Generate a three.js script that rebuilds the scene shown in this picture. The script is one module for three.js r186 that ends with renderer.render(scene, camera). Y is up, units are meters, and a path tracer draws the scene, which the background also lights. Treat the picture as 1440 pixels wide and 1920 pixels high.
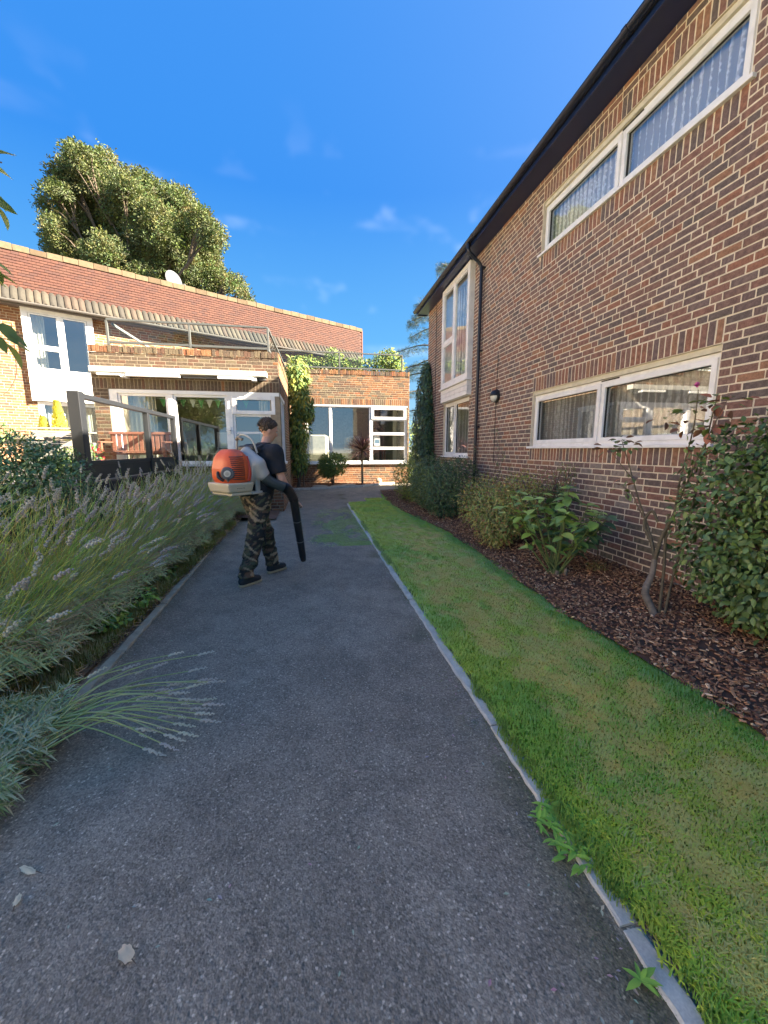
import * as THREE from 'three';
import { RoundedBoxGeometry } from 'three/addons/geometries/RoundedBoxGeometry.js';
import { mergeGeometries } from 'three/addons/utils/BufferGeometryUtils.js';
import { FontLoader } from 'three/addons/loaders/FontLoader.js';
import { TextGeometry } from 'three/addons/geometries/TextGeometry.js';

// ---------------------------------------------------------------- camera, sky, sun, exposure
const scene = new THREE.Scene();
const lerp = (a, b, t) => a + (b - a) * t, clamp = (v, a = 0, b = 1) => Math.min(b, Math.max(a, v));
const smooth = (a, b, x) => { const t = clamp((x - a) / (b - a)); return t * t * (3 - 2 * t); };
const hash = (x, y, z) => { let h = Math.imul(x, 374761393) ^ Math.imul(y, 668265263) ^ Math.imul(z, 1274126177); h = Math.imul(h ^ (h >>> 13), 1274126177); return ((h ^ (h >>> 16)) >>> 0) / 4294967296; };
function noise(x, y, z = 0, p = 0) {
  const X = Math.floor(x), Y = Math.floor(y), Z = Math.floor(z), m = (v) => p ? ((v % p) + p) % p : v;
  let fx = x - X, fy = y - Y, fz = z - Z; fx = fx * fx * (3 - 2 * fx); fy = fy * fy * (3 - 2 * fy); fz = fz * fz * (3 - 2 * fz);
  const H = (a, b, c) => hash(m(X + a), m(Y + b), Z + c);
  const q = (c) => lerp(lerp(H(0, 0, c), H(1, 0, c), fx), lerp(H(0, 1, c), H(1, 1, c), fx), fy);
  return fz === 0 ? q(0) : lerp(q(0), q(1), fz);
}
function fbm(x, y, z = 0, o = 4, p = 0) { let s = 0, a = 0.5, n = 0; for (let i = 0; i < o; i++) { s += a * noise(x, y, z + i * 17, p); n += a; a *= 0.5; x *= 2; y *= 2; if (z) z *= 2; p *= 2; } return s / n; }

const camera = new THREE.PerspectiveCamera(105.5, 0.75, 0.05, 600);
camera.position.set(0, 1.48, 0);
camera.rotation.order = 'YXZ';
camera.rotation.y = -THREE.MathUtils.degToRad(10.42);
camera.rotation.x = -Math.atan(117 / 730);
camera.updateMatrixWorld();
const SUN = new THREE.Vector3(0.812, 0.53, 0.2437).normalize();
const renderer = new THREE.WebGLRenderer({ antialias: true });
renderer.toneMapping = THREE.LinearToneMapping;
renderer.toneMappingExposure = 8.2;
renderer.shadowMap.enabled = true;
{
  const W = 1024, H = 512, data = new Float32Array(W * H * 4);
  const clamp1 = (v) => Math.min(1, Math.max(-1, v));
  const mixc = (a, b, t) => a.map((v, i) => v + (b[i] - v) * t);
  const stops = [[0, [0.0671, 0.1000, 0.1244]], [0.1, [0.0439, 0.0866, 0.1256]], [0.25, [0.0177, 0.0622, 0.1220]], [0.5, [0.0055, 0.0372, 0.1122]], [0.75, [0.0061, 0.0366, 0.1098]], [1, [0.0067, 0.0366, 0.1098]]];
  for (let j = 0; j < H; j++) for (let i = 0; i < W; i++) {
    const el = ((j + 0.5) / H - 0.5) * Math.PI, az = ((i + 0.5) / W - 0.5) * 2 * Math.PI;
    const y = Math.sin(el), x = Math.cos(el) * Math.cos(az), z = Math.cos(el) * Math.sin(az);
    const h = Math.max(0, y);
    let c = stops[0][1];
    for (let k = 0; k < stops.length - 1; k++) if (h >= stops[k][0] && h <= stops[k + 1][0]) c = mixc(stops[k][1], stops[k + 1][1], (h - stops[k][0]) / (stops[k + 1][0] - stops[k][0]));
    const ga = Math.acos(clamp1(x * SUN.x + y * SUN.y + z * SUN.z));
    const mie = 0.027 * (12 * Math.exp(-3.6 * ga) + 0.4 * Math.max(0, Math.cos(ga)) ** 2);   // clear-sky indicatrix: haze scatters forward round the sun
    const wisp = 0.8 * 0.2 * smooth(0.60, 0.80, fbm(az * 7 + 3 * fbm(az * 3, el * 9, 5, 3), el * 22, 2, 5)) * smooth(0.08, 0.2, y) * smooth(0.62, 0.4, y);   // a few thin wisps
    c = [c[0] + mie + wisp * 0.15, c[1] + mie + wisp * 0.14, c[2] + mie + wisp * 0.11];
    if (y < 0) c = [0.22, 0.22, 0.19];
    const o = (j * W + i) * 4;
    data[o] = c[0]; data[o + 1] = c[1]; data[o + 2] = c[2]; data[o + 3] = 1;
  }
  const t = new THREE.DataTexture(data, W, H, THREE.RGBAFormat, THREE.FloatType);
  t.mapping = THREE.EquirectangularReflectionMapping;
  t.magFilter = t.minFilter = THREE.LinearFilter; t.needsUpdate = true;
  scene.background = t; scene.environment = t;
}
const sun = new THREE.DirectionalLight(new THREE.Color().setRGB(1.0, 0.88, 0.70), 5.0);
sun.position.copy(SUN).multiplyScalar(60).add(new THREE.Vector3(-2, 0, -8));
sun.target.position.set(-2, 0, -8);
sun.castShadow = true; sun.shadow.radius = 1.2; sun.shadow.mapSize.set(4096, 4096);
Object.assign(sun.shadow.camera, { left: -30, right: 30, top: 30, bottom: -30, near: 1, far: 160 });
scene.add(sun, sun.target);

// ---------------------------------------------------------------- helpers
const V = (x, y, z) => new THREE.Vector3(x, y, z);
function rng(s) { let a = s >>> 0; return () => { a = (a + 0x6D2B79F5) >>> 0; let t = Math.imul(a ^ (a >>> 15), 1 | a); t = (t + Math.imul(t ^ (t >>> 7), 61 | t)) ^ t; return ((t ^ (t >>> 14)) >>> 0) / 4294967296; }; }
const col = (r, g, b) => new THREE.Color().setRGB(r, g, b);
const toS = (v) => 255 * (v <= 0.0031308 ? v * 12.92 : 1.055 * Math.pow(v, 1 / 2.4) - 0.055);
function tex(size, fn, srgb = true, rep = 1) {           // fn(x, y) -> linear rgb (0..1) or one value
  const d = new Uint8Array(size * size * 4);
  for (let j = 0; j < size; j++) for (let i = 0; i < size; i++) {
    const c = fn(i, j), o = (j * size + i) * 4, a = Array.isArray(c) ? c : [c, c, c];
    for (let k = 0; k < 3; k++) d[o + k] = clamp(srgb ? toS(clamp(a[k])) : a[k] * 255, 0, 255);
    d[o + 3] = 255;
  }
  const t = new THREE.DataTexture(d, size, size, THREE.RGBAFormat);
  t.wrapS = t.wrapT = THREE.RepeatWrapping; t.magFilter = THREE.LinearFilter; t.minFilter = THREE.LinearMipmapLinearFilter; t.generateMipmaps = true;
  if (srgb) t.colorSpace = THREE.SRGBColorSpace;
  t.repeat.set(rep, rep); t.needsUpdate = true; return t;
}
const std = (c, rough = 0.8, extra = {}) => new THREE.MeshStandardMaterial({ color: Array.isArray(c) ? col(...c) : c, roughness: rough, metalness: 0, ...extra });
const leafMat = (c, t = 0.35, rough = 0.95) => new THREE.MeshPhysicalMaterial({ color: col(...c), roughness: rough, transmission: t, thickness: 0, side: THREE.DoubleSide });

const used = new Map();
function numbered(n) { const k = used.get(n) || 0; used.set(n, k + 1); return k ? `${n}_${String(k).padStart(3, '0')}` : n; }
const origin = new WeakMap();                             // world position of a thing's base, for its parts
function thing(name, label, category, [x, y, z] = [0, 0, 0], group) {
  const o = new THREE.Group(); o.name = numbered(name); o.position.set(x, y, z); scene.add(o);
  o.userData = { label, category }; if (group) o.userData.group = group;
  origin.set(o, V(x, y, z)); return o;
}
function structure(name, geo, m) { const o = new THREE.Mesh(geo, m); o.name = name; o.userData.kind = 'structure'; origin.set(o, V(0, 0, 0)); scene.add(o); return o; }
const baseOf = (p) => origin.get(p) || V(0, 0, 0);
function part(name, geo, m, parent, label) {              // geometry given in world coordinates
  const g = Array.isArray(geo) ? merge(geo) : geo, b = baseOf(parent);
  if (b.lengthSq()) g.translate(-b.x, -b.y, -b.z);
  const o = new THREE.Mesh(g, m); o.name = name; if (label) o.userData.label = label;
  origin.set(o, b); parent.add(o); return o;
}
function placedPart(name, geo, m, parent, mat4) {          // shared geometry placed by a world matrix
  const b = baseOf(parent), o = new THREE.Mesh(geo, m); o.name = name;
  const q = mat4.clone(); q.elements[12] -= b.x; q.elements[13] -= b.y; q.elements[14] -= b.z;
  q.decompose(o.position, o.quaternion, o.scale); origin.set(o, b); parent.add(o); return o;
}
function norm(g) {                                         // same attributes everywhere: position, normal, uv
  const n = g.index ? g.toNonIndexed() : g;
  if (!n.attributes.normal) n.computeVertexNormals();
  if (!n.attributes.uv) n.setAttribute('uv', new THREE.BufferAttribute(new Float32Array(n.attributes.position.count * 2), 2));
  for (const k of Object.keys(n.attributes)) if (!['position', 'normal', 'uv', 'color'].includes(k)) n.deleteAttribute(k);
  return n;
}
function merge(list) { const l = list.map(norm), c = l.some((g) => g.attributes.color); if (c) for (const g of l) if (!g.attributes.color) g.setAttribute('color', new THREE.BufferAttribute(new Float32Array(g.attributes.position.count * 3).fill(1), 3)); return mergeGeometries(l); }
function boxUV(g0) {                                       // uv in metres from world position and face direction
  const g = g0.index ? g0.toNonIndexed() : g0, p = g.attributes.position, uv = new Float32Array(p.count * 2);
  const a = V(), b = V(), c = V();
  for (let i = 0; i < p.count; i += 3) {
    a.fromBufferAttribute(p, i); b.fromBufferAttribute(p, i + 1); c.fromBufferAttribute(p, i + 2);
    const n = b.clone().sub(a).cross(c.clone().sub(a)), ax = Math.abs(n.x), ay = Math.abs(n.y), az = Math.abs(n.z);
    [a, b, c].forEach((v, k) => { const o = (i + k) * 2; if (ay >= ax && ay >= az) { uv[o] = v.x; uv[o + 1] = v.z; } else if (ax >= az) { uv[o] = v.z; uv[o + 1] = v.y; } else { uv[o] = v.x; uv[o + 1] = v.y; } });
  }
  g.setAttribute('uv', new THREE.BufferAttribute(uv, 2)); return g;
}
// box between two corners, small rounded edge when b > 0
function bx(x0, x1, y0, y1, z0, z1, b = 0) {
  const w = Math.abs(x1 - x0), h = Math.abs(y1 - y0), d = Math.abs(z1 - z0);
  const g = b ? new RoundedBoxGeometry(w, h, d, 1, Math.min(b, w / 2.1, h / 2.1, d / 2.1)) : new THREE.BoxGeometry(w, h, d);
  g.translate((x0 + x1) / 2, (y0 + y1) / 2, (z0 + z1) / 2); return boxUV(g);
}
// bar of section w x h between two points
function bar(a, b, w, h = w, bev = 0) {
  const L = a.distanceTo(b), g = bev ? new RoundedBoxGeometry(w, h, L, 1, bev) : new THREE.BoxGeometry(w, h, L);
  const m = new THREE.Matrix4(), z = b.clone().sub(a).normalize();
  let x = V(0, 1, 0).cross(z); if (x.lengthSq() < 1e-6) x = V(1, 0, 0); x.normalize();
  m.makeBasis(x, z.clone().cross(x), z); m.setPosition(a.clone().add(b).multiplyScalar(0.5));
  return boxUV(g.applyMatrix4(m));
}
// tapered tube through points with a radius at each
function tube(pts, radii, sides = 6, smoothN = 0, cap = true) {
  let P = pts, R = Array.isArray(radii) ? radii : pts.map(() => radii);
  if (smoothN) { const c = new THREE.CatmullRomCurve3(pts, false, 'centripetal'), q = [], r = []; const n = (pts.length - 1) * smoothN; for (let i = 0; i <= n; i++) { const t = i / n; q.push(c.getPoint(t)); const f = t * (pts.length - 1), k = Math.min(pts.length - 2, Math.floor(f)); r.push(lerp(R[k], R[k + 1], f - k)); } P = q; R = r; }
  const n = P.length, pos = [], nor = [], uv = [], idx = []; let u = null, len = 0;
  for (let i = 0; i < n; i++) {
    const t = P[Math.min(n - 1, i + 1)].clone().sub(P[Math.max(0, i - 1)]).normalize();
    if (!u) { u = Math.abs(t.y) < 0.9 ? V(0, 1, 0) : V(1, 0, 0); }
    u = u.clone().sub(t.clone().multiplyScalar(u.dot(t))).normalize(); const w = t.clone().cross(u);
    if (i) len += P[i].distanceTo(P[i - 1]);
    for (let k = 0; k <= sides; k++) { const a = k / sides * Math.PI * 2, d = u.clone().multiplyScalar(Math.cos(a)).addScaledVector(w, Math.sin(a)); pos.push(P[i].x + d.x * R[i], P[i].y + d.y * R[i], P[i].z + d.z * R[i]); nor.push(d.x, d.y, d.z); uv.push(k / sides * 6.28 * R[0], len); }
  }
  const s = sides + 1;
  for (let i = 0; i < n - 1; i++) for (let k = 0; k < sides; k++) { const a = i * s + k; idx.push(a, a + 1, a + s, a + 1, a + s + 1, a + s); }
  if (cap) for (const i of [0, n - 1]) { if (R[i] < 0.0015) continue; const c = pos.length / 3; const d = (i ? P[n - 1].clone().sub(P[n - 2]) : P[0].clone().sub(P[1])).normalize(); pos.push(P[i].x, P[i].y, P[i].z); nor.push(d.x, d.y, d.z); uv.push(0, 0); const b0 = pos.length / 3; for (let k = 0; k <= sides; k++) { const o = (i * s + k) * 3; pos.push(pos[o], pos[o + 1], pos[o + 2]); nor.push(d.x, d.y, d.z); uv.push(0, 0); } for (let k = 0; k < sides; k++) i ? idx.push(c, b0 + k, b0 + k + 1) : idx.push(c, b0 + k + 1, b0 + k); }
  const g = new THREE.BufferGeometry();
  g.setAttribute('position', new THREE.Float32BufferAttribute(pos, 3)); g.setAttribute('normal', new THREE.Float32BufferAttribute(nor, 3)); g.setAttribute('uv', new THREE.Float32BufferAttribute(uv, 2)); g.setIndex(idx);
  return g;
}
// smooth skin of a distance field (surface nets)
function skin(f, lo, hi, cell, colour) {
  const n = [0, 1, 2].map((k) => Math.ceil((hi[k] - lo[k]) / cell) + 1), N = n[0] * n[1] * n[2], val = new Float32Array(N), at = (i, j, k) => i + n[0] * (j + n[1] * k);
  for (let k = 0; k < n[2]; k++) for (let j = 0; j < n[1]; j++) for (let i = 0; i < n[0]; i++) val[at(i, j, k)] = f(lo[0] + i * cell, lo[1] + j * cell, lo[2] + k * cell);
  const id = new Int32Array(N).fill(-1), pos = [], nor = [], cols = [];
  for (let k = 0; k < n[2] - 1; k++) for (let j = 0; j < n[1] - 1; j++) for (let i = 0; i < n[0] - 1; i++) {
    let cnt = 0, sx = 0, sy = 0, sz = 0; const c = [];
    for (let q = 0; q < 8; q++) c.push(val[at(i + (q & 1), j + ((q >> 1) & 1), k + (q >> 2))]);
    let neg = 0; for (const v of c) if (v < 0) neg++; if (!neg || neg === 8) continue;
    for (const [a, b] of [[0, 1], [2, 3], [4, 5], [6, 7], [0, 2], [1, 3], [4, 6], [5, 7], [0, 4], [1, 5], [2, 6], [3, 7]]) if ((c[a] < 0) !== (c[b] < 0)) { const t = c[a] / (c[a] - c[b]); sx += lerp(a & 1, b & 1, t); sy += lerp((a >> 1) & 1, (b >> 1) & 1, t); sz += lerp(a >> 2, b >> 2, t); cnt++; }
    const x = lo[0] + (i + sx / cnt) * cell, y = lo[1] + (j + sy / cnt) * cell, z = lo[2] + (k + sz / cnt) * cell, e = cell * 0.6;
    id[at(i, j, k)] = pos.length / 3; pos.push(x, y, z);
    const g = V(f(x + e, y, z) - f(x - e, y, z), f(x, y + e, z) - f(x, y - e, z), f(x, y, z + e) - f(x, y, z - e)).normalize(); nor.push(g.x, g.y, g.z);
    if (colour) cols.push(...colour(x, y, z));
  }
  const idx = [], quad = (a, b, c, d, flip) => { if (a < 0 || b < 0 || c < 0 || d < 0) return; flip ? idx.push(a, c, b, a, d, c) : idx.push(a, b, c, a, c, d); };
  for (let k = 1; k < n[2] - 1; k++) for (let j = 1; j < n[1] - 1; j++) for (let i = 1; i < n[0] - 1; i++) {
    const v = val[at(i, j, k)] < 0;
    if (v !== (val[at(i + 1, j, k)] < 0)) quad(id[at(i, j - 1, k - 1)], id[at(i, j, k - 1)], id[at(i, j, k)], id[at(i, j - 1, k)], !v);
    if (v !== (val[at(i, j + 1, k)] < 0)) quad(id[at(i - 1, j, k - 1)], id[at(i - 1, j, k)], id[at(i, j, k)], id[at(i, j, k - 1)], !v);
    if (v !== (val[at(i, j, k + 1)] < 0)) quad(id[at(i - 1, j - 1, k)], id[at(i, j - 1, k)], id[at(i, j, k)], id[at(i - 1, j, k)], !v);
  }
  const g = new THREE.BufferGeometry();
  g.setAttribute('position', new THREE.Float32BufferAttribute(pos, 3)); g.setAttribute('normal', new THREE.Float32BufferAttribute(nor, 3));
  if (colour) g.setAttribute('color', new THREE.Float32BufferAttribute(cols, 3));
  g.setIndex(idx); return g;
}
// pixels that a small piece covers in the picture (0 when outside)
const VP = new THREE.Matrix4().multiplyMatrices(camera.projectionMatrix, camera.matrixWorldInverse);
camera.updateProjectionMatrix(); VP.multiplyMatrices(camera.projectionMatrix, camera.matrixWorldInverse);
function shown(m, facing) {
  const e = m.elements, p = V(e[12], e[13], e[14]), d = p.distanceTo(camera.position), c = new THREE.Vector4(p.x, p.y, p.z, 1).applyMatrix4(VP);
  if (c.w <= 0.05 || Math.abs(c.x) > c.w * 1.02 || Math.abs(c.y) > c.w * 1.02) return 0;
  const s = Math.cbrt(Math.abs(m.determinant())), k = facing ? Math.max(0.02, facing.dot(camera.position.clone().sub(p)) / d) : 1;
  return s * s * k / (d * d);
}
// many alike pieces: the 300 that show largest become parts of their own, the rest one part
function pieces(parent, name, restName, items, geos, colours, makeMat, { most = 300, instanced = false, facing = null } = {}) {
  for (const it of items) it.s = shown(it.m, it.n || facing) * (it.w || 1);
  items.sort((a, b) => b.s - a.s);
  const mats = colours.map((c) => makeMat(c, false));
  let n = 0; while (n < items.length && n < most && items[n].s > 0) n++;
  for (let i = 0; i < n; i++) placedPart(name, geos[items[i].g], mats[items[i].c], parent, items[i].m);
  const rest = items.slice(n); if (!rest.length) return;
  const b = baseOf(parent);
  if (instanced) {
    const im = new THREE.InstancedMesh(geos[0], makeMat([1, 1, 1], false), rest.length); im.name = restName; im.userData.kind = 'stuff';
    rest.forEach((it, i) => { const q = it.m.clone(); q.elements[12] -= b.x; q.elements[13] -= b.y; q.elements[14] -= b.z; im.setMatrixAt(i, q); im.setColorAt(i, col(...colours[it.c])); });
    origin.set(im, b); parent.add(im); return im;
  }
  const o = new THREE.Mesh(mergeItems(rest, geos, colours, b), makeMat([1, 1, 1], true)); o.name = restName; o.userData.kind = 'stuff';
  origin.set(o, b); parent.add(o); return o;
}
function mergeItems(items, geos, colours, b = V(0, 0, 0)) {
  const gs = geos.map(norm); let total = 0; for (const it of items) total += gs[it.g].attributes.position.count;
  const pos = new Float32Array(total * 3), nor = new Float32Array(total * 3), uv = new Float32Array(total * 2), cl = new Float32Array(total * 3);
  let o = 0; const p = V(), nm = new THREE.Matrix3();
  for (const it of items) {
    const g = gs[it.g], P = g.attributes.position, Nn = g.attributes.normal, U = g.attributes.uv, c = colours[it.c]; nm.getNormalMatrix(it.m);
    for (let i = 0; i < P.count; i++, o++) {
      p.fromBufferAttribute(P, i).applyMatrix4(it.m); pos[o * 3] = p.x - b.x; pos[o * 3 + 1] = p.y - b.y; pos[o * 3 + 2] = p.z - b.z;
      p.fromBufferAttribute(Nn, i).applyMatrix3(nm).normalize(); nor[o * 3] = p.x; nor[o * 3 + 1] = p.y; nor[o * 3 + 2] = p.z;
      uv[o * 2] = U.getX(i); uv[o * 2 + 1] = U.getY(i); cl[o * 3] = c[0]; cl[o * 3 + 1] = c[1]; cl[o * 3 + 2] = c[2];
    }
  }
  const g = new THREE.BufferGeometry();
  g.setAttribute('position', new THREE.BufferAttribute(pos, 3)); g.setAttribute('normal', new THREE.BufferAttribute(nor, 3)); g.setAttribute('uv', new THREE.BufferAttribute(uv, 2)); g.setAttribute('color', new THREE.BufferAttribute(cl, 3));
  return g;
}
const trs = (p, q, s) => new THREE.Matrix4().compose(p, q, typeof s === 'number' ? V(s, s, s) : s);
const basisM = (x, y, z, p) => new THREE.Matrix4().makeBasis(x, y, z).setPosition(p);
const randDir = (r) => { const z = r() * 2 - 1, a = r() * 6.2832, s = Math.sqrt(1 - z * z); return V(s * Math.cos(a), z, s * Math.sin(a)); };
// a leaf lying along +z with its upper side to +y, folded at the midrib
function leafGeo(len, wid, fold = 0.15, curl = 0.1, seg = 3, tip = 0.5) {
  const pos = [], idx = [], uv = [];
  for (let i = 0; i <= seg; i++) { const t = i / seg, w = wid / 2 * Math.pow(Math.sin(Math.PI * Math.pow(clamp(t * 0.97 + 0.03), tip === 0.5 ? 0.8 : tip)), 0.8) * (i === seg ? 0 : 1), y = -curl * len * t * t; pos.push(-w, y + fold * w * 2, t * len, 0, y, t * len, w, y + fold * w * 2, t * len); uv.push(0, t, 0.5, t, 1, t); }
  for (let i = 0; i < seg; i++) { const a = i * 3; idx.push(a, a + 3, a + 1, a + 1, a + 3, a + 4, a + 1, a + 4, a + 2, a + 2, a + 4, a + 5); }
  const g = new THREE.BufferGeometry(); g.setAttribute('position', new THREE.Float32BufferAttribute(pos, 3)); g.setAttribute('uv', new THREE.Float32BufferAttribute(uv, 2)); g.setIndex(idx); g.computeVertexNormals(); return g;
}
// orientation of a leaf: along d, upper side as near as can be to up
function leafM(p, d, up, s) { const z = d.clone().normalize(); let x = up.clone().cross(z); if (x.lengthSq() < 1e-5) x = V(1, 0, 0); x.normalize(); const y = z.clone().cross(x); return new THREE.Matrix4().makeBasis(x.multiplyScalar(s), y.multiplyScalar(s), z.multiplyScalar(s)).setPosition(p); }

// ---------------------------------------------------------------- surfaces
const brickTex = tex(512, (i, j) => { const u = i / 512, v = j / 512; const n = fbm(u * 14, v * 14, 0, 4, 14), f = fbm(u * 70, v * 70, 3, 2, 70), pit = noise(u * 120, v * 120, 9, 120) > 0.88 ? 0.6 : 1, fleck = noise(u * 90, v * 90, 21, 90) > 0.9 ? 0.18 : 0; const b = (0.42 + 0.5 * n + 0.3 * (f - 0.5)) * pit + fleck * 0.4; return [b, b * 0.99, b * 0.98]; });
const brickBump = tex(256, (i, j) => fbm(i / 8, j / 8, 5, 4, 32), false);
const mortarTex = tex(256, (i, j) => { const n = fbm(i / 16, j / 16, 2, 4, 16), f = hash(i, j, 7); return 0.5 + 0.35 * n + 0.18 * f; });
const fineTex = tex(256, (i, j) => 0.72 + 0.28 * fbm(i / 16, j / 16, 4, 5, 16));
const woodTex = tex(256, (i, j) => { const g = fbm(i / 64, j / 5, 1, 4, 64), r = fbm(i / 32 + 3, j / 2, 8, 2, 128); return 0.45 + 0.4 * g + 0.2 * r; });
const tileTex = tex(256, (i, j) => { const n = fbm(i / 20, j / 20, 11, 5, 13); return 0.5 + 0.5 * n; });
const BRICK = (c, vc) => std(c, 0.9, { map: brickTex, bumpMap: brickBump, bumpScale: 0.004, vertexColors: vc });
const M = {
  mortar: std([0.86, 0.75, 0.57], 0.95, { map: mortarTex }),
  mortarWarm: std([0.50, 0.41, 0.28], 0.95, { map: mortarTex }),
  mortarDark: std([0.37, 0.30, 0.21], 0.95, { map: mortarTex }),  // darker mortar tone for the bay front
  upvc: std([0.84, 0.84, 0.83], 0.35, { map: tex(256, (i, j) => { const n = fbm(i / 32, j / 32, 14, 5, 8); return 0.90 + 0.10 * smooth(0.3, 0.55, n); }) }),
  white: std([0.80, 0.79, 0.76], 0.5),
  cream: std([0.72, 0.66, 0.50], 0.6, { map: fineTex }),
  rubber: std([0.02, 0.02, 0.02], 0.7),
  gutter: std([0.010, 0.014, 0.028], 0.38),
  blackMetal: std([0.022, 0.024, 0.028], 0.42),
  greyMetal: std([0.16, 0.16, 0.155], 0.5, { metalness: 0.3 }),
  roofTile: (c, vc) => std(c, 0.85, { map: tileTex, vertexColors: vc }),
  slate: std([0.12, 0.10, 0.09], 0.85, { map: fineTex }),
  glass: new THREE.MeshPhysicalMaterial({ color: col(0.93, 0.96, 0.96), roughness: 0.0, metalness: 0, transmission: 1, thickness: 0, ior: 3.0, side: THREE.DoubleSide }),
  clearGlass: new THREE.MeshPhysicalMaterial({ color: col(0.86, 0.93, 0.92), roughness: 0.02, transmission: 1, thickness: 0, ior: 1.55, side: THREE.DoubleSide }),
  net: new THREE.MeshPhysicalMaterial({ color: col(0.86, 0.87, 0.86), roughness: 1, transmission: 0.35, thickness: 0, side: THREE.DoubleSide }),
  curtain: std([0.60, 0.55, 0.42], 0.95, { side: THREE.DoubleSide }),
  room: std([0.33, 0.28, 0.22], 0.95), roomDark: std([0.20, 0.18, 0.16], 0.95), carpet: std([0.12, 0.09, 0.08], 1),
  kerb: std([0.68, 0.65, 0.55], 0.9, { map: mortarTex }),
  kerbOld: std([0.46, 0.43, 0.32], 0.95, { map: mortarTex }),
  soil: std([0.06, 0.042, 0.03], 1), lawnSoil: std([0.075, 0.085, 0.03], 1),
  sleeper: std([0.055, 0.045, 0.038], 0.9, { map: woodTex }),
  paving: std([0.33, 0.31, 0.27], 0.9, { map: mortarTex }),
  bark: std([0.16, 0.12, 0.085], 0.95, { map: woodTex }),
  twig: std([0.10, 0.075, 0.05], 0.9), stemGreen: std([0.16, 0.2, 0.06], 0.8), stemBrown: std([0.15, 0.10, 0.065], 0.9),
  timber: std([0.34, 0.13, 0.08], 0.7, { map: woodTex }),
  rattan: std([0.20, 0.18, 0.155], 0.7), fabric: std([0.62, 0.58, 0.45], 0.95, { map: fineTex }),
};
M.mortarDark.side = M.mortar.side = M.mortarWarm.side = THREE.DoubleSide;

// ---------------------------------------------------------------- brick laying
// a brick with its face towards +z, chipped a little differently in each variant
function brickGeo(seed, L = 0.215, H = 0.065, D = 0.03) {
  const r = rng(seed), c = 0.004, j = () => (r() - 0.5) * 0.003, x = L / 2, y = H / 2;
  const outer = [[-x, -y], [0, -y], [x, -y], [x, y], [0, y], [-x, y]].map(([a, b]) => [a + j(), b + j(), -c]);
  const inner = [[-x + c, -y + c], [0, -y + c], [x - c, -y + c], [x - c, y - c], [0, y - c], [-x + c, y - c]].map(([a, b]) => [a + j() * 1.4, b + j() * 1.4, (r() - 0.5) * 0.002]);
  const back = outer.map(([a, b]) => [a, b, -D]);
  const pos = [], uv = [], u0 = r() * 0.5, v0 = r() * 0.85, put = (...q) => { for (const p of q) { pos.push(...p); uv.push(u0 + (p[0] + x) * 2.2, v0 + (p[1] + y) * 2.2 + p[2]); } };
  put(inner[0], inner[1], inner[4], inner[0], inner[4], inner[5], inner[1], inner[2], inner[3], inner[1], inner[3], inner[4]);
  for (let i = 0; i < 6; i++) { const k = (i + 1) % 6; put(outer[i], outer[k], inner[k], outer[i], inner[k], inner[i]); put(back[i], back[k], outer[k], back[i], outer[k], outer[i]); }
  const g = new THREE.BufferGeometry(); g.setAttribute('position', new THREE.Float32BufferAttribute(pos, 3)); g.setAttribute('uv', new THREE.Float32BufferAttribute(uv, 2)); g.computeVertexNormals(); return g;
}
const brickGeos = [1, 2, 3, 4, 5, 6, 7, 8].map((s) => brickGeo(s * 77));
// wall face: origin o, horizontal direction u, outward normal n; bricks between rectangles
function layBricks(o, u, n, [u0, u1, v0, v1], holes, pick, { soldiers = [], seed = 1, proud = 0.0025, course = 0.075 } = {}) {
  const r = rng(seed), out = [], up = V(0, 1, 0), q = new THREE.Matrix4().makeBasis(u, up, n);
  const rot = new THREE.Quaternion().setFromRotationMatrix(q);
  const put = (a0, a1, b0, b1, stand) => {
    const w = a1 - a0 - 0.011, h = b1 - b0 - 0.011; if (w < 0.02 || h < 0.018) return;
    const ca = (a0 + a1) / 2, cb = (b0 + b1) / 2, p = o.clone().addScaledVector(u, ca).addScaledVector(up, cb).addScaledVector(n, proud + (r() - 0.5) * 0.003);
    const tilt = new THREE.Quaternion().setFromEuler(new THREE.Euler((r() - 0.5) * 0.008, (r() - 0.5) * 0.008, (r() - 0.5) * 0.008 + (stand ? Math.PI / 2 : 0)));
    out.push({ g: Math.floor(r() * 8), c: pick(ca, cb, r, stand), n, m: trs(p, rot.clone().multiply(tilt), stand ? V(h / 0.215, w / 0.065, 1) : V(w / 0.215, h / 0.065, 1)) });
  };
  const cut = holes.concat(soldiers.map((s) => s.slice(0, 4)));
  const rows = Math.round((v1 - v0) / course), ch = (v1 - v0) / rows;
  for (let k = 0; k < rows; k++) {
    const b0 = v0 + k * ch, b1 = b0 + ch, mid = (b0 + b1) / 2;
    let spans = [[u0, u1]];
    for (const [h0, h1, y0, y1] of cut) if (mid > y0 && mid < y1) spans = spans.flatMap(([s, e]) => h1 <= s || h0 >= e ? [[s, e]] : [[s, h0], [h1, e]].filter(([x, y]) => y - x > 0.02));
    const seq = [0.225, 0.225, 0.225, 0.1125], period = 0.7875; let a = u0 - period + ((k % 2) * 0.394 + (k % 4 > 1 ? 0.1125 : 0) + Math.floor(k / 5) * 0.06) % period, i = 0;
    while (a < u1) { const e = a + seq[i % 4]; for (const [s, t] of spans) { const x0 = Math.max(a, s), x1 = Math.min(e, t); if (x1 - x0 > 0.03) put(x0, x1, b0, b1, false); } a = e; i++; }
  }
  for (const [s0, s1, y0, y1] of soldiers) { const m = Math.round((s1 - s0) / 0.075), w = (s1 - s0) / m; for (let i = 0; i < m; i++) put(s0 + i * w, s0 + (i + 1) * w, y0, y1, true); }
  return out;
}
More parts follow.
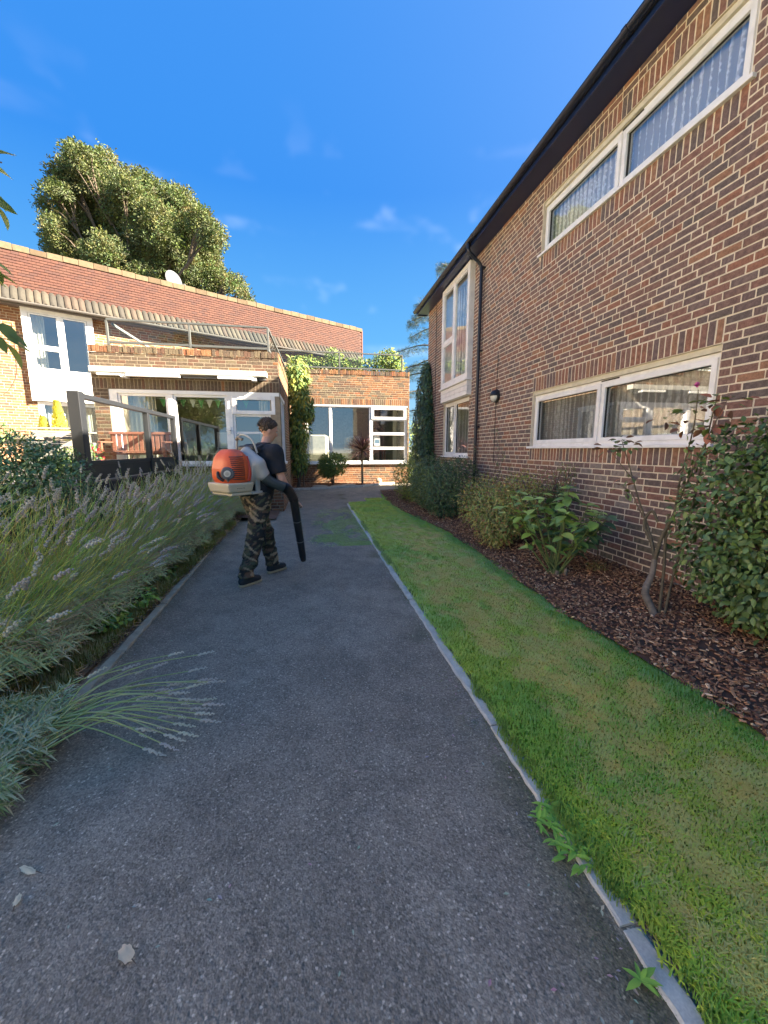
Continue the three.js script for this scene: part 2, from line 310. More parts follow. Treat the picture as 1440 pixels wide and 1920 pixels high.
// wall core with real openings (holes reach through its thickness)
function wallCore(o, u, n, [u0, u1, v0, v1], holes, thick) {
  const sh = new THREE.Shape([[u0, v0], [u1, v0], [u1, v1], [u0, v1]].map(([a, b]) => new THREE.Vector2(a, b)));
  for (const [a, b, c, d] of holes) sh.holes.push(new THREE.Path([[a, c], [a, d], [b, d], [b, c]].map(([x, y]) => new THREE.Vector2(x, y))));
  const g = new THREE.ExtrudeGeometry(sh, { depth: thick, bevelEnabled: false });
  g.translate(0, 0, -thick); g.applyMatrix4(basisM(u, V(0, 1, 0), n, o)); return boxUV(g);
}
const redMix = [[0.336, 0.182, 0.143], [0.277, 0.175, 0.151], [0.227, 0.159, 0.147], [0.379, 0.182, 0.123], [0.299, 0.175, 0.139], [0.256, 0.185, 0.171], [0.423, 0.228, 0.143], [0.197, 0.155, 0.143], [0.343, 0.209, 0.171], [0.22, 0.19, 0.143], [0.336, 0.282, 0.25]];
const warmMix = [[0.353, 0.164, 0.071], [0.307, 0.135, 0.059], [0.261, 0.115, 0.055], [0.384, 0.197, 0.087], [0.33, 0.155, 0.071], [0.23, 0.107, 0.059], [0.184, 0.098, 0.063], [0.36, 0.131, 0.063], [0.207, 0.155, 0.094], [0.154, 0.107, 0.071]];

// ---------------------------------------------------------------- ground
const ramp = (z) => 0.22 * smooth(-10.6, -14.2, z);
const bank = (x, z) => 0.03 + 0.40 * smooth(-1.55, -2.9, x) + 0.03 * (fbm(x * 3, z * 3, 2, 3) - 0.5);
const bedH = (x, z) => 0.045 + 0.05 * smooth(2.3, 3.2, x) + 0.05 * (fbm(x * 4, z * 4, 7, 3) - 0.5) + ramp(z);
const lawnEdge = (z) => 2.28 + 0.07 * Math.sin(z * 0.9 + 1) + 0.05 * (noise(z * 3, 4) - 0.5) - 0.12 * smooth(-6, -10, z);
const lawnFar = (x) => -10.75 - 0.6 * clamp(Math.floor((x - 0.95) / 0.58), 0, 3);
function sheet(x0, x1, z0, z1, nx, nz, hf, cf) {
  const g = new THREE.PlaneGeometry(1, 1, nx, nz), p = g.attributes.position, uv = g.attributes.uv, c = new Float32Array(p.count * 3);
  for (let i = 0; i < p.count; i++) { const x = lerp(x0, x1, p.getX(i) + 0.5), z = lerp(z0, z1, 0.5 - p.getY(i)); p.setXYZ(i, x, hf(x, z), z); uv.setXY(i, x, z); const k = cf ? cf(x, z) : [1, 1, 1]; c.set(k, i * 3); }
  g.setAttribute('color', new THREE.BufferAttribute(c, 3)); g.computeVertexNormals(); return g;
}
structure('ground', sheet(-200, 200, -260, 140, 8, 8, () => -0.07), std([0.09, 0.1, 0.045], 1));
const asphaltTex = tex(1024, (i, j) => {
  const s = 5.12, cx = Math.floor(i / s), cy = Math.floor(j / s); let best = 9, id = 0, second = 9;
  for (let a = -1; a <= 1; a++) for (let b = -1; b <= 1; b++) { const X = (cx + a + 200) % 200, Y = (cy + b + 200) % 200; const px = cx + a + hash(X, Y, 1), py = cy + b + hash(X, Y, 2), d = Math.hypot(i / s - px, j / s - py); if (d < best) { second = best; best = d; id = hash(X, Y, 3); } else if (d < second) second = d; }
  const stone = clamp((second - best) * 3.2), g = hash(i, j, 5), n = fbm(i / 64, j / 64, 3, 3, 16);
  const v = 0.385 + 0.42 * stone * (id - 0.28) + 0.16 * (g - 0.5) + 0.18 * (n - 0.5) + (id > 0.97 ? 0.35 * stone : 0);
  return [v, v * 0.985, v * 0.965];
});
asphaltTex.repeat.set(0.62, 0.62);
const asphaltBump = tex(512, (i, j) => 0.5 * fbm(i / 4, j / 4, 3, 2, 128) + 0.5 * hash(i, j, 9), false); asphaltBump.repeat.set(0.62 * 1.02, 0.62 * 1.02);
structure('path', sheet(-1.62, 9.5, 3.2, -14.4, 130, 210, (x, z) => ramp(z) + 0.006 * (fbm(x * 1.5, z * 1.5, 4, 2) - 0.5), (x, z) => {
  const w = fbm(x * 0.9, z * 0.9, 1, 4), worn = fbm(x * 0.5 + 9, z * 0.22, 11, 3), v = 0.86 + 0.55 * (w - 0.5) + 0.5 * (worn - 0.5) + 0.3 * (fbm(x * 6, z * 6, 5, 3) - 0.5);
  const moss = smooth(0.60, 0.94, x) * (x < 1 ? 1 : 0) * smooth(0.44, 0.66, fbm(x * 5, z * 3.2, 8, 4));       // moss and grit caught along the edging
  const mossL = smooth(-1.25, -1.5, x) * smooth(0.4, 0.6, fbm(x * 5, z * 3, 12, 3)), m = clamp(moss * 0.8 + mossL * 0.6);
  return [lerp(v, 0.34, m), lerp(v, 0.37, m), lerp(v, 0.20, m)];
}), std([0.66, 0.56, 0.42], 0.85, { map: asphaltTex, bumpMap: asphaltBump, bumpScale: 0.006, vertexColors: true }));

const straw = (x, z) => clamp((1.7 * smooth(0.39, 0.52, fbm(x * 1.9 + 3, z * 1.1, 6, 4)) * (0.2 + 1.3 * smooth(0.40, 0.56, fbm(x * 9, z * 7, 16, 3)))) * smooth(0.0, 0.25, x - 1.0) * smooth(0, 0.35, lawnEdge(z) - x) * smooth(-9, -4, z));
structure('lawn', (() => { const g = sheet(0, 1, 1.5, -13.0, 44, 420, () => 0, null), p = g.attributes.position, c = g.attributes.color; for (let i = 0; i < p.count; i++) { const z = p.getZ(i), x = lerp(0.985, lawnEdge(z), p.getX(i)); const zz = Math.max(z, lawnFar(x)); p.setXYZ(i, x, 0.022 + ramp(zz) + 0.012 * (fbm(x * 4, zz * 4, 3, 3) - 0.5), zz); const s = straw(x, zz), n = 0.7 + 0.6 * fbm(x * 9, zz * 9, 2, 3); c.setXYZ(i, lerp(0.40, 0.80, s) * n, lerp(0.43, 0.54, s) * n, lerp(0.035, 0.10, s) * n); } g.computeVertexNormals(); return g; })(), std([1, 1, 1], 1, { vertexColors: true }));
structure('shrub_bed', (() => { const g = sheet(0, 1, 2.5, -12.6, 40, 300, () => 0, null), p = g.attributes.position, c = g.attributes.color; for (let i = 0; i < p.count; i++) { const z = p.getZ(i), x = lerp(lawnEdge(z) - 0.03, 3.70, p.getX(i)); p.setXYZ(i, x, bedH(x, z), z); const n = 0.6 + 0.8 * fbm(x * 14, z * 14, 2, 3); c.setXYZ(i, 0.12 * n, 0.058 * n, 0.034 * n); } g.computeVertexNormals(); return g; })(), std([1, 1, 1], 1, { vertexColors: true }));
structure('lavender_bed', sheet(-9, -1.49, 3, -9.6, 80, 140, bank, (x, z) => { const n = 0.55 + 0.9 * fbm(x * 12, z * 12, 5, 3), m = smooth(0.5, 0.62, fbm(x * 3, z * 3, 15, 3)); const g = smooth(-3.7, -4.2, x); return [lerp(lerp(0.14, 0.15, m), 0.17, g) * n, lerp(lerp(0.10, 0.16, m), 0.22, g) * n, lerp(lerp(0.06, 0.045, m), 0.05, g) * n]; }), std([1, 1, 1], 1, { vertexColors: true }));
structure('side_bed', sheet(-1.62, -0.78, -8.4, -13.4, 12, 50, (x, z) => ramp(z) + 0.03 + 0.05 * (fbm(x * 5, z * 5, 3, 3) - 0.5) + 0.05 * smooth(-0.8, -1.4, x), (x, z) => { const n = 0.6 + 0.8 * fbm(x * 12, z * 12, 19, 3); return [0.14 * n, 0.078 * n, 0.05 * n]; }), std([1, 1, 1], 1, { vertexColors: true }));
const frontEdge = (x) => -13.05 - 0.42 * smooth(-0.9, 2.6, x) - 0.75 * smooth(1.4, 3.2, x);
structure('planting_bed', (() => { const g = sheet(-1.6, 3.3, 0, 1, 60, 16, () => 0, null), p = g.attributes.position, c = g.attributes.color; for (let i = 0; i < p.count; i++) { const x = p.getX(i), z = lerp(frontEdge(x), -14.52, p.getZ(i)); p.setXYZ(i, x, ramp(z) + 0.04 + 0.04 * (fbm(x * 5, z * 5, 2, 3) - 0.5), z); const n = 0.6 + 0.8 * fbm(x * 12, z * 12, 9, 3); c.setXYZ(i, 0.13 * n, 0.075 * n, 0.045 * n); } g.computeVertexNormals(); return g; })(), std([1, 1, 1], 1, { vertexColors: true }));

// edging stones: each length of concrete is a piece of its own
function edging(list, mat, parentStart, name, label) {
  const t = thing(name, label, 'edging', parentStart), r = rng(list.length * 31 + 7);
  list.forEach(([a, b], k) => {
    const d = b.clone().sub(a), L = d.length(), n = Math.max(3, Math.round(L / 0.06)), dir = d.clone().normalize(), side = V(-dir.z, 0, dir.x), pos = [], idx = [], w = 0.034, top = 0.013 + (r() - 0.5) * 0.008, yaw = (r() - 0.5) * 0.006;
    for (let i = 0; i <= n; i++) { const e = i === 0 || i === n ? 0.006 : 0, c = a.clone().addScaledVector(d, (i / n) * (1 - 0.006 / L) + 0.003 / L).addScaledVector(side, yaw * (i / n - 0.5)), l = () => (hash(i, k, Math.floor(r() * 900)) - 0.5) * 0.009, chip = r() < 0.06 ? 0.014 : 0;
      for (const [s, y] of [[-w, -0.06], [-w + e * 0.5, top - 0.008], [-w + 0.007 + e + chip, top - e], [w - 0.007 - e - chip * 0.5, top - e], [w, top - 0.008], [w, -0.06]]) { const q = c.clone().addScaledVector(side, s + l()); pos.push(q.x, c.y + y + l() * 0.3, q.z); } }
    for (let i = 0; i < n; i++) for (let j = 0; j < 5; j++) { const q = i * 6 + j; idx.push(q, q + 6, q + 1, q + 1, q + 6, q + 7); }
    for (const o of [0, n * 6]) for (let j = 1; j < 5; j++) idx.push(o, o + j, o + j + 1);
    const g = new THREE.BufferGeometry(); g.setAttribute('position', new THREE.Float32BufferAttribute(pos, 3)); g.setIndex(idx); const f = g.toNonIndexed(); f.computeVertexNormals(); part('edging_stone', boxUV(f), mat, t);
  });
  return t;
}
{ const l = []; let z = 1.9; const r = rng(5); while (z > -10.6) { const e = Math.max(-10.7, z - 0.915); l.push([V(0.936 + (r() - 0.5) * 0.012, 0, z), V(0.936 + (r() - 0.5) * 0.012, 0, e + 0.004)]); z = e; }
  edging(l, M.kerb, [0.945, 0, -4], 'lawn_edging', 'long pale concrete edging between the asphalt path and the lawn'); }
{ const l = []; for (let k = 0; k < 4; k++) { const x = 0.97 + k * 0.58, z = -10.75 - 0.6 * k; l.push([V(x, ramp(z), z - 0.03), V(x + 0.56, ramp(z), z - 0.03)]); if (k < 3) l.push([V(x + 0.58, ramp(z - 0.3) + 0.004, z), V(x + 0.58, ramp(z - 0.3) + 0.004, z - 0.58)]); }
  edging(l, M.kerb, [1.9, 0, -11.5], 'stepped_edging', 'zigzag stepped concrete edging at the far end of the lawn'); }
{ const l = []; let z = 1.6; const r = rng(9); while (z > -8.6) { const e = z - 0.915, x = (q) => -1.47 - 0.05 * Math.sin(q * 0.7) - 0.10 * smooth(-5, -8, q); l.push([V(x(z), 0.008, z), V(x(e), 0.008, e + 0.004)]); z = e; }
  edging(l, M.kerbOld, [-1.47, 0, -4], 'lavender_edging', 'dull mossy concrete edging in front of the lavender'); }
{ const t = thing('bed_edging', 'pale curved stone edging of the sunlit bed below the garden room window', 'edging', [1, 0.2, -13.6]); for (let k = 0; k < 9; k++) { const x0 = -0.95 + k * 0.44, x1 = x0 + 0.43; part('edging_stone', bar(V(x0, ramp(frontEdge(x0)) + 0.02, frontEdge(x0) + 0.02), V(x1, ramp(frontEdge(x1)) + 0.02, frontEdge(x1) + 0.02), 0.07, 0.1, 0.012), M.kerb, t); } }

// grass: tufts of short bent blades
function tuft(seed, n, h, spread, wide) {
  const r = rng(seed), pos = [], idx = [], nor = [];
  for (let i = 0; i < n; i++) { const a = r() * 6.28, b = V((r() - 0.5) * spread, -0.006, (r() - 0.5) * spread), d = V(Math.cos(a), 0, Math.sin(a)), s = V(-d.z, 0, d.x).multiplyScalar(wide * (0.6 + 0.7 * r())), H = h * (0.5 + 0.7 * r()), lean = 0.15 + 0.9 * r() * r(); const m = b.clone().addScaledVector(d, H * lean * 0.4).add(V(0, H * 0.6, 0)), t = b.clone().addScaledVector(d, H * lean * 1.1).add(V(0, H * (1 - lean * 0.3), 0)); const o = pos.length / 3;
    for (const q of [b.clone().sub(s), b.clone().add(s), m.clone().addScaledVector(s, -0.75), m.clone().addScaledVector(s, 0.75), t]) { pos.push(q.x, q.y, q.z); nor.push(d.x * 0.3, 0.9, d.z * 0.3); }
    idx.push(o, o + 1, o + 2, o + 1, o + 3, o + 2, o + 2, o + 3, o + 4); }
  const g = new THREE.BufferGeometry(); g.setAttribute('position', new THREE.Float32BufferAttribute(pos, 3)); g.setAttribute('normal', new THREE.Float32BufferAttribute(nor, 3)); g.setIndex(idx); return g;
}
function scatter(name, label, category, geo, mat, list) {
  const im = new THREE.InstancedMesh(geo, mat, list.length); im.name = name; im.userData = { kind: 'stuff', label, category };
  list.forEach(([m, c], i) => { im.setMatrixAt(i, m); im.setColorAt(i, c); }); scene.add(im); return im;
}
const grassMat = leafMat([1, 1, 1], 0.18);
{
  const r = rng(42), l = [], Y = V(0, 1, 0);
  for (let i = 0; i < 56000; i++) {
    const z = 0.9 - 13.4 * Math.pow(r(), 1.35), e = lawnEdge(z), x = lerp(0.982, e + 0.03, r()); if (z < lawnFar(x) - 0.01) continue;
    const s = straw(x, z), edge = smooth(0.3, 0.0, e - x), k = r(), lush = smooth(0.48, 0.62, fbm(x * 2.2, z * 2.2, 31, 3));
    let c = k < s * 0.95 ? [0.80, 0.56 + 0.09 * r(), 0.12 + 0.05 * r()] : [lerp(0.56, 0.44, lush) + 0.12 * r(), lerp(0.60, 0.58, lush) + 0.12 * r(), 0.045 + 0.02 * r()];
    if (edge > 0.5 && k > 0.3) c = [0.33 + 0.08 * r(), 0.53 + 0.09 * r(), 0.04];
    const cl = fbm(x * 13, z * 13, 44, 2), h = (0.5 + 0.7 * r()) * (0.65 + 0.8 * cl) * (1 + 0.2 * lush * (1 - s)) * (1 + 0.1 * edge) * (1 - 0.4 * s); c = c.map((v) => Math.min(0.95, v * (1.05 + 0.5 * cl)));
    l.push([trs(V(x, 0.022 + ramp(z), z), new THREE.Quaternion().setFromAxisAngle(Y, r() * 6.28), V(1.1, h, 1.1)), col(...c)]);
  }
  scatter('lawn_grass', 'short mown grass, green with straw coloured dry patches', 'grass', tuft(3, 9, 0.036, 0.065, 0.0026), grassMat, l);
}
{ // thin grass and moss growing out of the worn asphalt beside the edging
  const r = rng(77), l = [], Y = V(0, 1, 0);
  for (let i = 0; i < 34000; i++) { const x = 0.93 - 1.05 * Math.pow(r(), 1.0), z = -5.95 + 0.05 * noise(i * 7.7, 3) - 4.2 * Math.pow(r(), 1.5); const d = fbm(x * 4, z * 2, 3, 3); if (r() > (0.1 + 1.25 * smooth(0.35, 0.62, d)) * smooth(-0.05, 0.55, x + 0.25 * (noise(z * 3, 2) - 0.5)) * smooth(-10.4, -8, z)) continue; l.push([trs(V(x, 0.001 + ramp(z), z), new THREE.Quaternion().setFromAxisAngle(Y, r() * 6.28), V(0.9, 0.5 + 0.35 * r(), 0.9)), col(0.42 + 0.09 * r(), 0.54 + 0.09 * r(), 0.09)]); }
  for (let i = 0; i < 2600; i++) { const z = 0.8 - 11 * Math.pow(r(), 1.5), x = 0.925 - 0.2 * r() * r(); if (fbm(x * 5, z * 2.6, 8, 3) < 0.52) continue; l.push([trs(V(x, 0.001, z), new THREE.Quaternion().setFromAxisAngle(Y, r() * 6.28), V(0.6, 0.3 + 0.3 * r(), 0.6)), col(0.10 + 0.05 * r(), 0.14 + 0.06 * r(), 0.035)]); }
  scatter('path_moss', 'thin green moss and grass growing on the asphalt beside the edging', 'moss', tuft(8, 7, 0.022, 0.05, 0.0016), grassMat, l);
}
{ // grass and weeds hanging over the edging
  const r = rng(78), l = [], Y = V(0, 1, 0);
  for (let i = 0; i < 3600; i++) { const z = 0.8 - 11 * Math.pow(r(), 1.4), g = fbm(z * 2.6, 3.3, 5, 4); const clump = Math.abs(z + 1.13) < 0.12 ? 1 : smooth(0.42, 0.62, g); if (r() > clump) continue; const x = 0.992 - 0.065 * r() * (clump); l.push([trs(V(x, 0.02 + ramp(z), z), new THREE.Quaternion().setFromAxisAngle(Y, r() * 6.28), V(0.9, 0.55 + 0.45 * r(), 0.9)), col(0.40 + 0.14 * r(), 0.52 + 0.09 * r(), 0.05)]); }
  for (let i = 0; i < 16000; i++) { const z = 1.0 - 9 * Math.pow(r(), 1.3), x = -1.52 - 0.6 * r() * r(); if (fbm(x * 3, z * 2.4, 25, 3) < 0.36) continue; l.push([trs(V(x, bank(x, z), z), new THREE.Quaternion().setFromAxisAngle(Y, r() * 6.28), V(1.3, 1.3 + 1.3 * r(), 1.3)), col(0.42 + 0.22 * r(), 0.44 + 0.15 * r(), 0.09)]); }
  scatter('edge_grass', 'ragged grass growing over and behind the concrete edgings', 'grass', tuft(9, 9, 0.045, 0.05, 0.0018), grassMat, l);
}
{ // dry stalks and straw lying under the lavender
  const r = rng(56), l = [];
  for (let i = 0; i < 9000; i++) { const z = 1.0 - 10 * Math.pow(r(), 1.3), x = -1.5 - 1.3 * Math.pow(r(), 1.3), v = 0.5 + 0.8 * r(), k = r(); l.push([trs(V(x, bank(x, z) + 0.01 + 0.05 * r() * r(), z), new THREE.Quaternion().setFromEuler(new THREE.Euler((r() - 0.5) * 0.7, r() * 6.28, (r() - 0.5) * 0.9)), V(0.05 + 0.12 * r(), 0.003, 0.0035)), k < 0.7 ? col(0.62 * v, 0.45 * v, 0.26 * v) : col(0.36 * v, 0.24 * v, 0.14 * v)]); }
  scatter('dry_litter', 'dry brown stalks and litter under the lavender', 'litter', norm(new THREE.BoxGeometry(1, 1, 1)), std([1, 1, 1], 0.95), l);
}
{ // bark mulch
  const r = rng(55), l = [];
  for (let i = 0; i < 34000; i++) { const z = 1.2 - 13.5 * Math.pow(r(), 1.45), e = lawnEdge(z), x = lerp(e - 0.06 * r(), 3.66, Math.pow(r(), 1.05)); const k = r(), v = 0.5 + 1.0 * r(), c = k < 0.07 ? [0.62 * v, 0.45 * v, 0.28 * v] : k < 0.55 ? [0.40 * v, 0.22 * v, 0.115 * v] : [0.20 * v, 0.092 * v, 0.052 * v];
    l.push([trs(V(x, bedH(x, z) + 0.008 + 0.012 * r(), z), new THREE.Quaternion().setFromEuler(new THREE.Euler((r() - 0.5) * 0.9, r() * 6.28, (r() - 0.5) * 0.9)), V((0.5 + 1.3 * r() * r()) * 0.034, (0.5 + r()) * 0.006, (0.5 + r()) * 0.013)), col(...c)]); }
  for (let i = 0; i < 2500; i++) { const x = lerp(-1.4, 3.1, r()), z = lerp(frontEdge(x) - 0.03, -14.48, r()); const v = 0.6 + 0.9 * r(); l.push([trs(V(x, ramp(z) + 0.05 + 0.012 * r(), z), new THREE.Quaternion().setFromEuler(new THREE.Euler((r() - 0.5) * 0.9, r() * 6.28, (r() - 0.5) * 0.9)), V(0.05, 0.008, 0.02)), col(0.22 * v, 0.11 * v, 0.06 * v)]); }
  const g = new THREE.BoxGeometry(1, 1, 1, 2, 1, 1), p = g.attributes.position; for (let i = 0; i < p.count; i++) { const x = p.getX(i); p.setXYZ(i, x, p.getY(i) + 0.7 * (0.25 - x * x) , p.getZ(i) * (Math.abs(x) > 0.4 ? 0.55 : 1)); } g.computeVertexNormals();
  scatter('bark_mulch', 'dark brown bark chippings covering the shrub bed', 'mulch', norm(g), std([1, 1, 1], 0.9), l);
}

// ---------------------------------------------------------------- building helpers
function frame(o, u, n) {
  const m = basisM(u, V(0, 1, 0), n, o);
  return { o, u, n, m, at: (a, b, c) => V(a, b, c).applyMatrix4(m), box: (a0, a1, b0, b1, c0, c1, bev = 0) => { const w = a1 - a0, h = b1 - b0, d = c1 - c0, g = bev ? new RoundedBoxGeometry(w, h, d, 1, Math.min(bev, w / 2.2, h / 2.2, d / 2.2)) : new THREE.BoxGeometry(w, h, d); g.translate((a0 + a1) / 2, (b0 + b1) / 2, (c0 + c1) / 2); return boxUV(g).applyMatrix4(m); } };
}
function ring(F, a0, a1, b0, b1, w, c0, c1, bev = 0.006) {          // four mitred-looking bars
  return [F.box(a0, a0 + w, b0, b1, c0, c1, bev), F.box(a1 - w, a1, b0, b1, c0, c1, bev), F.box(a0 + w - 0.002, a1 - w + 0.002, b0, b0 + w, c0 + 0.002, c1 - 0.002, bev), F.box(a0 + w - 0.002, a1 - w + 0.002, b1 - w, b1, c0 + 0.002, c1 - 0.002, bev)];
}
// window: outer frame, sashes with their panes, optional sill.  lights: [a0, a1, b0, b1, opening]
function windowUnit(F, parent, [a0, a1, b0, b1], lights, { c = -0.10, w = 0.055, mat = M.upvc, glass = M.glass, sill = 0, name = 'window' } = {}) {
  const o = part(name, ring(F, a0, a1, b0, b1, w, c, c + 0.07), mat, parent);
  const cuts = new Set();
  for (const [p0, p1, q0, q1, open] of lights) {
    const s = part('sash', ring(F, p0, p1, q0, q1, open ? 0.058 : 0.042, c + 0.012, c + (open ? 0.088 : 0.064)), mat, o);
    part('gasket', ring(F, p0 + (open ? 0.054 : 0.038), p1 - (open ? 0.054 : 0.038), q0 + (open ? 0.054 : 0.038), q1 - (open ? 0.054 : 0.038), 0.007, c + 0.03, c + 0.058, 0), M.rubber, o);
    const e = open ? 0.05 : 0.036;
    const g = new THREE.PlaneGeometry(p1 - p0 - 2 * e, q1 - q0 - 2 * e); g.translate((p0 + p1) / 2, (q0 + q1) / 2, c + 0.042); part('pane', g.applyMatrix4(F.m), glass, o);
    cuts.add(s);
  }
  if (sill) part('sill', F.box(a0 - 0.05, a1 + 0.05, b0 - 0.035, b0, c, sill, 0.006), mat, o);
  return o;
}
function drape(F, a0, a1, b0, b1, c, folds, amp, seed = 1) {          // hanging cloth with uneven folds
  const n = Math.round(folds * 7), g = new THREE.PlaneGeometry(a1 - a0, b1 - b0, n, 6), p = g.attributes.position, r = rng(seed), ph = r() * 9;
  for (let i = 0; i < p.count; i++) { const t = (p.getX(i) / (a1 - a0) + 0.5), y = p.getY(i) / (b1 - b0) + 0.5; p.setZ(i, amp * (Math.sin(t * folds * 6.283 + ph + 1.3 * Math.sin(t * 7)) * (0.7 + 0.3 * Math.sin(t * 23 + ph)) * (1.1 - 0.25 * y))); p.setX(i, p.getX(i) + 0.006 * Math.sin(t * 60 + y * 4)); }
  g.translate((a0 + a1) / 2, (b0 + b1) / 2, c); g.applyMatrix4(F.m); g.computeVertexNormals(); return g;
}
function roomBox(F, a0, a1, b0, b1, c0, c1) {                          // five thick slabs, open towards the window wall
  const t = 0.1; return [F.box(a0 - t, a1 + t, b0 - t, b0, c0, c1), F.box(a0 - t, a1 + t, b1, b1 + t, c0, c1), F.box(a0 - t, a0, b0, b1, c0, c1), F.box(a1, a1 + t, b0, b1, c0, c1), F.box(a0 - t, a1 + t, b0 - t, b1 + t, c0 - t, c0)];
}
const X3 = V(1, 0, 0), Z3 = V(0, 0, 1);

// ---------------------------------------------------------------- the brick building along the lawn
{
  const B = thing('brick_building', 'two storey dark red brick building with black gutter along the lawn', 'building', [3.68, 0, -4.5]);
  const F = frame(V(3.68, 0, 0), Z3, V(-1, 0, 0)), z0 = -12.35, z1 = 3.0, top = 5.645;
  const A = [-6.2, -3.1, 1.53, 2.43], U = [-6.2, -3.15, 4.53, 5.28], D = [-10.75, -8.93, 1.305, 2.73], C = [-10.66, -8.84, 2.80, 5.5];
  const holes = [A, U, D, C], sold = [[-6.2, -3.1, 2.43, 2.655], [-6.2, -3.1, 1.305, 1.53], [-6.2, -3.15, 5.28, 5.505], [-6.2, -3.15, 4.305, 4.53]];
  const wall = part('wall', wallCore(F.o, F.u, F.n, [z0, z1, -0.15, top], holes, 0.3), M.mortar, B);
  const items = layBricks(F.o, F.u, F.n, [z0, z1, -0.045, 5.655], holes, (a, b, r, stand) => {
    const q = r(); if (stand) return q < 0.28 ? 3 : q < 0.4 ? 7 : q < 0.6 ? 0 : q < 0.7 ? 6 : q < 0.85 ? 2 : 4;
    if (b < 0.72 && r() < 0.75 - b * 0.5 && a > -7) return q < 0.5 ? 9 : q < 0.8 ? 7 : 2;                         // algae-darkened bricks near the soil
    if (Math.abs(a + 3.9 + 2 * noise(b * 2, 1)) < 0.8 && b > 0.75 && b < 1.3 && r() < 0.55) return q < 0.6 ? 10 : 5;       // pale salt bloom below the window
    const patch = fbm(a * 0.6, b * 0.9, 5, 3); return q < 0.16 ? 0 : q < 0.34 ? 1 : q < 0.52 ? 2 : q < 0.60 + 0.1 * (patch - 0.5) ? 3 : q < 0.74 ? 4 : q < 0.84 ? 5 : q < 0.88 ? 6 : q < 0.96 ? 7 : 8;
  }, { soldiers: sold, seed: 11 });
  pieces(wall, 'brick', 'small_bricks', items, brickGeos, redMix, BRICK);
  part('gable_wall', bx(3.985, 7.0, -0.15, top, z0, z0 + 0.3), M.mortar, B); part('gable_wall', bx(3.68, 7.0, -0.15, top, 5.7, 6), M.mortar, B);
  part('back_wall', bx(7.0, 7.3, -0.15, top, z0, 6), M.mortar, B); part('wall_end', bx(3.68, 3.98, -0.15, top, 3.0, 5.7), M.mortar, B);
  // roof, soffit, fascia
  const rf = new THREE.Shape([[3.32, 5.76], [5.5, 6.65], [7.7, 5.76], [7.7, 5.66], [5.5, 6.5], [3.32, 5.665]].map(([x, y]) => new THREE.Vector2(x, y)));
  const rg = new THREE.ExtrudeGeometry(rf, { depth: 18.9, bevelEnabled: false }); rg.translate(0, 0, -12.6);
  const roof = part('roof', boxUV(rg), M.slate, B);
  const tri = new THREE.ExtrudeGeometry(new THREE.Shape([[3.9, 5.647], [7.1, 5.647], [5.5, 6.4]].map(([x, y]) => new THREE.Vector2(x, y))), { depth: 0.25, bevelEnabled: false });
  for (const z of [-12.33, 5.74]) part('gable', boxUV(tri.clone().translate(0, 0, z)), M.mortar, B);
  part('soffit', bx(3.378, 3.70, 5.636, 5.654, -12.58, 6.25), std([0.010, 0.026, 0.10], 0.35), roof);
  part('fascia', bx(3.354, 3.376, 5.61, 5.755, -12.58, 6.25, 0.004), std([0.010, 0.024, 0.09], 0.3), roof);
  part('barge_board', bx(3.376, 3.70, 5.61, 5.75, -12.60, -12.582), M.gutter, roof);
  // half-round gutter
  const gs = []; for (let k = 0; k <= 10; k++) { const a = Math.PI * (1 + k / 10); gs.push([Math.cos(a) * 0.056, Math.sin(a) * 0.056]); } for (let k = 10; k >= 0; k--) { const a = Math.PI * (1 + k / 10); gs.push([Math.cos(a) * 0.051, Math.sin(a) * 0.051]); }
  const gg = new THREE.ExtrudeGeometry(new THREE.Shape(gs.map(([x, y]) => new THREE.Vector2(x, y))), { depth: 18.8, bevelEnabled: false }); gg.translate(3.296, 5.712, -12.6);
  const gutter = part('gutter', gg, M.gutter, B);
  for (let z = -12.0; z < 2; z += 1.95) { const s = []; for (let k = 0; k <= 10; k++) { const a = Math.PI * (1 + k / 10); s.push([Math.cos(a) * 0.062, Math.sin(a) * 0.062]); } for (let k = 10; k >= 0; k--) { const a = Math.PI * (1 + k / 10); s.push([Math.cos(a) * 0.0565, Math.sin(a) * 0.0565]); } const g = new THREE.ExtrudeGeometry(new THREE.Shape(s.map(([x, y]) => new THREE.Vector2(x, y))), { depth: 0.07, bevelEnabled: false }); part('gutter_joint', g.translate(3.296, 5.714, z), M.gutter, gutter); }
  const pipe = part('downpipe', tube([V(3.296, 5.67, -8.32), V(3.298, 5.58, -8.32), V(3.33, 5.50, -8.32), V(3.56, 5.30, -8.32), V(3.60, 5.20, -8.32), V(3.602, 5.05, -8.32), V(3.602, 0.02, -8.32)], 0.036, 12, 4), M.gutter, B);
  for (const y of [5.2, 3.55, 1.95, 0.6]) { part('pipe_clip', tube([V(3.602, y, -8.32), V(3.602, y + 0.05, -8.32)], 0.042, 12), M.gutter, pipe); part('clip_foot', bx(3.62, 3.67, y + 0.01, y + 0.04, -8.375, -8.265), M.gutter, pipe); }
  for (const y of [5.56]) part('pipe_collar', tube([V(3.298, y, -8.32), V(3.296, y + 0.09, -8.32)], 0.041, 12), M.gutter, pipe);
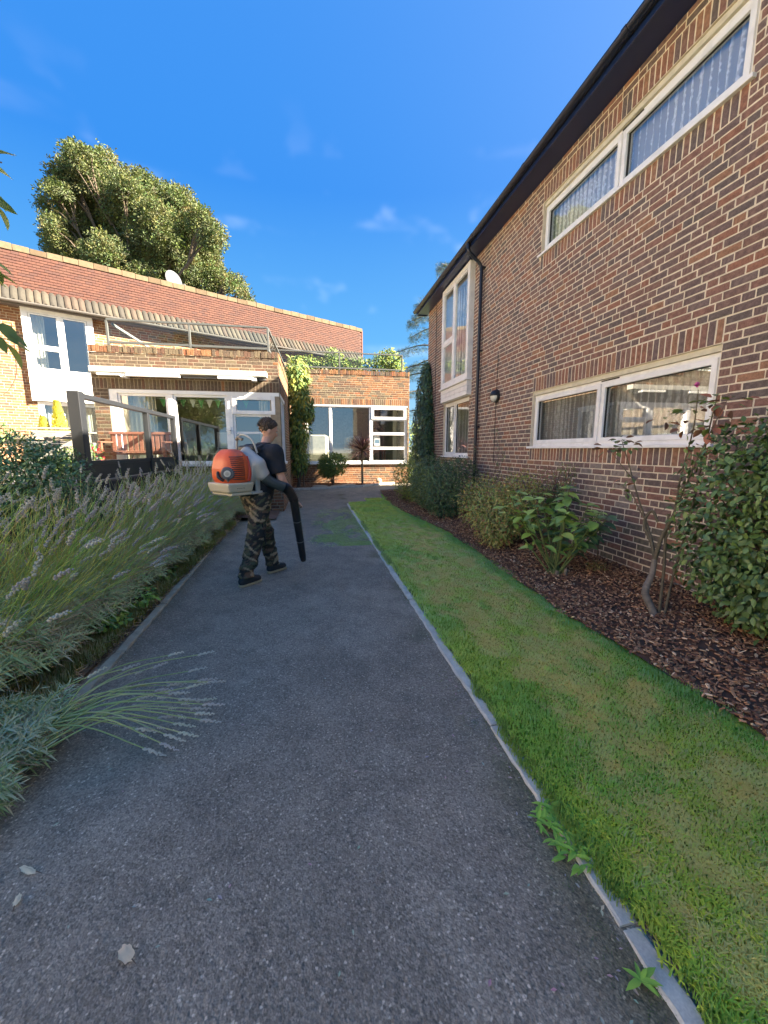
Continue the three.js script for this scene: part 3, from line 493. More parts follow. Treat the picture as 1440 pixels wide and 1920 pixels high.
  // windows
  for (const [W, name, ctn] of [[A, 'ground', 1], [U, 'upper', 2]]) {
    const [a0, a1, b0, b1] = W, mid = -4.64;
    part('lintel_trim', F.box(a0 + 0.003, a1 - 0.003, b1 - 0.06, b1 - 0.002, -0.16, -0.02), M.cream, B);
    const w = windowUnit(F, B, [a0 + 0.004, a1 - 0.004, b0 + 0.004, b1 - 0.062], [[a0 + 0.05, mid - 0.012, b0 + 0.05, b1 - 0.108, true], [mid + 0.012, a1 - 0.05, b0 + 0.05, b1 - 0.108, true]], { sill: 0.045, c: -0.12 });
    part('mullion', F.box(mid - 0.022, mid + 0.022, b0 + 0.055, b1 - 0.115, -0.115, -0.055, 0.005), M.upvc, w);
    part('vent_slot', F.box(mid - 0.02, mid + 0.28, b1 - 0.086, b1 - 0.070, -0.055, -0.046), M.rubber, w);
    part('net_curtain', drape(F, a0 + 0.01, a1 - 0.01, b0 + 0.01, b1 - 0.065, -0.175, name === 'ground' ? 29 : 33, 0.020, ctn), netMaterial(ctn), B);
    part('room', roomBox(F, a0 - 0.7, a1 + 0.6, b0 - 1.3, b1 + 0.14, -3.1, -0.302), M.room, B);
  }
  { // ground floor window below the oriel
    const [a0, a1, b0, b1] = D, mid = -9.95;
    windowUnit(F, B, [a0 + 0.004, a1 - 0.004, b0 + 0.004, b1 - 0.004], [[a0 + 0.05, mid - 0.01, b0 + 0.05, b1 - 0.05, true], [mid + 0.01, a1 - 0.05, b0 + 0.05, b1 - 0.05, false]], { sill: 0.05, c: -0.12 });
    part('net_curtain', drape(F, a0, a1, b0, b1, -0.36, 13, 0.04, 4), netMaterial(1), B);
    part('room', roomBox(F, a0 - 0.4, a1 + 0.4, 0.3, b1 + 0.03, -2.9, -0.302), M.room, B);
  }
  { // oriel: projecting white window box
    const [a0, a1] = [-10.68, -8.82], c = 0.14, O = part('oriel_window', [F.box(a0, a0 + 0.05, 2.74, 5.60, -0.28, c - 0.09, 0.004), F.box(a1 - 0.05, a1, 2.74, 5.60, -0.28, c - 0.09, 0.004), F.box(a0 + 0.048, a1 - 0.048, 5.53, 5.60, -0.28, c - 0.09), F.box(a0 + 0.048, a1 - 0.048, 2.74, 2.79, -0.28, c - 0.09)], M.upvc, B);
    const mid = -9.8;
    part('outer_frame', ring(F, a0 - 0.002, a1 + 0.002, 3.10, 5.602, 0.10, c - 0.088, c - 0.01), M.upvc, O);
    part('mullion', F.box(mid - 0.035, mid + 0.035, 3.2, 5.52, c - 0.085, c - 0.016, 0.005), M.upvc, O);
    part('transom', F.box(a0 + 0.1, mid - 0.035, 4.20, 4.27, c - 0.085, c - 0.014, 0.005), M.upvc, O);
    for (const [p0, p1, q0, q1] of [[a0 + 0.1, mid - 0.035, 4.27, 5.50], [a0 + 0.1, mid - 0.035, 3.2, 4.20], [mid + 0.035, a1 - 0.1, 3.2, 5.50]]) {
      part('sash', ring(F, p0, p1, q0, q1, 0.045, c - 0.078, c - 0.02), M.upvc, O);
      const g = new THREE.PlaneGeometry(p1 - p0 - 0.08, q1 - q0 - 0.08); g.translate((p0 + p1) / 2, (q0 + q1) / 2, c - 0.05); part('pane', g.applyMatrix4(F.m), M.glass, O);
    }
    part('sill', F.box(a0 - 0.03, a1 + 0.03, 3.065, 3.10, -0.2, c + 0.035, 0.006), M.upvc, O);
    for (let k = 0; k < 3; k++) part('cladding_board', F.box(a0 + 0.002, a1 - 0.002, 2.745 + k * 0.106, 2.745 + k * 0.106 + 0.102, c - 0.088, c - 0.016 - (k % 2) * 0.002, 0.006), M.upvc, O);
    part('net_curtain', drape(F, a0 + 0.05, a1 - 0.05, 3.1, 5.55, -0.2, 12, 0.04, 7), netMaterial(2), O);
    part('room', roomBox(F, a0 - 0.4, a1 + 0.4, 2.75, 5.6, -2.9, -0.302), M.room, B);
  }
  part('movement_joint', F.box(-11.55, -11.535, 0.0, 5.7, 0.0, 0.0135), std([0.05, 0.045, 0.04], 0.9), B);
}
{ // bulkhead lamp
  const L = thing('wall_lamp', 'round black and white eyelid lamp on the brick wall beside the downpipe', 'lamp', [3.66, 2.53, -7.5]);
  const disc = new THREE.CylinderGeometry(0.125, 0.13, 0.045, 28); disc.rotateZ(Math.PI / 2); part('back_plate', disc.translate(3.645, 2.53, -7.5), M.blackMetal, L);
  const sph = new THREE.SphereGeometry(0.105, 24, 14, 0, Math.PI * 2, 0, Math.PI / 2); sph.scale(1, 0.75, 1); sph.rotateZ(Math.PI / 2); part('diffuser', sph.clone().translate(3.622, 2.53, -7.5), std([0.78, 0.77, 0.72], 0.3), L);
  const hood = new THREE.SphereGeometry(0.118, 24, 12, Math.PI / 2, Math.PI, 0, Math.PI / 2); hood.scale(1, 0.80, 1); hood.rotateZ(Math.PI / 2);
  { const p = hood.attributes.position; let up = 0; for (let i = 0; i < p.count; i++) up += p.getY(i); if (up < 0) hood.rotateX(Math.PI); } part('hood', hood.translate(3.622, 2.532, -7.5), std([0.02, 0.02, 0.022], 0.4, { side: THREE.DoubleSide }), L);
  part('cable', [tube([V(3.658, 2.64, -7.5), V(3.66, 3.05, -7.495), V(3.66, 3.32, -7.5)], 0.006, 6), tube([V(3.658, 2.42, -7.5), V(3.66, 2.0, -7.51), V(3.66, 1.2, -7.5)], 0.006, 6)], M.rubber, L);
}
function netMaterial(k) { if (M['net' + k]) return M['net' + k]; const t = tex(256, (i, j) => { const a = fbm(i / 16, j / 16, k * 5, 3, 16), b = Math.sin(i / 256 * 6.283 * 3 + 2.5 * fbm(i / 64, j / 32, 3, 2, 4)); return 0.45 + 0.3 * smooth(-0.4, 0.8, b) + 0.3 * smooth(0.45, 0.62, a) * smooth(-0.2, 0.5, b); }); t.repeat.set(11, 1.6); return M['net' + k] = new THREE.MeshPhysicalMaterial({ color: k === 1 ? col(0.55, 0.54, 0.51) : col(1, 1, 1), roughness: 1, transmission: 0.15, thickness: 0, side: THREE.DoubleSide, map: t }); }

// ---------------------------------------------------------------- the sunlit buildings across the end
const pickWarm = (seed, darkP = 0.2) => (a, b, r) => { const q = r(), d = fbm(a * 0.8 + seed, b * 1.6, seed, 3); if (r() < darkP * 2 * smooth(0.42, 0.62, d)) return q < 0.5 ? 9 : q < 0.8 ? 8 : 6; return q < 0.2 ? 0 : q < 0.38 ? 1 : q < 0.52 ? 2 : q < 0.62 ? 3 : q < 0.78 ? 4 : q < 0.88 ? 5 : q < 0.93 ? 6 : 7; };
// row of upright coping bricks with uneven tops
function coping(F, a0, a1, b, seed, pick, c1 = 0.012, h = 0.15) {
  const r = rng(seed), l = [], n = Math.round((a1 - a0) / 0.075), w = (a1 - a0) / n, rot = new THREE.Quaternion().setFromRotationMatrix(new THREE.Matrix4().makeBasis(F.u, V(0, 1, 0), F.n));
  for (let i = 0; i < n; i++) { const hh = h + (r() - 0.5) * 0.03; l.push({ g: Math.floor(r() * 8), c: pick((a0 + i * w), b, r), n: F.n, m: trs(F.at(a0 + (i + 0.5) * w, b + hh / 2, c1 + (r() - 0.5) * 0.01), rot.clone().multiply(new THREE.Quaternion().setFromEuler(new THREE.Euler((r() - 0.5) * 0.04, (r() - 0.5) * 0.05, Math.PI / 2 + (r() - 0.5) * 0.05))), V(hh / 0.215, (w - 0.008) / 0.065, 1)) }); }
  return l;
}
function balustrade(t, posts, topY, botY, mat, size = 0.045, returnTo) {       // posts: points along the line
  for (const p of posts) part('post', bar(V(p.x, botY - 0.06, p.z), V(p.x, topY, p.z), size, size, 0.004), mat, t);
  for (let i = 0; i < posts.length - 1; i++) {
    const a = posts[i], b = posts[i + 1], d = b.clone().sub(a).setY(0).normalize();
    part('top_rail', bar(V(a.x, topY + 0.018, a.z), V(b.x, topY + 0.018, b.z), size * 1.15, 0.04, 0.004), mat, t);
    part('bottom_rail', bar(V(a.x, botY, a.z), V(b.x, botY, b.z), size * 0.9, 0.045, 0.004), mat, t);
    const g = new THREE.PlaneGeometry(a.distanceTo(b) - 0.06, topY - botY - 0.03); g.rotateY(Math.atan2(-d.z, d.x)); g.translate((a.x + b.x) / 2, (topY + botY) / 2, (a.z + b.z) / 2); part('pane', g, M.clearGlass, t);
  }
}
const groupRail = std([0.10, 0.105, 0.10], 0.55);

{ // garden room straight ahead
  const B = thing('garden_room', 'sunlit flat roofed brick extension with a wide white window straight ahead', 'building', [1.4, 0.2, -14.5]);
  const F = frame(V(0, 0, -14.5), X3, Z3), win = [-0.2, 3.56, 0.975, 3.075];
  const wall = part('wall', wallCore(F.o, F.u, F.n, [-1.2, 3.62, 0.0, 4.15], [win], 0.28), M.mortarWarm, B);
  const sold = [[-0.7, 3.62, 3.075, 3.30]];
  const items = layBricks(F.o, F.u, F.n, [-1.1, 3.62, 0.0, 4.125], [win], pickWarm(3, 0.3), { soldiers: sold, seed: 21 }).concat(coping(F, -1.1, 3.62, 4.125, 8, pickWarm(5, 0.5)));
  pieces(wall, 'brick', 'small_bricks', items, brickGeos, warmMix, BRICK);
  part('side_wall', bx(3.34, 3.62, 0, 4.15, -20, -14.782), M.mortarWarm, B); part('roof', bx(-1.2, 3.62, 3.6, 3.75, -20, -14.79), M.slate, B);
  const m1 = 0.70, m2 = 2.18;
  const w = windowUnit(F, B, [-0.196, 3.556, 0.98, 3.07], [[-0.14, m1 - 0.02, 1.03, 3.02], [m1 + 0.02, m2 - 0.03, 1.03, 3.02]], { c: -0.11, w: 0.06, sill: 0.06 });
  part('mullion', F.box(m1 - 0.045, m1 + 0.045, 1.03, 3.02, -0.105, -0.02, 0.006), M.upvc, w); part('mullion', F.box(m2 - 0.05, m2 + 0.02, 1.03, 3.02, -0.105, -0.02, 0.006), M.upvc, w);
  const ys = [1.03, 1.53, 2.06, 2.58, 3.02];
  for (let k = 0; k < 4; k++) { const op = k === 3, a0 = m2 + 0.02, a1 = 3.50; part('sash', ring(F, a0, a1, ys[k], ys[k + 1], op ? 0.09 : 0.05, -0.105, op ? 0.0 : -0.03), M.upvc, w); const e = op ? 0.08 : 0.042, g = new THREE.PlaneGeometry(a1 - a0 - 2 * e, ys[k + 1] - ys[k] - 2 * e); g.translate((a0 + a1) / 2, (ys[k] + ys[k + 1]) / 2, -0.06); part('pane', g.applyMatrix4(F.m), M.glass, w); }
  part('head_trim', F.box(-0.198, 3.558, 3.012, 3.0745, -0.02, 0.004), std([0.55, 0.56, 0.58], 0.5), w);
  part('room', roomBox(F, -0.9, 3.25, 0.85, 3.2, -4.4, -0.282), M.room, B);
  part('curtain', drape(F, 3.08, 3.42, 0.5, 3.05, -0.42, 5, 0.035, 12), M.curtain, B);
  part('picture', F.box(1.05, 1.75, 1.6, 2.6, -4.39, -4.36), std([0.06, 0.05, 0.045], 0.6), B);
}
{ // what stands in the garden room
  const chair = (x, z, turn, label) => {
    const t = thing('wing_armchair', label, 'armchair', [x, 0.85, z], 'armchairs in the garden room'); t.rotation.y = turn;
    const P = (n, g) => { const o = new THREE.Mesh(g, M.fabric); o.name = n; t.add(o); };
    const R = (w, h, d, x0, y0, z0, b = 0.06) => boxUV(new RoundedBoxGeometry(w, h, d, 3, b).translate(x0, y0, z0));
    P('backrest', R(0.62, 0.78, 0.16, 0, 0.78, 0.28)); P('seat', R(0.56, 0.2, 0.58, 0, 0.38, -0.05)); for (const s of [-1, 1]) { P('armrest', R(0.13, 0.36, 0.6, s * 0.33, 0.46, -0.03)); P('wing', R(0.09, 0.5, 0.26, s * 0.33, 0.88, 0.16, 0.04)); for (const zz of [-0.28, 0.3]) { const l = new THREE.Mesh(new THREE.CylinderGeometry(0.022, 0.016, 0.22, 8).translate(s * 0.27, 0.11, zz), M.timber); l.name = 'leg'; t.add(l); } }
  };
  chair(0.28, -15.15, -0.1, 'cream wing armchair with its back to the leftmost pane of the garden room window');
  chair(1.62, -16.4, 0.5, 'second cream wing armchair further inside, seen behind the middle pane');
  const L = thing('table_lamp', 'dark shaded table lamp behind the small panes', 'lamp', [2.55, 1.45, -15.6]);
  part('lamp_shade', new THREE.CylinderGeometry(0.12, 0.26, 0.26, 24, 1, true).translate(2.55, 2.42, -15.6), std([0.05, 0.04, 0.045], 0.9, { side: THREE.DoubleSide }), L);
  part('lamp_stem', new THREE.LatheGeometry([[0.1, 0], [0.1, 0.02], [0.03, 0.05], [0.05, 0.3], [0.09, 0.5], [0.04, 0.75], [0.012, 0.85], [0.012, 0.95]].map(([a, b]) => new THREE.Vector2(a, b)), 20).translate(2.55, 1.45, -15.6), std([0.3, 0.26, 0.2], 0.4), L);
  const S = thing('side_table', 'small wooden table under the lamp in the garden room', 'table', [2.55, 0.85, -15.6]);
  part('tabletop', bx(2.2, 2.9, 1.41, 1.45, -15.9, -15.3, 0.01), M.timber, S); for (const [a, b] of [[2.25, -15.85], [2.85, -15.85], [2.25, -15.35], [2.85, -15.35]]) part('leg', bx(a - 0.02, a + 0.02, 0.85, 1.41, b - 0.02, b + 0.02), M.timber, S);
  const N = thing('window_notice', 'small white paper notice with a blue picture stuck inside the garden room panes', 'notice', [2.42, 1.8, -14.58]);
  part('sheet', bx(2.31, 2.53, 1.62, 1.98, -14.590, -14.586), std([0.75, 0.75, 0.73], 0.8), N); part('picture', bx(2.34, 2.50, 1.72, 1.84, -14.585, -14.583), std([0.15, 0.28, 0.4], 0.8), N);
}
{ const t = thing('roof_balustrade', 'glass balustrade on the roof edge of the garden room', 'balustrade', [1.2, 4.2, -14.55], 'roof terrace balustrades'); balustrade(t, [V(-1.1, 0, -14.6), V(1.07, 0, -14.6), V(3.36, 0, -14.6)], 4.86, 4.36, groupRail); balustrade(t, [V(3.36, 0, -14.65), V(3.36, 0, -17.5)], 4.86, 4.36, groupRail); }

{ // lounge bay with sliding doors and parapet
  const B = thing('lounge_bay', 'single storey brick bay with white sliding doors, awning and dark brown parapet', 'building', [-2.6, 0, -9.6]);
  const F = frame(V(0, 0, -9.6), X3, Z3), win = [-4.26, -0.69, 1.10, 2.775];
  const wall = part('wall', wallCore(F.o, F.u, F.n, [-4.56, -0.69, 0, 3.5], [[-4.26, -0.9, 1.10, 2.775]], 0.25), M.mortarDark, B);
  const sold = [[-4.56, -0.69, 2.775, 3.0]];
  const items = layBricks(F.o, F.u, F.n, [-4.56, -0.69, 0, 3.525], [win], (a, b, r, s) => b > 2.7 && r() < 0.93 ? (r() < 0.5 ? 9 : r() < 0.5 ? 8 : 6) : pickWarm(9, 0.3)(a, b, r), { soldiers: sold, seed: 31 }).concat(coping(F, -4.56, -0.69, 3.525, 5, pickWarm(2, 1.0), 0.016, 0.13));  // mostly the darkest brick tones above the doors and in the coping
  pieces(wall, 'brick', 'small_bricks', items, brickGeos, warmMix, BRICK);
  const G = frame(V(-0.69, 0, 0), V(0, 0, -1), X3);      // return wall facing the path
  const sw = part('side_wall', wallCore(G.o, G.u, G.n, [9.602, 14.5, 0, 3.5], [[9.7, 11.2, 1.10, 2.775]], 0.22), M.mortarWarm, B);
  pieces(sw, 'brick', 'small_bricks', layBricks(G.o, G.u, G.n, [9.602, 14.5, 0, 3.525], [[9.6, 11.2, 1.10, 2.775]], pickWarm(14, 0.2), { soldiers: [[9.602, 11.3, 2.775, 3.0]], seed: 33 }).concat(coping(G, 9.602, 14.5, 3.525, 9, pickWarm(7, 0.5), 0.012, 0.13)), brickGeos, warmMix, BRICK);
  part('left_wall', bx(-4.56, -4.34, 0, 3.5, -14.3, -9.852), M.mortarWarm, B); part('roof', bx(-4.34, -0.92, 3.2, 3.32, -14.3, -9.852), M.slate, B);
  // white jamb board, frames and panes
  const w = part('sliding_doors', [F.box(-4.26, -4.10, 1.10, 2.77, -0.16, -0.01, 0.006), F.box(-4.10, -0.70, 2.69, 2.77, -0.15, 0.004, 0.006), F.box(-4.10, -0.70, 1.10, 1.17, -0.15, 0.03, 0.006)], M.upvc, B);
  for (const x of [-3.04, -1.80]) part('mullion', F.box(x - 0.055, x + 0.055, 1.17, 2.69, -0.13, -0.01, 0.006), M.upvc, w);
  part('corner_post', F.box(-0.80, -0.692, 1.17, 2.69, -0.12, -0.004, 0.006), M.upvc, w);
  for (const [a0, a1, b0, b1, op] of [[-4.1, -3.095, 1.17, 2.69], [-2.985, -1.855, 1.17, 2.69], [-1.745, -0.80, 2.28, 2.69, 1], [-1.745, -0.80, 1.17, 2.28]]) { const e = op ? 0.085 : 0.05; part('sash', ring(F, a0, a1, b0, b1, e, -0.12, op ? 0.008 : -0.03), M.upvc, w); const g = new THREE.PlaneGeometry(a1 - a0 - 2 * e + 0.02, b1 - b0 - 2 * e + 0.02); g.translate((a0 + a1) / 2, (b0 + b1) / 2, -0.07); part('pane', g.applyMatrix4(F.m), M.glass, w); }
  part('glazing_bar', F.box(-1.70, -0.85, 1.84, 1.89, -0.085, -0.05, 0.004), M.upvc, w);
  part('door_handle', [F.box(-1.835, -1.80, 1.84, 2.0, -0.01, 0.012, 0.004), F.box(-1.83, -1.805, 1.90, 1.93, 0.012, 0.06, 0.004), F.box(-1.90, -1.805, 1.905, 1.925, 0.045, 0.06, 0.004)], M.upvc, w);
  for (const [c0, c1] of [[9.72, 10.42], [10.46, 11.18]]) { part('sash', ring(G, c0, c1, 1.17, 2.69, 0.06, -0.12, -0.02), M.upvc, w); const g = new THREE.PlaneGeometry(c1 - c0 - 0.1, 1.42); g.translate((c0 + c1) / 2, 1.93, -0.07); part('pane', g.applyMatrix4(G.m), M.glass, w); }
  part('side_frame', [G.box(9.7, 11.2, 2.69, 2.77, -0.14, 0.004, 0.005), G.box(9.7, 11.2, 1.10, 1.17, -0.14, 0.03, 0.005)], M.upvc, w);
  part('room', roomBox(F, -4.3, -0.98, 1.02, 2.95, -4.3, -0.255), M.roomDark, B);
  part('curtain', drape(F, -4.14, -3.45, 1.1, 2.7, -0.33, 8, 0.035, 3), M.curtain, B);
  part('curtain', drape(F, -1.2, -0.98, 1.1, 2.7, -0.33, 4, 0.03, 6), M.curtain, B);
}
{ // awning cassette
  const t = thing('awning', 'long white folded awning cassette under the bay parapet', 'awning', [-2.7, 3.1, -9.5]);
  part('cassette', bx(-4.50, -0.94, 3.075, 3.20, -9.59, -9.38, 0.015), M.awn ||= std([0.52, 0.50, 0.44], 0.6, { map: fineTex }), t); part('front_bar', [bx(-4.36, -3.92, 3.02, 3.06, -9.44, -9.38, 0.008), bx(-3.80, -2.74, 3.01, 3.066, -9.45, -9.37, 0.008), bx(-1.98, -1.24, 3.01, 3.066, -9.45, -9.37, 0.008)], M.white, t);
  for (const x of [-3.86, -1.22]) part('bracket', bx(x - 0.06, x + 0.06, 2.99, 3.08, -9.59, -9.40, 0.01), M.white, t);
  for (const [a, b] of [[-2.70, -2.02], [-1.12, -0.96]]) part('folded_arm', bar(V(a, 3.03, -9.46), V(b, 3.03, -9.46), 0.05, 0.03, 0.006), M.greyMetal, t);
}
{ const t = thing('bay_balustrade', 'dark framed glass balustrade leaning above the bay parapet', 'balustrade', [-2.6, 3.65, -9.75], 'roof terrace balustrades'); balustrade(t, [V(-4.22, 0, -9.75), V(-2.58, 0, -9.75), V(-0.91, 0, -9.75)], 4.20, 3.76, groupRail); balustrade(t, [V(-0.91, 0, -9.80), V(-0.80, 0, -14.2)], 4.20, 3.76, groupRail); part('stay_bar', bar(V(-4.15, 4.15, -9.8), V(-3.3, 3.6, -10.7), 0.045, 0.045), groupRail, t); }
{ // bunting
  const green = std([0.03, 0.30, 0.08], 0.8, { side: THREE.DoubleSide }), wh = std([0.75, 0.75, 0.72], 0.8, { side: THREE.DoubleSide });
  const t = thing('bunting', 'string of green and white pennants hung inside the sliding doors', 'bunting', [-2.4, 2.6, -9.95]);
  part('string', tube([V(-4, 2.66, -9.95), V(-2.4, 2.61, -9.95), V(-1.0, 2.66, -9.95)], 0.004, 5, 6), M.white, t);
  [-3.30, -2.88, -2.67, -2.49, -2.31, -2.12, -1.5].forEach((x, k) => { const s = new THREE.Shape([new THREE.Vector2(-0.075, 0), new THREE.Vector2(0.075, 0), new THREE.Vector2(0, -0.19)]); const g = new THREE.ExtrudeGeometry(s, { depth: 0.003, bevelEnabled: false }); part('pennant', g.translate(x, 2.625, -9.95), k === 2 || k === 4 ? wh : green, t); });
}
{ // long house behind, angled
  const a = 61 * Math.PI / 180, u = V(Math.sin(a), 0, -Math.cos(a)), n = V(Math.cos(a), 0, Math.sin(a)), o = V(-8.55, 0, -12.76), F = frame(o, u, n), wEnd = 12.55, wStart = -7;
  const B = thing('tile_hung_house', 'long sunlit brick house with red tile hung upper band behind the terrace', 'building', [-4.5, 0, -15.0]);
  const W1 = [0.86, 2.40, 3.62, 5.36], W2 = [0.93, 2.5, 1.1, 2.86], W3 = [4.5, 6.4, 3.75, 4.35], W4 = [7.4, 9.2, 3.75, 4.55];
  const holes = [W1, W2, W3, W4];
  const wall = part('wall', wallCore(F.o, F.u, F.n, [wStart, wEnd, 0.2, 5.5], holes, 0.28), M.mortarWarm, B);
  const items = layBricks(F.o, F.u, F.n, [wStart + 4, 10, 0.975, 5.475], holes.concat([[0.86, 2.4, 2.86, 3.62], [2.6, 8.5, 0, 3.2]]), pickWarm(4, 0.1), { soldiers: [[4.5, 6.4, 4.35, 4.575]], seed: 41 });
  pieces(wall, 'brick', 'small_bricks', items, brickGeos, warmMix, BRICK);
  part('side_wall', [F.box(wEnd - 0.28, wEnd, 0, 5.5, -7.5, -0.285), F.box(wStart, wStart + 0.28, 0, 5.5, -7.5, -0.285), F.box(wStart, wEnd, 0, 5.5, -7.8, -7.502)], M.mortarWarm, B);
  // pantile skirt: grey corrugated eaves tiles
  const sk = []; for (let k = 0; k < 120; k++) { const w0 = wStart + 0.02 + k * 0.163; if (w0 + 0.16 > wEnd) break; sk.push(k); }
  const pan = (() => { const P = [], I = []; for (let i = 0; i <= 6; i++) { const t = i / 6, x = t * 0.17, y = 0.03 * Math.sin(t * Math.PI * 1.5) + (t > 0.66 ? -0.012 : 0); P.push(x, 0.0 + y, 0.40, x, 0.42 + y, 0.03, x, y - 0.02, 0.40); } for (let i = 0; i < 6; i++) { const q = i * 3; I.push(q, q + 3, q + 1, q + 1, q + 3, q + 4, q, q + 2, q + 3, q + 2, q + 5, q + 3); } const g = new THREE.BufferGeometry(); g.setAttribute('position', new THREE.Float32BufferAttribute(P, 3)); g.setIndex(I); const f = g.toNonIndexed(); f.computeVertexNormals(); return boxUV(f); })();
  const eave = part('eaves_roof', F.box(wStart, wEnd, 5.36, 5.40, -0.28, 0.36), M.slate, B);
  const grey = [[0.085, 0.07, 0.05], [0.065, 0.056, 0.042], [0.095, 0.078, 0.055], [0.055, 0.048, 0.038], [0.08, 0.058, 0.042]];
  { const r = rng(6), q = new THREE.Quaternion().setFromRotationMatrix(new THREE.Matrix4().makeBasis(u, V(0, 1, 0), n)); pieces(eave, 'pantile', 'small_pantiles', sk.map((k) => ({ g: 0, c: Math.floor(r() * 5), m: trs(F.at(wStart + 0.02 + k * 0.163, 5.46 + (r() - 0.5) * 0.01, 0.0), q, 1) })), [pan], grey, (c, vc) => std(c, 0.9, { map: tileTex, vertexColors: vc, side: THREE.DoubleSide })); }
  { const g = []; for (let k = 0; k <= 8; k++) { const t = Math.PI * (1 + k / 8); g.push(new THREE.Vector2(Math.cos(t) * 0.055, Math.sin(t) * 0.055)); } g.push(new THREE.Vector2(0.05, 0.006), new THREE.Vector2(-0.05, 0.006)); const e = new THREE.ExtrudeGeometry(new THREE.Shape(g), { depth: wEnd - wStart, bevelEnabled: false }); e.rotateY(Math.PI / 2); e.translate(wStart, 5.42, 0.44); part('gutter', e.applyMatrix4(F.m), std([0.12, 0.11, 0.10], 0.6), B); }
  part('bargeboard', F.box(wStart, wEnd, 5.33, 5.42, 0.35, 0.375), std([0.10, 0.085, 0.07], 0.7), B);
  // tile hanging in lapped rows, each tile tipped outwards
  const hang = part('tile_hanging', F.box(wStart, wEnd, 5.5, 6.8, -0.3, -0.02), M.slate, B);
  const tg = (() => { const g = new RoundedBoxGeometry(0.163, 0.125, 0.018, 1, 0.003); return boxUV(g); })();
  const tiles = [], r = rng(8), tilt = new THREE.Quaternion().setFromEuler(new THREE.Euler(-0.20, 0, 0)), q0 = new THREE.Quaternion().setFromRotationMatrix(new THREE.Matrix4().makeBasis(u, V(0, 1, 0), n)).multiply(tilt);
  for (let row = 0; row < 13; row++) for (let k = 0; k < 117; k++) { const w0 = wStart + (k + (row % 2) * 0.5) * 0.166 + 0.08; if (w0 < -1.5 || w0 > wEnd - 0.05) continue; tiles.push({ g: 0, c: Math.floor(r() * 6), n, m: trs(F.at(w0, 5.88 + row * 0.074, 0.02 + (r() - 0.5) * 0.004), q0.clone().multiply(new THREE.Quaternion().setFromEuler(new THREE.Euler((r() - 0.5) * 0.03, 0, (r() - 0.5) * 0.02))), 1) }); }
  pieces(hang, 'tile', 'small_tiles', tiles, [tg], [[0.115, 0.041, 0.025], [0.106, 0.037, 0.024], [0.123, 0.045, 0.028], [0.098, 0.035, 0.024], [0.111, 0.043, 0.027], [0.089, 0.034, 0.025]], (c, vc) => M.roofTile(c, vc));
  part('tile_corner', F.box(wEnd - 0.02, wEnd + 0.03, 5.5, 6.86, -0.3, 0.03), std([0.3, 0.1, 0.065], 0.9, { map: tileTex }), B);
  for (let k = 0; k < 42; k++) { const w0 = wStart + 5 + k * 0.355, w1 = w0 + 0.35; if (w1 > wEnd + 0.06) break; part('coping_stone', F.box(w0, w1, 6.80 + (r() - 0.5) * 0.012, 6.96 + (r() - 0.5) * 0.03, -0.34, 0.055 + (r() - 0.5) * 0.012, 0.012), k % 4 === 1 ? M.copA ||= std([0.128, 0.089, 0.051], 0.95, { map: mortarTex }) : M.copB ||= std([0.178, 0.128, 0.075], 0.95, { map: mortarTex }), B); }
  // two storey white window with panel between
  const ow = windowUnit(F, B, [W1[0] - 0.02, W1[1] + 0.02, W1[2] - 0.02, W1[3] + 0.02], [[0.98, 1.62, 4.36, 5.24, 0], [0.98, 1.62, 3.72, 4.32, 1], [1.70, 2.28, 3.72, 5.24, 0]], { c: 0.09, w: 0.13 });
  part('mullion', F.box(1.61, 1.71, 3.7, 5.25, 0.095, 0.16, 0.006), M.upvc, ow);
  part('transom', F.box(0.98, 1.62, 4.30, 4.38, 0.095, 0.158, 0.006), M.upvc, ow);
  part('window_cheek', [F.box(W1[0] - 0.03, W1[0] - 0.001, 2.86, 5.38, 0.0, 0.155), F.box(W1[1] + 0.001, W1[1] + 0.03, 2.86, 5.38, 0.0, 0.155)], M.upvc, ow);
  part('spandrel_panel', F.box(W1[0] - 0.02, W1[1] + 0.02, 2.87, 3.598, 0.0, 0.135, 0.006), M.upvc, B);
  windowUnit(F, B, [W2[0], W2[1], W2[2], W2[3]], [[1.03, 1.66, 1.15, 2.80, 0], [1.76, 2.44, 1.15, 2.80, 0]], { c: -0.06, w: 0.09 });
  part('vertical_blind', drape(F, 0.95, 2.5, 1.15, 2.84, -0.24, 17, 0.035, 2), std([0.36, 0.38, 0.34], 0.9, { side: THREE.DoubleSide }), B);
  part('curtain', drape(F, 0.9, 1.3, 3.62, 5.36, -0.22, 5, 0.03, 9), std([0.55, 0.54, 0.46], 0.9, { side: THREE.DoubleSide }), B); part('curtain', drape(F, 2.22, 2.42, 3.62, 5.36, -0.22, 3, 0.03, 5), std([0.50, 0.52, 0.50], 0.9, { side: THREE.DoubleSide }), B);
  for (const W of [W3, W4]) windowUnit(F, B, W, [[W[0] + 0.06, (W[0] + W[1]) / 2, W[2] + 0.06, W[3] - 0.06, 1], [(W[0] + W[1]) / 2, W[1] - 0.06, W[2] + 0.06, W[3] - 0.06, 1]], { c: -0.05, w: 0.09 });
  part('room', roomBox(F, 0.3, 3.2, 3.3, 5.42, -3, -0.285), M.room, B); part('room', roomBox(F, 0.3, 3.2, 0.9, 2.95, -3, -0.285), M.roomDark, B); part('room', roomBox(F, 4, 9.6, 3.3, 5.2, -3, -0.285), M.roomDark, B);
  part('cable', tube([F.at(0.62, 4.9, 0.012), F.at(0.6, 4.0, 0.014), F.at(0.55, 3.5, 0.014), F.at(0.35, 3.1, 0.014), F.at(0.2, 2.95, 0.012)], 0.006, 5, 4), std([0.16, 0.05, 0.03], 0.7), B);
  // roof behind the coping, slope away
  part('roof', F.box(wStart, wEnd, 6.3, 6.4, -7.6, -0.345), M.slate, B);
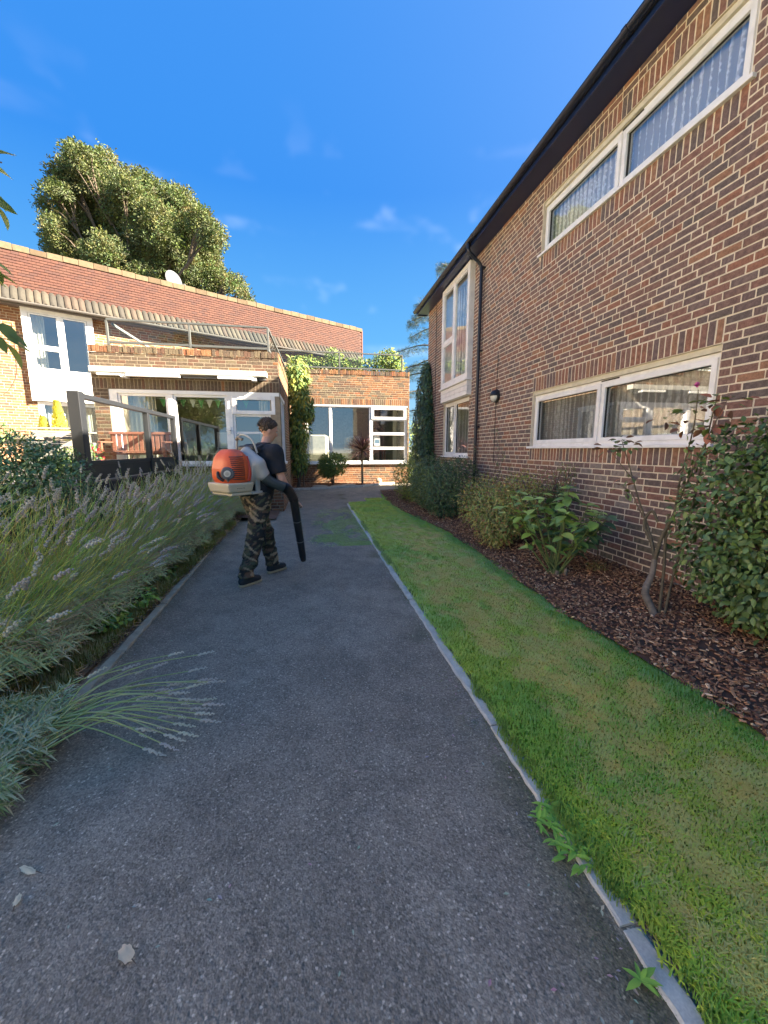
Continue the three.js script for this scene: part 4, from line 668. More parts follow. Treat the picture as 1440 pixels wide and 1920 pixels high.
  const DW = 4.95;
  // satellite dish, vent and yellow ridge cap on the roof
  const D = thing('satellite_dish', 'grey satellite dish standing above the coping of the house', 'satellite dish', F.at(DW, 6.9, -0.6).toArray());
  const dish = new THREE.SphereGeometry(0.62, 28, 10, 0, Math.PI * 2, 0, 0.52); dish.rotateX(Math.PI / 2); dish.translate(0, 0, -0.60); dish.rotateY(0.9); dish.rotateX(-0.25); const pc = F.at(DW, 7.28, -0.5); part('reflector', dish.translate(pc.x, pc.y, pc.z), std([0.11, 0.115, 0.12], 0.6, { side: THREE.DoubleSide }), D);
  part('mast', tube([F.at(DW, 6.4, -0.62), F.at(DW, 7.25, -0.62)], 0.025, 8), M.greyMetal, D); part('feed_arm', tube([V(pc.x, pc.y - 0.28, pc.z), V(pc.x + 0.34, pc.y - 0.3, pc.z + 0.26)], 0.014, 6), M.greyMetal, D); part('feed_horn', bx(pc.x + 0.30, pc.x + 0.40, pc.y - 0.33, pc.y - 0.24, pc.z + 0.22, pc.z + 0.32, 0.01), M.greyMetal, D);
  const K = thing('flue_pipe', 'short dark flue with a cowl beside the satellite dish', 'flue', F.at(DW - 0.95, 6.4, -0.7).toArray()); part('pipe', tube([F.at(DW - 0.95, 6.4, -0.7), F.at(DW - 0.95, 7.06, -0.7)], 0.06, 12), M.greyMetal, K); part('cowl', tube([F.at(DW - 0.95, 7.08, -0.7), F.at(DW - 0.95, 7.13, -0.7)], [0.13, 0.10], 14), M.greyMetal, K); part('cowl_leg', tube([F.at(DW - 0.95, 7.05, -0.7), F.at(DW - 0.95, 7.09, -0.7)], 0.02, 6), M.greyMetal, K);
  const Yc = thing('roof_cowl', 'low pale yellow roof cowl peeping over the coping', 'vent', F.at(DW - 1.75, 6.4, -0.9).toArray()); const yg = new THREE.SphereGeometry(0.34, 20, 10, 0, 6.283, 0, 1.57); yg.scale(1.1, 0.6, 0.8); const yp = F.at(DW - 1.75, 6.92, -0.9); part('dome', yg.translate(yp.x, yp.y, yp.z), std([0.55, 0.44, 0.2], 0.7), Yc); part('base', bx(yp.x - 0.25, yp.x + 0.25, 6.4, 6.92, yp.z - 0.2, yp.z + 0.2), std([0.5, 0.42, 0.22], 0.8), Yc);
}
{ // raised terrace, sleepers, balustrade
  structure('terrace', merge([bx(-14, -3.0, 0.2, 1.04, -9.598, -5.25), bx(-14, -4.562, 0.2, 1.038, -14, -9.6)]), M.paving);
  const t = thing('sleeper_wall', 'dark timber sleeper retaining wall holding up the terrace', 'retaining wall', [-2.95, 0.3, -7]);
  for (let k = 0; k < 4; k++) { const y = 0.22 + k * 0.205; part('sleeper', bx(-2.99 + k * 0.004, -2.88 - k * 0.003, y, y + 0.2, -7.4 + (k % 2) * 0.35, -5.15, 0.012), M.sleeper, t); part('sleeper', bx(-2.992 + k * 0.004, -2.882 - k * 0.003, y, y + 0.2, -9.55, -7.41 + (k % 2) * 0.35, 0.012), M.sleeper, t); part('sleeper', bx(-5.4 - (k % 2) * 0.4, -3.0, y, y + 0.2, -5.25, -5.14 + k * 0.003, 0.012), M.sleeper, t); part('sleeper', bx(-8.4, -5.41 - (k % 2) * 0.4, y, y + 0.2, -5.25, -5.14, 0.012), M.sleeper, t); }
  const b = thing('terrace_balustrade', 'black post and rail balustrade with glass panels on the terrace edge', 'balustrade', [-2.95, 1.04, -7.6]);
  for (const [z, w] of [[-5.82, 0.14], [-8.0, 0.09], [-9.42, 0.09]]) part('post', bx(-2.97 - w / 2, -2.97 + w / 2, 0.9, z > -6 ? 2.22 : 2.14, z - w / 2, z + w / 2, 0.008), M.blackMetal, b);
  part('top_rail', bx(-3.015, -2.925, 2.14, 2.21, -9.48, -5.76, 0.008), M.blackMetal, b); part('bottom_rail', bx(-3.0, -2.94, 1.27, 1.33, -9.4, -5.9, 0.006), M.blackMetal, b); part('kick_board', bx(-2.985, -2.955, 1.06, 1.27, -9.4, -5.9), M.blackMetal, b);
  for (const [z0, z1] of [[-7.95, -5.9], [-9.37, -8.05]]) { const g = new THREE.PlaneGeometry(z1 - z0, 0.80); g.rotateY(Math.PI / 2); part('pane', g.translate(-2.97, 1.735, (z0 + z1) / 2), M.clearGlass, b); }
}

{ // wing added unseen left of the picture: sun bounced off it fills the shade
  const B = thing('added_fill_wing', 'added two storey wing left of the picture that bounces sunlight into the shade', 'building', [-11.8, 0, -2]), F = frame(V(-11.5, 0, 0), V(0, 0, -1), X3);
  const holes = []; for (let k = 0; k < 5; k++) for (const y of [1.2, 3.9]) holes.push([-6.5 + k * 3.4, -4.9 + k * 3.4, y, y + 1.2]);
  part('wall', wallCore(F.o, F.u, F.n, [-9, 10.2, 0, 6], holes, 0.3), std([0.66, 0.53, 0.40], 0.95, { map: fineTex }), B);
  for (const h of holes) windowUnit(F, B, h, [[h[0] + 0.06, (h[0] + h[1]) / 2, h[2] + 0.06, h[3] - 0.06, 1], [(h[0] + h[1]) / 2, h[1] - 0.06, h[2] + 0.06, h[3] - 0.06, 1]], { sill: 0.04 });
  part('room', bx(-17, -11.85, 0.1, 5.9, -10.1, 8.9), M.roomDark, B); part('roof', bx(-17.2, -11.1, 6.0, 6.2, -10.3, 9.1), M.slate, B);
}

// ---------------------------------------------------------------- planting
const GREEN = { dark: [[0.134, 0.207, 0.047], [0.178, 0.275, 0.06], [0.102, 0.167, 0.043], [0.242, 0.333, 0.068], [0.153, 0.241, 0.064]], mid: [[0.168, 0.243, 0.047], [0.211, 0.292, 0.055], [0.137, 0.215, 0.047], [0.253, 0.322, 0.062], [0.147, 0.225, 0.062]], lime: [[0.255, 0.315, 0.053], [0.315, 0.345, 0.06], [0.195, 0.277, 0.053], [0.345, 0.345, 0.053], [0.173, 0.247, 0.06]], abelia: [[0.396, 0.325, 0.074], [0.283, 0.298, 0.066], [0.471, 0.379, 0.098], [0.358, 0.144, 0.066], [0.245, 0.235, 0.057], [0.528, 0.469, 0.139]] };
const glossLeaf = (c) => std(c, 0.42, { side: THREE.DoubleSide });
const softLeaf = (c) => leafMat(c, 0.3);
// leaves through the outer part of lumpy blobs [x, y, z, rx, ry, rz]
function leafBlobs(blobs, count, seed, { size = [0.8, 1.3], shell = 0.55, floor = -1, lump = 0.28, freq = 3, nc = 5, droop = 0.35, keep = null, wild = 0.6 } = {}) {
  const r = rng(seed), out = [], vol = blobs.map((b) => Math.pow(b[3] * b[4] * b[5], 0.7)), tot = vol.reduce((a, b) => a + b, 0);
  let guard = 0;
  while (out.length < count && guard++ < count * 6) {
    let q = r() * tot, i = 0; while (q > vol[i] && i < vol.length - 1) q -= vol[i++];
    const [x, y, z, rx, ry, rz] = blobs[i], d = randDir(r), k = (1 - lump / 2 + lump * fbm(d.x * freq + x * 7, d.y * freq + y * 5, d.z * freq + z * 3 + 40, 3)) * Math.pow(lerp(Math.pow(shell, 3), 1, r()), 1 / 3);
    const p = V(x + d.x * rx * k, y + d.y * ry * k, z + d.z * rz * k); if (p.y < floor) continue; if (keep && !keep(p, r)) continue;
    const nrm = V(d.x / rx, d.y / ry, d.z / rz).normalize(), dir = nrm.clone().multiplyScalar(0.5).add(randDir(r).multiplyScalar(wild)).add(V(0, -droop, 0)), up = nrm.clone().add(V(0, 0.7, 0)).addScaledVector(randDir(r), 0.5);
    out.push({ g: 0, c: Math.floor(r() * nc), m: leafM(p, dir, up, lerp(size[0], size[1], r())) });
  }
  return out;
}
function stems(base, tips, r0, r1, seed, mat, parent, name = 'stem', join = true) {
  const r = rng(seed), gs = tips.map((t) => { const b = base.clone().add(V((r() - 0.5) * 0.08, 0, (r() - 0.5) * 0.08)), m = b.clone().lerp(t, 0.5).add(V((r() - 0.5) * 0.12, 0.05 * r(), (r() - 0.5) * 0.12)); return tube([b, m, t], [r0, (r0 + r1) / 2, r1], 5, 3); });
  if (join) return part(name, gs, mat, parent); gs.forEach((g) => part(name, g, mat, parent));
}
function bush(name, label, cat, base, blobs, n, geo, colours, seed, mk, opt = {}, group) {
  const t = thing(name, label, cat, base, group), b = V(...base), r = rng(seed + 5), tips = [];
  for (let i = 0; i < 14; i++) { const q = blobs[i % blobs.length], d = randDir(r); tips.push(V(q[0] + d.x * q[3] * 0.6, q[1] + Math.abs(d.y) * q[4] * 0.5, q[2] + d.z * q[5] * 0.6)); }
  stems(b, tips, opt.stemR || 0.014, 0.004, seed, M.twig, t, 'stem', !opt.showStems);
  pieces(t, 'leaf', 'foliage', leafBlobs(blobs, n, seed, { nc: colours.length, floor: base[1] + 0.05, ...opt }), [geo], colours, mk, { instanced: true, most: opt.most ?? 120 });
  return t;
}
const leafGeoRose = leafGeo(0.028, 0.024, 0.2, -0.2, 3), leafGeoMid = leafGeo(0.05, 0.03, 0.15, 0.12, 2);
const ovate = leafGeo(0.062, 0.036, 0.16, 0.12, 3), small = leafGeo(0.034, 0.017, 0.12, 0.1, 2), tiny = leafGeo(0.03, 0.013, 0.1, 0.1, 2), broad = leafGeo(0.12, 0.075, 0.14, 0.22, 4), lance = leafGeo(0.13, 0.04, 0.15, 0.3, 3);

bush('evergreen_hedge', 'tall dark glossy evergreen shrub at the right edge against the brick wall', 'shrub', [3.3, 0.06, -1.7], [[3.22, 0.98, -2.36, 0.40, 0.78, 0.52], [3.26, 0.62, -2.10, 0.40, 0.58, 0.50], [3.25, 1.25, -1.95, 0.42, 0.50, 0.5], [3.28, 0.95, -1.4, 0.42, 0.80, 0.6], [3.3, 0.9, -0.6, 0.40, 0.82, 0.6]], 15000, ovate, [[0.09, 0.158, 0.045], [0.122, 0.207, 0.056], [0.068, 0.122, 0.041], [0.162, 0.252, 0.068], [0.099, 0.171, 0.059]], 101, glossLeaf, { shell: 0.55, size: [0.5, 1.1], most: 300, keep: (p) => p.x < 3.66 });
{ // rose with bare gnarled stems
  const t = thing('rose_bush', 'leggy old rose with bare grey stems and one pink flower below the window', 'rose', [2.86, 0.06, -2.68]), r = rng(12);
  const A = [V(2.86, 0.03, -2.67), V(2.85, 0.13, -2.72), V(2.82, 0.25, -2.77), V(2.88, 0.42, -2.78), V(2.90, 0.54, -2.79)], B = [V(2.90, 0.54, -2.79), V(2.91, 0.68, -2.85), V(2.92, 0.79, -2.91), V(2.92, 1.06, -3.06), V(2.92, 1.35, -3.20), V(2.90, 1.57, -3.29)];
  part('stem', tube(A, [0.034, 0.030, 0.029, 0.024, 0.022], 8, 4), std([0.26, 0.22, 0.18], 0.95, { map: woodTex }), t);
  const sm = std([0.17, 0.14, 0.09], 0.9, { map: woodTex });
  for (const [p, q] of [[B, [0.016, 0.014, 0.011, 0.007, 0.005, 0.003]], [[V(2.90, 0.54, -2.79), V(2.92, 0.73, -2.77), V(3.00, 0.96, -2.75), V(3.05, 1.23, -2.78), V(3.10, 1.67, -2.76), V(3.10, 1.96, -2.76)], [0.018, 0.016, 0.011, 0.008, 0.005, 0.003]], [[V(2.92, 0.05, -2.66), V(2.98, 0.38, -2.68), V(3.05, 0.88, -2.66), V(3.15, 1.66, -2.67), V(3.15, 1.91, -2.64)], [0.011, 0.010, 0.009, 0.006, 0.003]], [[V(2.90, 0.05, -2.69), V(2.93, 0.45, -2.72), V(2.96, 0.80, -2.77), V(3.0, 0.93, -2.80)], [0.012, 0.012, 0.011, 0.010]], [[V(2.91, 0.66, -2.84), V(2.90, 0.84, -2.94), V(2.93, 0.95, -2.90), V(2.94, 0.86, -2.84)], [0.015, 0.013, 0.013, 0.012]], [[V(2.92, 0.85, -2.94), V(2.90, 0.96, -3.02), V(2.88, 1.10, -3.10), V(2.86, 1.14, -3.20)], [0.006, 0.005, 0.004, 0.002]], [[V(3.02, 1.02, -2.75), V(3.02, 1.3, -2.66), V(3.06, 1.62, -2.58), V(3.1, 1.85, -2.52)], [0.007, 0.006, 0.004, 0.002]], [[V(2.92, 1.2, -3.12), V(2.86, 1.32, -3.2), V(2.84, 1.48, -3.36)], [0.005, 0.004, 0.002]]]) part('stem', tube(p, q, 7, 4), sm, t);
  const tips = [V(2.90, 1.57, -3.29), V(2.84, 1.48, -3.36), V(2.9, 1.5, -3.2), V(3.10, 1.8, -2.76), V(3.15, 1.85, -2.64), V(3.1, 1.82, -2.5), V(3.06, 1.66, -2.6), V(3.1, 1.66, -2.85), V(2.86, 1.12, -3.18), V(3.08, 1.5, -2.74), V(2.92, 1.24, -3.14), V(3.15, 1.7, -2.62), V(3.02, 1.75, -2.95)];
  const rl = [glossLeaf([0.13, 0.20, 0.06]), glossLeaf([0.22, 0.11, 0.07]), glossLeaf([0.19, 0.28, 0.07]), glossLeaf([0.36, 0.13, 0.07])], lg = leafGeo(0.07, 0.045, 0.15, 0.15, 3);
  tips.forEach((p, k) => { for (let i = 0; i < (k < 8 ? 13 : 8); i++) { const d = randDir(r); d.y *= 0.5; placedPart('leaf', lg, rl[Math.floor(r() * (k < 3 ? 2 : 4))], t, leafM(p.clone().addScaledVector(d, 0.05 + 0.08 * r()), d.clone().add(V(0, -0.2, 0)), V(0, 1, 0).addScaledVector(randDir(r), 0.5), 0.7 + 0.6 * r())); } });
  for (let i = 0; i < 16; i++) { const d = randDir(r).add(V(0, 0.4, 0)); placedPart('petal', leafGeoRose, M.pink ||= std([0.62, 0.13, 0.42], 0.7, { side: THREE.DoubleSide }), t, leafM(V(3.09, 1.99, -2.77), d, V(0, 1, 0), 0.8 + 0.5 * r())); }
}
{ // broad leaved hydrangea
  const t = thing('hydrangea', 'bright green broad leaved shrub standing out from the bed below the window', 'shrub', [2.72, 0.06, -3.9]), r = rng(33), cs = [[0.281, 0.425, 0.076], [0.34, 0.493, 0.102], [0.23, 0.365, 0.068], [0.374, 0.51, 0.136], [0.187, 0.306, 0.068]].map(glossLeaf), cd = [[0.10, 0.20, 0.085], [0.125, 0.245, 0.10], [0.08, 0.17, 0.075]].map(glossLeaf);
  const base = V(2.72, 0.06, -3.9);
  for (let i = 0; i < 26; i++) {
    const right = i > 15, a = r() * 6.28, rad = 0.12 + 0.42 * Math.sqrt(r()), tip = right ? V(3.12 + 0.3 * Math.cos(a) * r(), 0.58 + 0.38 * r(), -4.05 + 0.45 * Math.sin(a)) : V(2.64 + rad * Math.cos(a) * 0.95, 0.30 + 0.72 * (1 - rad) + 0.2 * r(), -4.02 + rad * Math.sin(a) * 1.35);
    const mid = base.clone().lerp(tip, 0.55).add(V((tip.x - base.x) * 0.12, 0.06, (tip.z - base.z) * 0.12)); part('stem', tube([base.clone().add(V((r() - 0.5) * 0.12, 0, (r() - 0.5) * 0.12)), mid, tip], [0.010, 0.007, 0.004], 5, 3), M.stemGreen, t);
    const n = 13; for (let k = 0; k < n; k++) { const f = k < 4 ? 1 : 0.30 + 0.65 * r(), p = base.clone().lerp(mid, Math.min(1, f * 2)).lerp(tip, Math.max(0, f * 2 - 1)), b = k * 1.57 + i + r(), d = V(Math.cos(b), (k < 4 ? 0.25 : -0.15) + 0.3 * (r() - 0.5), Math.sin(b)); placedPart('leaf', broad, right ? cd[Math.floor(r() * 3)] : cs[Math.floor(r() * 5)], t, leafM(p, d, V(0, 1, 0).addScaledVector(randDir(r), 0.35), (k < 4 ? 0.95 : 1.15) * (0.8 + 0.45 * r()))); }
  }
  for (const [x, z, h] of [[2.78, -3.80, 0.15], [2.69, -3.83, 0.12]]) part('cut_stump', tube([V(x, 0.04, z), V(x + 0.02, h, z - 0.01)], [0.022, 0.02], 7), std([0.24, 0.19, 0.13], 0.95), t);
}
{ // thin sapling against the wall
  const t = thing('sapling', 'thin green sapling with a tuft of leaves close to the wall', 'plant', [3.35, 0.06, -4.0]), r = rng(4);
  part('stem', tube([V(3.35, 0.04, -4.0), V(3.36, 0.3, -4.02), V(3.34, 0.58, -4.0)], [0.009, 0.007, 0.004], 6, 3), M.stemBrown, t);
  for (let i = 0; i < 22; i++) { const a = i * 2.4, h = 0.36 + 0.24 * (i / 22); placedPart('leaf', lance, i % 3 ? M.sapA ||= glossLeaf([0.12, 0.24, 0.07]) : M.sapB ||= glossLeaf([0.08, 0.17, 0.06]), t, leafM(V(3.345, h, -4.0), V(Math.cos(a), 0.3 - 0.3 * r(), Math.sin(a)), V(0, 1, 0), 0.7 + 0.35 * r())); }
}
bush('ground_cover_tuft', 'small yellowish herb clump on the mulch at the foot of the wall', 'plant', [3.22, 0.07, -3.85], [[3.22, 0.12, -3.85, 0.13, 0.09, 0.13]], 150, small, [[0.25, 0.22, 0.06], [0.16, 0.18, 0.05], [0.28, 0.16, 0.07]], 61, glossLeaf, { shell: 0.2, most: 40 });
bush('abelia_shrub', 'bronze and yellow green small leaved shrub in the middle of the bed', 'shrub', [2.85, 0.06, -5.5], [[2.72, 0.55, -5.35, 0.42, 0.45, 0.55], [2.85, 0.62, -6.0, 0.5, 0.48, 0.6], [3.0, 0.75, -5.2, 0.4, 0.42, 0.4], [2.6, 0.35, -5.15, 0.3, 0.32, 0.35]], 9500, tiny, GREEN.abelia.concat([[0.22, 0.34, 0.08], [0.30, 0.40, 0.09]]), 131, glossLeaf, { shell: 0.35, size: [1.0, 1.9], lump: 0.5, most: 150 });
bush('red_tipped_shrub', 'reddish green twiggy shrub rising behind the broad leaved one', 'shrub', [3.3, 0.06, -5.0], [[3.3, 0.95, -5.0, 0.26, 0.34, 0.35], [3.38, 1.12, -4.75, 0.16, 0.24, 0.18], [3.35, 0.85, -5.9, 0.26, 0.4, 0.4]], 1700, small, [[0.22, 0.09, 0.05], [0.14, 0.18, 0.05], [0.26, 0.13, 0.06], [0.18, 0.24, 0.06], [0.20, 0.22, 0.06]], 141, glossLeaf, { shell: 0.2, lump: 0.6, most: 80 });
bush('clipped_dome_shrub', 'large dark green rounded shrub beside the downpipe', 'shrub', [2.75, 0.06, -8.2], [[2.72, 0.66, -7.75, 0.52, 0.62, 0.6], [2.75, 0.72, -8.6, 0.58, 0.64, 0.75], [3.1, 0.8, -7.9, 0.42, 0.56, 0.55]], 11000, small, [[0.075, 0.13, 0.045], [0.10, 0.165, 0.055], [0.055, 0.10, 0.04], [0.13, 0.20, 0.06]], 151, glossLeaf, { shell: 0.72, lump: 0.16, size: [1, 1.6], most: 120 });
bush('golden_edged_shrub', 'yellow green rounded shrub behind the dark one at the end of the lawn', 'shrub', [2.5, 0.1, -10.6], [[2.62, 0.68, -10.3, 0.48, 0.58, 0.6], [2.75, 0.6, -9.7, 0.48, 0.55, 0.5], [2.85, 0.70, -11.2, 0.5, 0.6, 0.6]], 5200, small, GREEN.lime, 161, softLeaf, { shell: 0.65, size: [1.1, 1.7], most: 80 });
{ // wall climber by the pipe
  const t = thing('wall_climber', 'sparse climbing rose on the brick wall by the downpipe', 'climber', [3.55, 0.1, -7.2]), r = rng(71), paths = [[V(3.5, 0.1, -7.2), V(3.55, 0.8, -7.3), V(3.6, 1.4, -7.15), V(3.58, 1.95, -7.25)], [V(3.5, 0.1, -7.1), V(3.5, 0.9, -6.95), V(3.55, 1.5, -6.8)], [V(3.5, 0.1, -7.5), V(3.5, 1.0, -7.9), V(3.52, 1.6, -8.1)]];
  for (const p of paths) { part('stem', tube(p, [0.008, 0.006, 0.004, 0.002].slice(0, p.length), 5, 4), M.twig, t); const c = new THREE.CatmullRomCurve3(p); for (let i = 0; i < 26; i++) { const q = c.getPoint(0.35 + 0.65 * r()), d = randDir(r); d.x = -Math.abs(d.x); placedPart('leaf', leafGeoMid, [M.wcA ||= glossLeaf([0.08, 0.13, 0.05]), M.wcB ||= glossLeaf([0.16, 0.18, 0.06]), M.wcC ||= glossLeaf([0.18, 0.08, 0.04])][Math.floor(r() * 3)], t, leafM(q.addScaledVector(d, 0.06 * r()), d, V(-0.5, 0.8, 0), 0.7 + 0.6 * r())); } }
}
bush('ivy_column', 'tall dark ivy hanging on the far corner of the brick building', 'climber', [3.5, 0.1, -12.3], [[3.5, 1.15, -12.1, 0.42, 1.0, 0.75], [3.52, 2.2, -12.1, 0.36, 0.9, 0.65], [3.56, 3.1, -12.2, 0.26, 0.9, 0.5], [3.58, 3.8, -12.25, 0.14, 0.42, 0.3]], 8200, leafGeo(0.085, 0.05, 0.15, 0.2, 2), [[0.05, 0.10, 0.04], [0.07, 0.13, 0.05], [0.045, 0.08, 0.04], [0.09, 0.16, 0.06]], 171, glossLeaf, { shell: 0.6, droop: 0.9, lump: 0.4, most: 80 });

// ---- left side: lavender
const spikeGeo = (() => { const g = [], r = rng(2); for (let k = 0; k < 11; k++) { const t = k / 10, s = 0.0062 * (1 - 0.45 * t) * (k === 1 ? 0.6 : 1), a = k * 2.4; g.push(new THREE.IcosahedronGeometry(s, 0).scale(1, 1.25, 1).translate(Math.cos(a) * 0.0032, 0.0062 * k, Math.sin(a) * 0.0032)); } return merge(g); })();
const spikeCols = [[0.492, 0.443, 0.336], [0.558, 0.508, 0.377], [0.41, 0.369, 0.295], [0.492, 0.467, 0.328], [0.443, 0.385, 0.32]];
function bladeGeo(h, lean, w) { const P = [], I = [], n = 4; for (let i = 0; i <= n; i++) { const t = i / n; for (let k = 0; k < 3; k++) { const a = k * 2.094; P.push(Math.cos(a) * w * (1 - 0.55 * t) + lean * h * t * t, h * t * (1 - 0.12 * lean * t), Math.sin(a) * w * (1 - 0.55 * t)); } } for (let i = 0; i < n; i++) for (let k = 0; k < 3; k++) { const a = i * 3 + k, b = i * 3 + (k + 1) % 3; I.push(a, a + 3, b, b, a + 3, b + 3); } const g = new THREE.BufferGeometry(); g.setAttribute('position', new THREE.Float32BufferAttribute(P, 3)); g.setIndex(I); g.computeVertexNormals(); return g; }
const stemUnit = bladeGeo(1, 0.30, 0.0042), stemTip = V(0.30, 1 * (1 - 0.036), 0);
const greyLeaf = leafGeo(0.05, 0.006, 0.1, 0.15, 2);
const sprig = (() => { const r = rng(15), l = []; for (let i = 0; i < 12; i++) { const a = i * 2.4, d = V(Math.cos(a), 0.5 + 0.9 * r(), Math.sin(a)); l.push(greyLeaf.clone().applyMatrix4(leafM(V(0, 0.012 * i * 0.6, 0), d, V(0, 1, 0), 0.8 + 0.5 * r()))); } return merge(l); })();
function lavender(label, x, z, R, H, nStem, seed, lean, spikes, stemCols) {
  const y = bank(x, z), t = thing('lavender_bush', label, 'lavender', [x, y, z], 'lavender row beside the path'), r = rng(seed), st = [], sp = [];
  for (let i = 0; i < nStem; i++) {
    const a = r() * 6.28, q = Math.sqrt(r()), b = V(x + Math.cos(a) * R * q * 0.75, y + 0.12 + 0.18 * (1 - q), z + Math.sin(a) * R * q * 0.75), h = H * (0.65 + 0.5 * r());
    const out = V(Math.cos(a) * q * 0.5 + lean[0] * 0.42 + (r() - 0.5) * 0.75, 1, Math.sin(a) * q * 0.5 + lean[1] * 0.42 + (r() - 0.5) * 0.7).normalize();
    const qt = new THREE.Quaternion().setFromUnitVectors(V(0, 1, 0), out).multiply(new THREE.Quaternion().setFromAxisAngle(V(0, 1, 0), (r() - 0.5) * 4.2 + Math.atan2(-lean[1], lean[0])));
    const m = trs(b, qt, h); st.push([m, stemCols[Math.floor(r() * stemCols.length)]]);
    const tip = stemTip.clone().applyMatrix4(m), td = V(0.55, 0.85, 0).applyQuaternion(qt).normalize();
    if (r() < 0.25) sp.push({ g: 0, c: Math.floor(r() * 5), m: trs(tip, new THREE.Quaternion().setFromUnitVectors(V(0, 1, 0), td), V(1.75, 1.35, 1.75).multiplyScalar(0.8 + 0.5 * r())) });
  }
  const im = new THREE.InstancedMesh(stemUnit, M.lavStem ||= leafMat([1, 1, 1], 0.15), st.length); im.name = 'flower_stems'; im.userData.kind = 'stuff';
  st.forEach(([m, c], i) => { const q = m.clone(); q.elements[12] -= x; q.elements[13] -= y; q.elements[14] -= z; im.setMatrixAt(i, q); im.setColorAt(i, col(...c.map((v) => v * (0.75 + 0.5 * r())))); }); t.add(im);
  pieces(t, 'flower_spike', 'small_flower_spikes', sp, [spikeGeo], spikeCols, (c) => std(c, 0.95), { instanced: true, most: spikes });
  const fl = []; for (let i = 0; i < 820; i++) { const a = r() * 6.28, q = Math.sqrt(r()), p = V(x + Math.cos(a) * R * q, y + 0.05 + 0.30 * (1 - q * q) * (0.5 + 0.6 * r()), z + Math.sin(a) * R * q); fl.push([trs(p, new THREE.Quaternion().setFromUnitVectors(V(0, 1, 0), V(Math.cos(a) * q, 0.8, Math.sin(a) * q).normalize()), 0.9 + 0.7 * r()), [0.44 + 0.17 * r(), 0.49 + 0.15 * r(), 0.24 + 0.06 * r()]]); }
  const f = new THREE.InstancedMesh(sprig, M.lavLeaf ||= leafMat([1, 1, 1], 0.2), fl.length); f.name = 'foliage'; f.userData.kind = 'stuff'; fl.forEach(([m, c], i) => { const q = m.clone(); q.elements[12] -= x; q.elements[13] -= y; q.elements[14] -= z; f.setMatrixAt(i, q); f.setColorAt(i, col(...c)); }); t.add(f);
  const dry = []; for (let i = 0; i < 150; i++) { const a = -1.3 + 2.6 * r(), b = V(x + 0.1 * r(), y + 0.03, z + (r() - 0.5) * R), e = V(Math.min(-1.52, x + Math.cos(a) * R * (0.9 + 0.65 * r())), y + 0.0 + 0.28 * r(), z + Math.sin(a) * R * (0.9 + 0.3 * r())); e.y = Math.max(e.y, bank(e.x, e.z) + 0.02); dry.push(tube([b, b.clone().lerp(e, 0.5).add(V(0.04, 0.12 * r(), 0)), e], [0.004, 0.003, 0.0015], 3, 2, false)); }
  part('woody_stems', dry, M.dry ||= std([0.56, 0.39, 0.23], 0.95), t).userData.kind = 'stuff';
}
const lemon = [[0.532, 0.593, 0.114], [0.608, 0.638, 0.137], [0.456, 0.547, 0.114]], olive = [[0.441, 0.532, 0.129], [0.502, 0.547, 0.152], [0.38, 0.471, 0.122], [0.517, 0.456, 0.213]];
[['nearest lavender bush at the left edge, leaning low over the bed', -2.02, -1.75, 0.44, 0.62, 190, [0.75, -0.25], 110, olive],
 ['yellow green lavender bush at the left edge, second along the path', -2.1, -2.6, 0.54, 0.70, 300, [0.55, -0.25], 120, lemon],
 ['yellow green lavender bush with many grey flower spikes, third along the path', -2.05, -3.3, 0.54, 0.74, 300, [0.5, -0.2], 90, lemon],
 ['lavender bush with grey spikes in front of the sleeper wall, fourth along', -2.1, -4.05, 0.54, 0.76, 290, [0.45, -0.15], 70, olive],
 ['lavender bush with dry brown stems facing the path, fifth along', -2.05, -4.85, 0.52, 0.78, 290, [0.4, -0.1], 50, olive],
 ['lavender bush beside the walking man, below the glass balustrade', -2.05, -5.7, 0.52, 0.78, 290, [0.3, -0.1], 40, olive],
 ['green lavender bush just behind the walking man', -2.05, -6.6, 0.52, 0.78, 280, [0.25, 0], 30, olive],
 ['lavender bush near the bay, second from the far end of the row', -2.05, -7.5, 0.52, 0.75, 260, [0.2, 0], 20, olive],
 ['last lavender bush of the row, below the sliding doors', -2.05, -8.5, 0.52, 0.72, 240, [0.15, 0], 15, olive],
 ['bushy lavender against the foot of the bay, right of the sliding doors', -1.5, -9.15, 0.42, 0.80, 220, [0.1, 0.1], 10, olive],
 ['lavender bush against the bay below the sliding doors', -2.45, -9.2, 0.45, 0.82, 220, [0.1, 0.1], 10, olive],
 ['lavender bush at the back left beside the low hedge', -3.05, -3.5, 0.5, 0.72, 260, [0.4, -0.15], 60, olive],
 ['lavender bush at the left edge of the picture, behind the yellow green one', -3.0, -2.6, 0.5, 0.72, 260, [0.5, -0.2], 70, olive],
].forEach(([l, x, z, R, H, n, le, s, c], i) => lavender(l, x, z, R, H, n, 300 + i * 7, le, s, c));
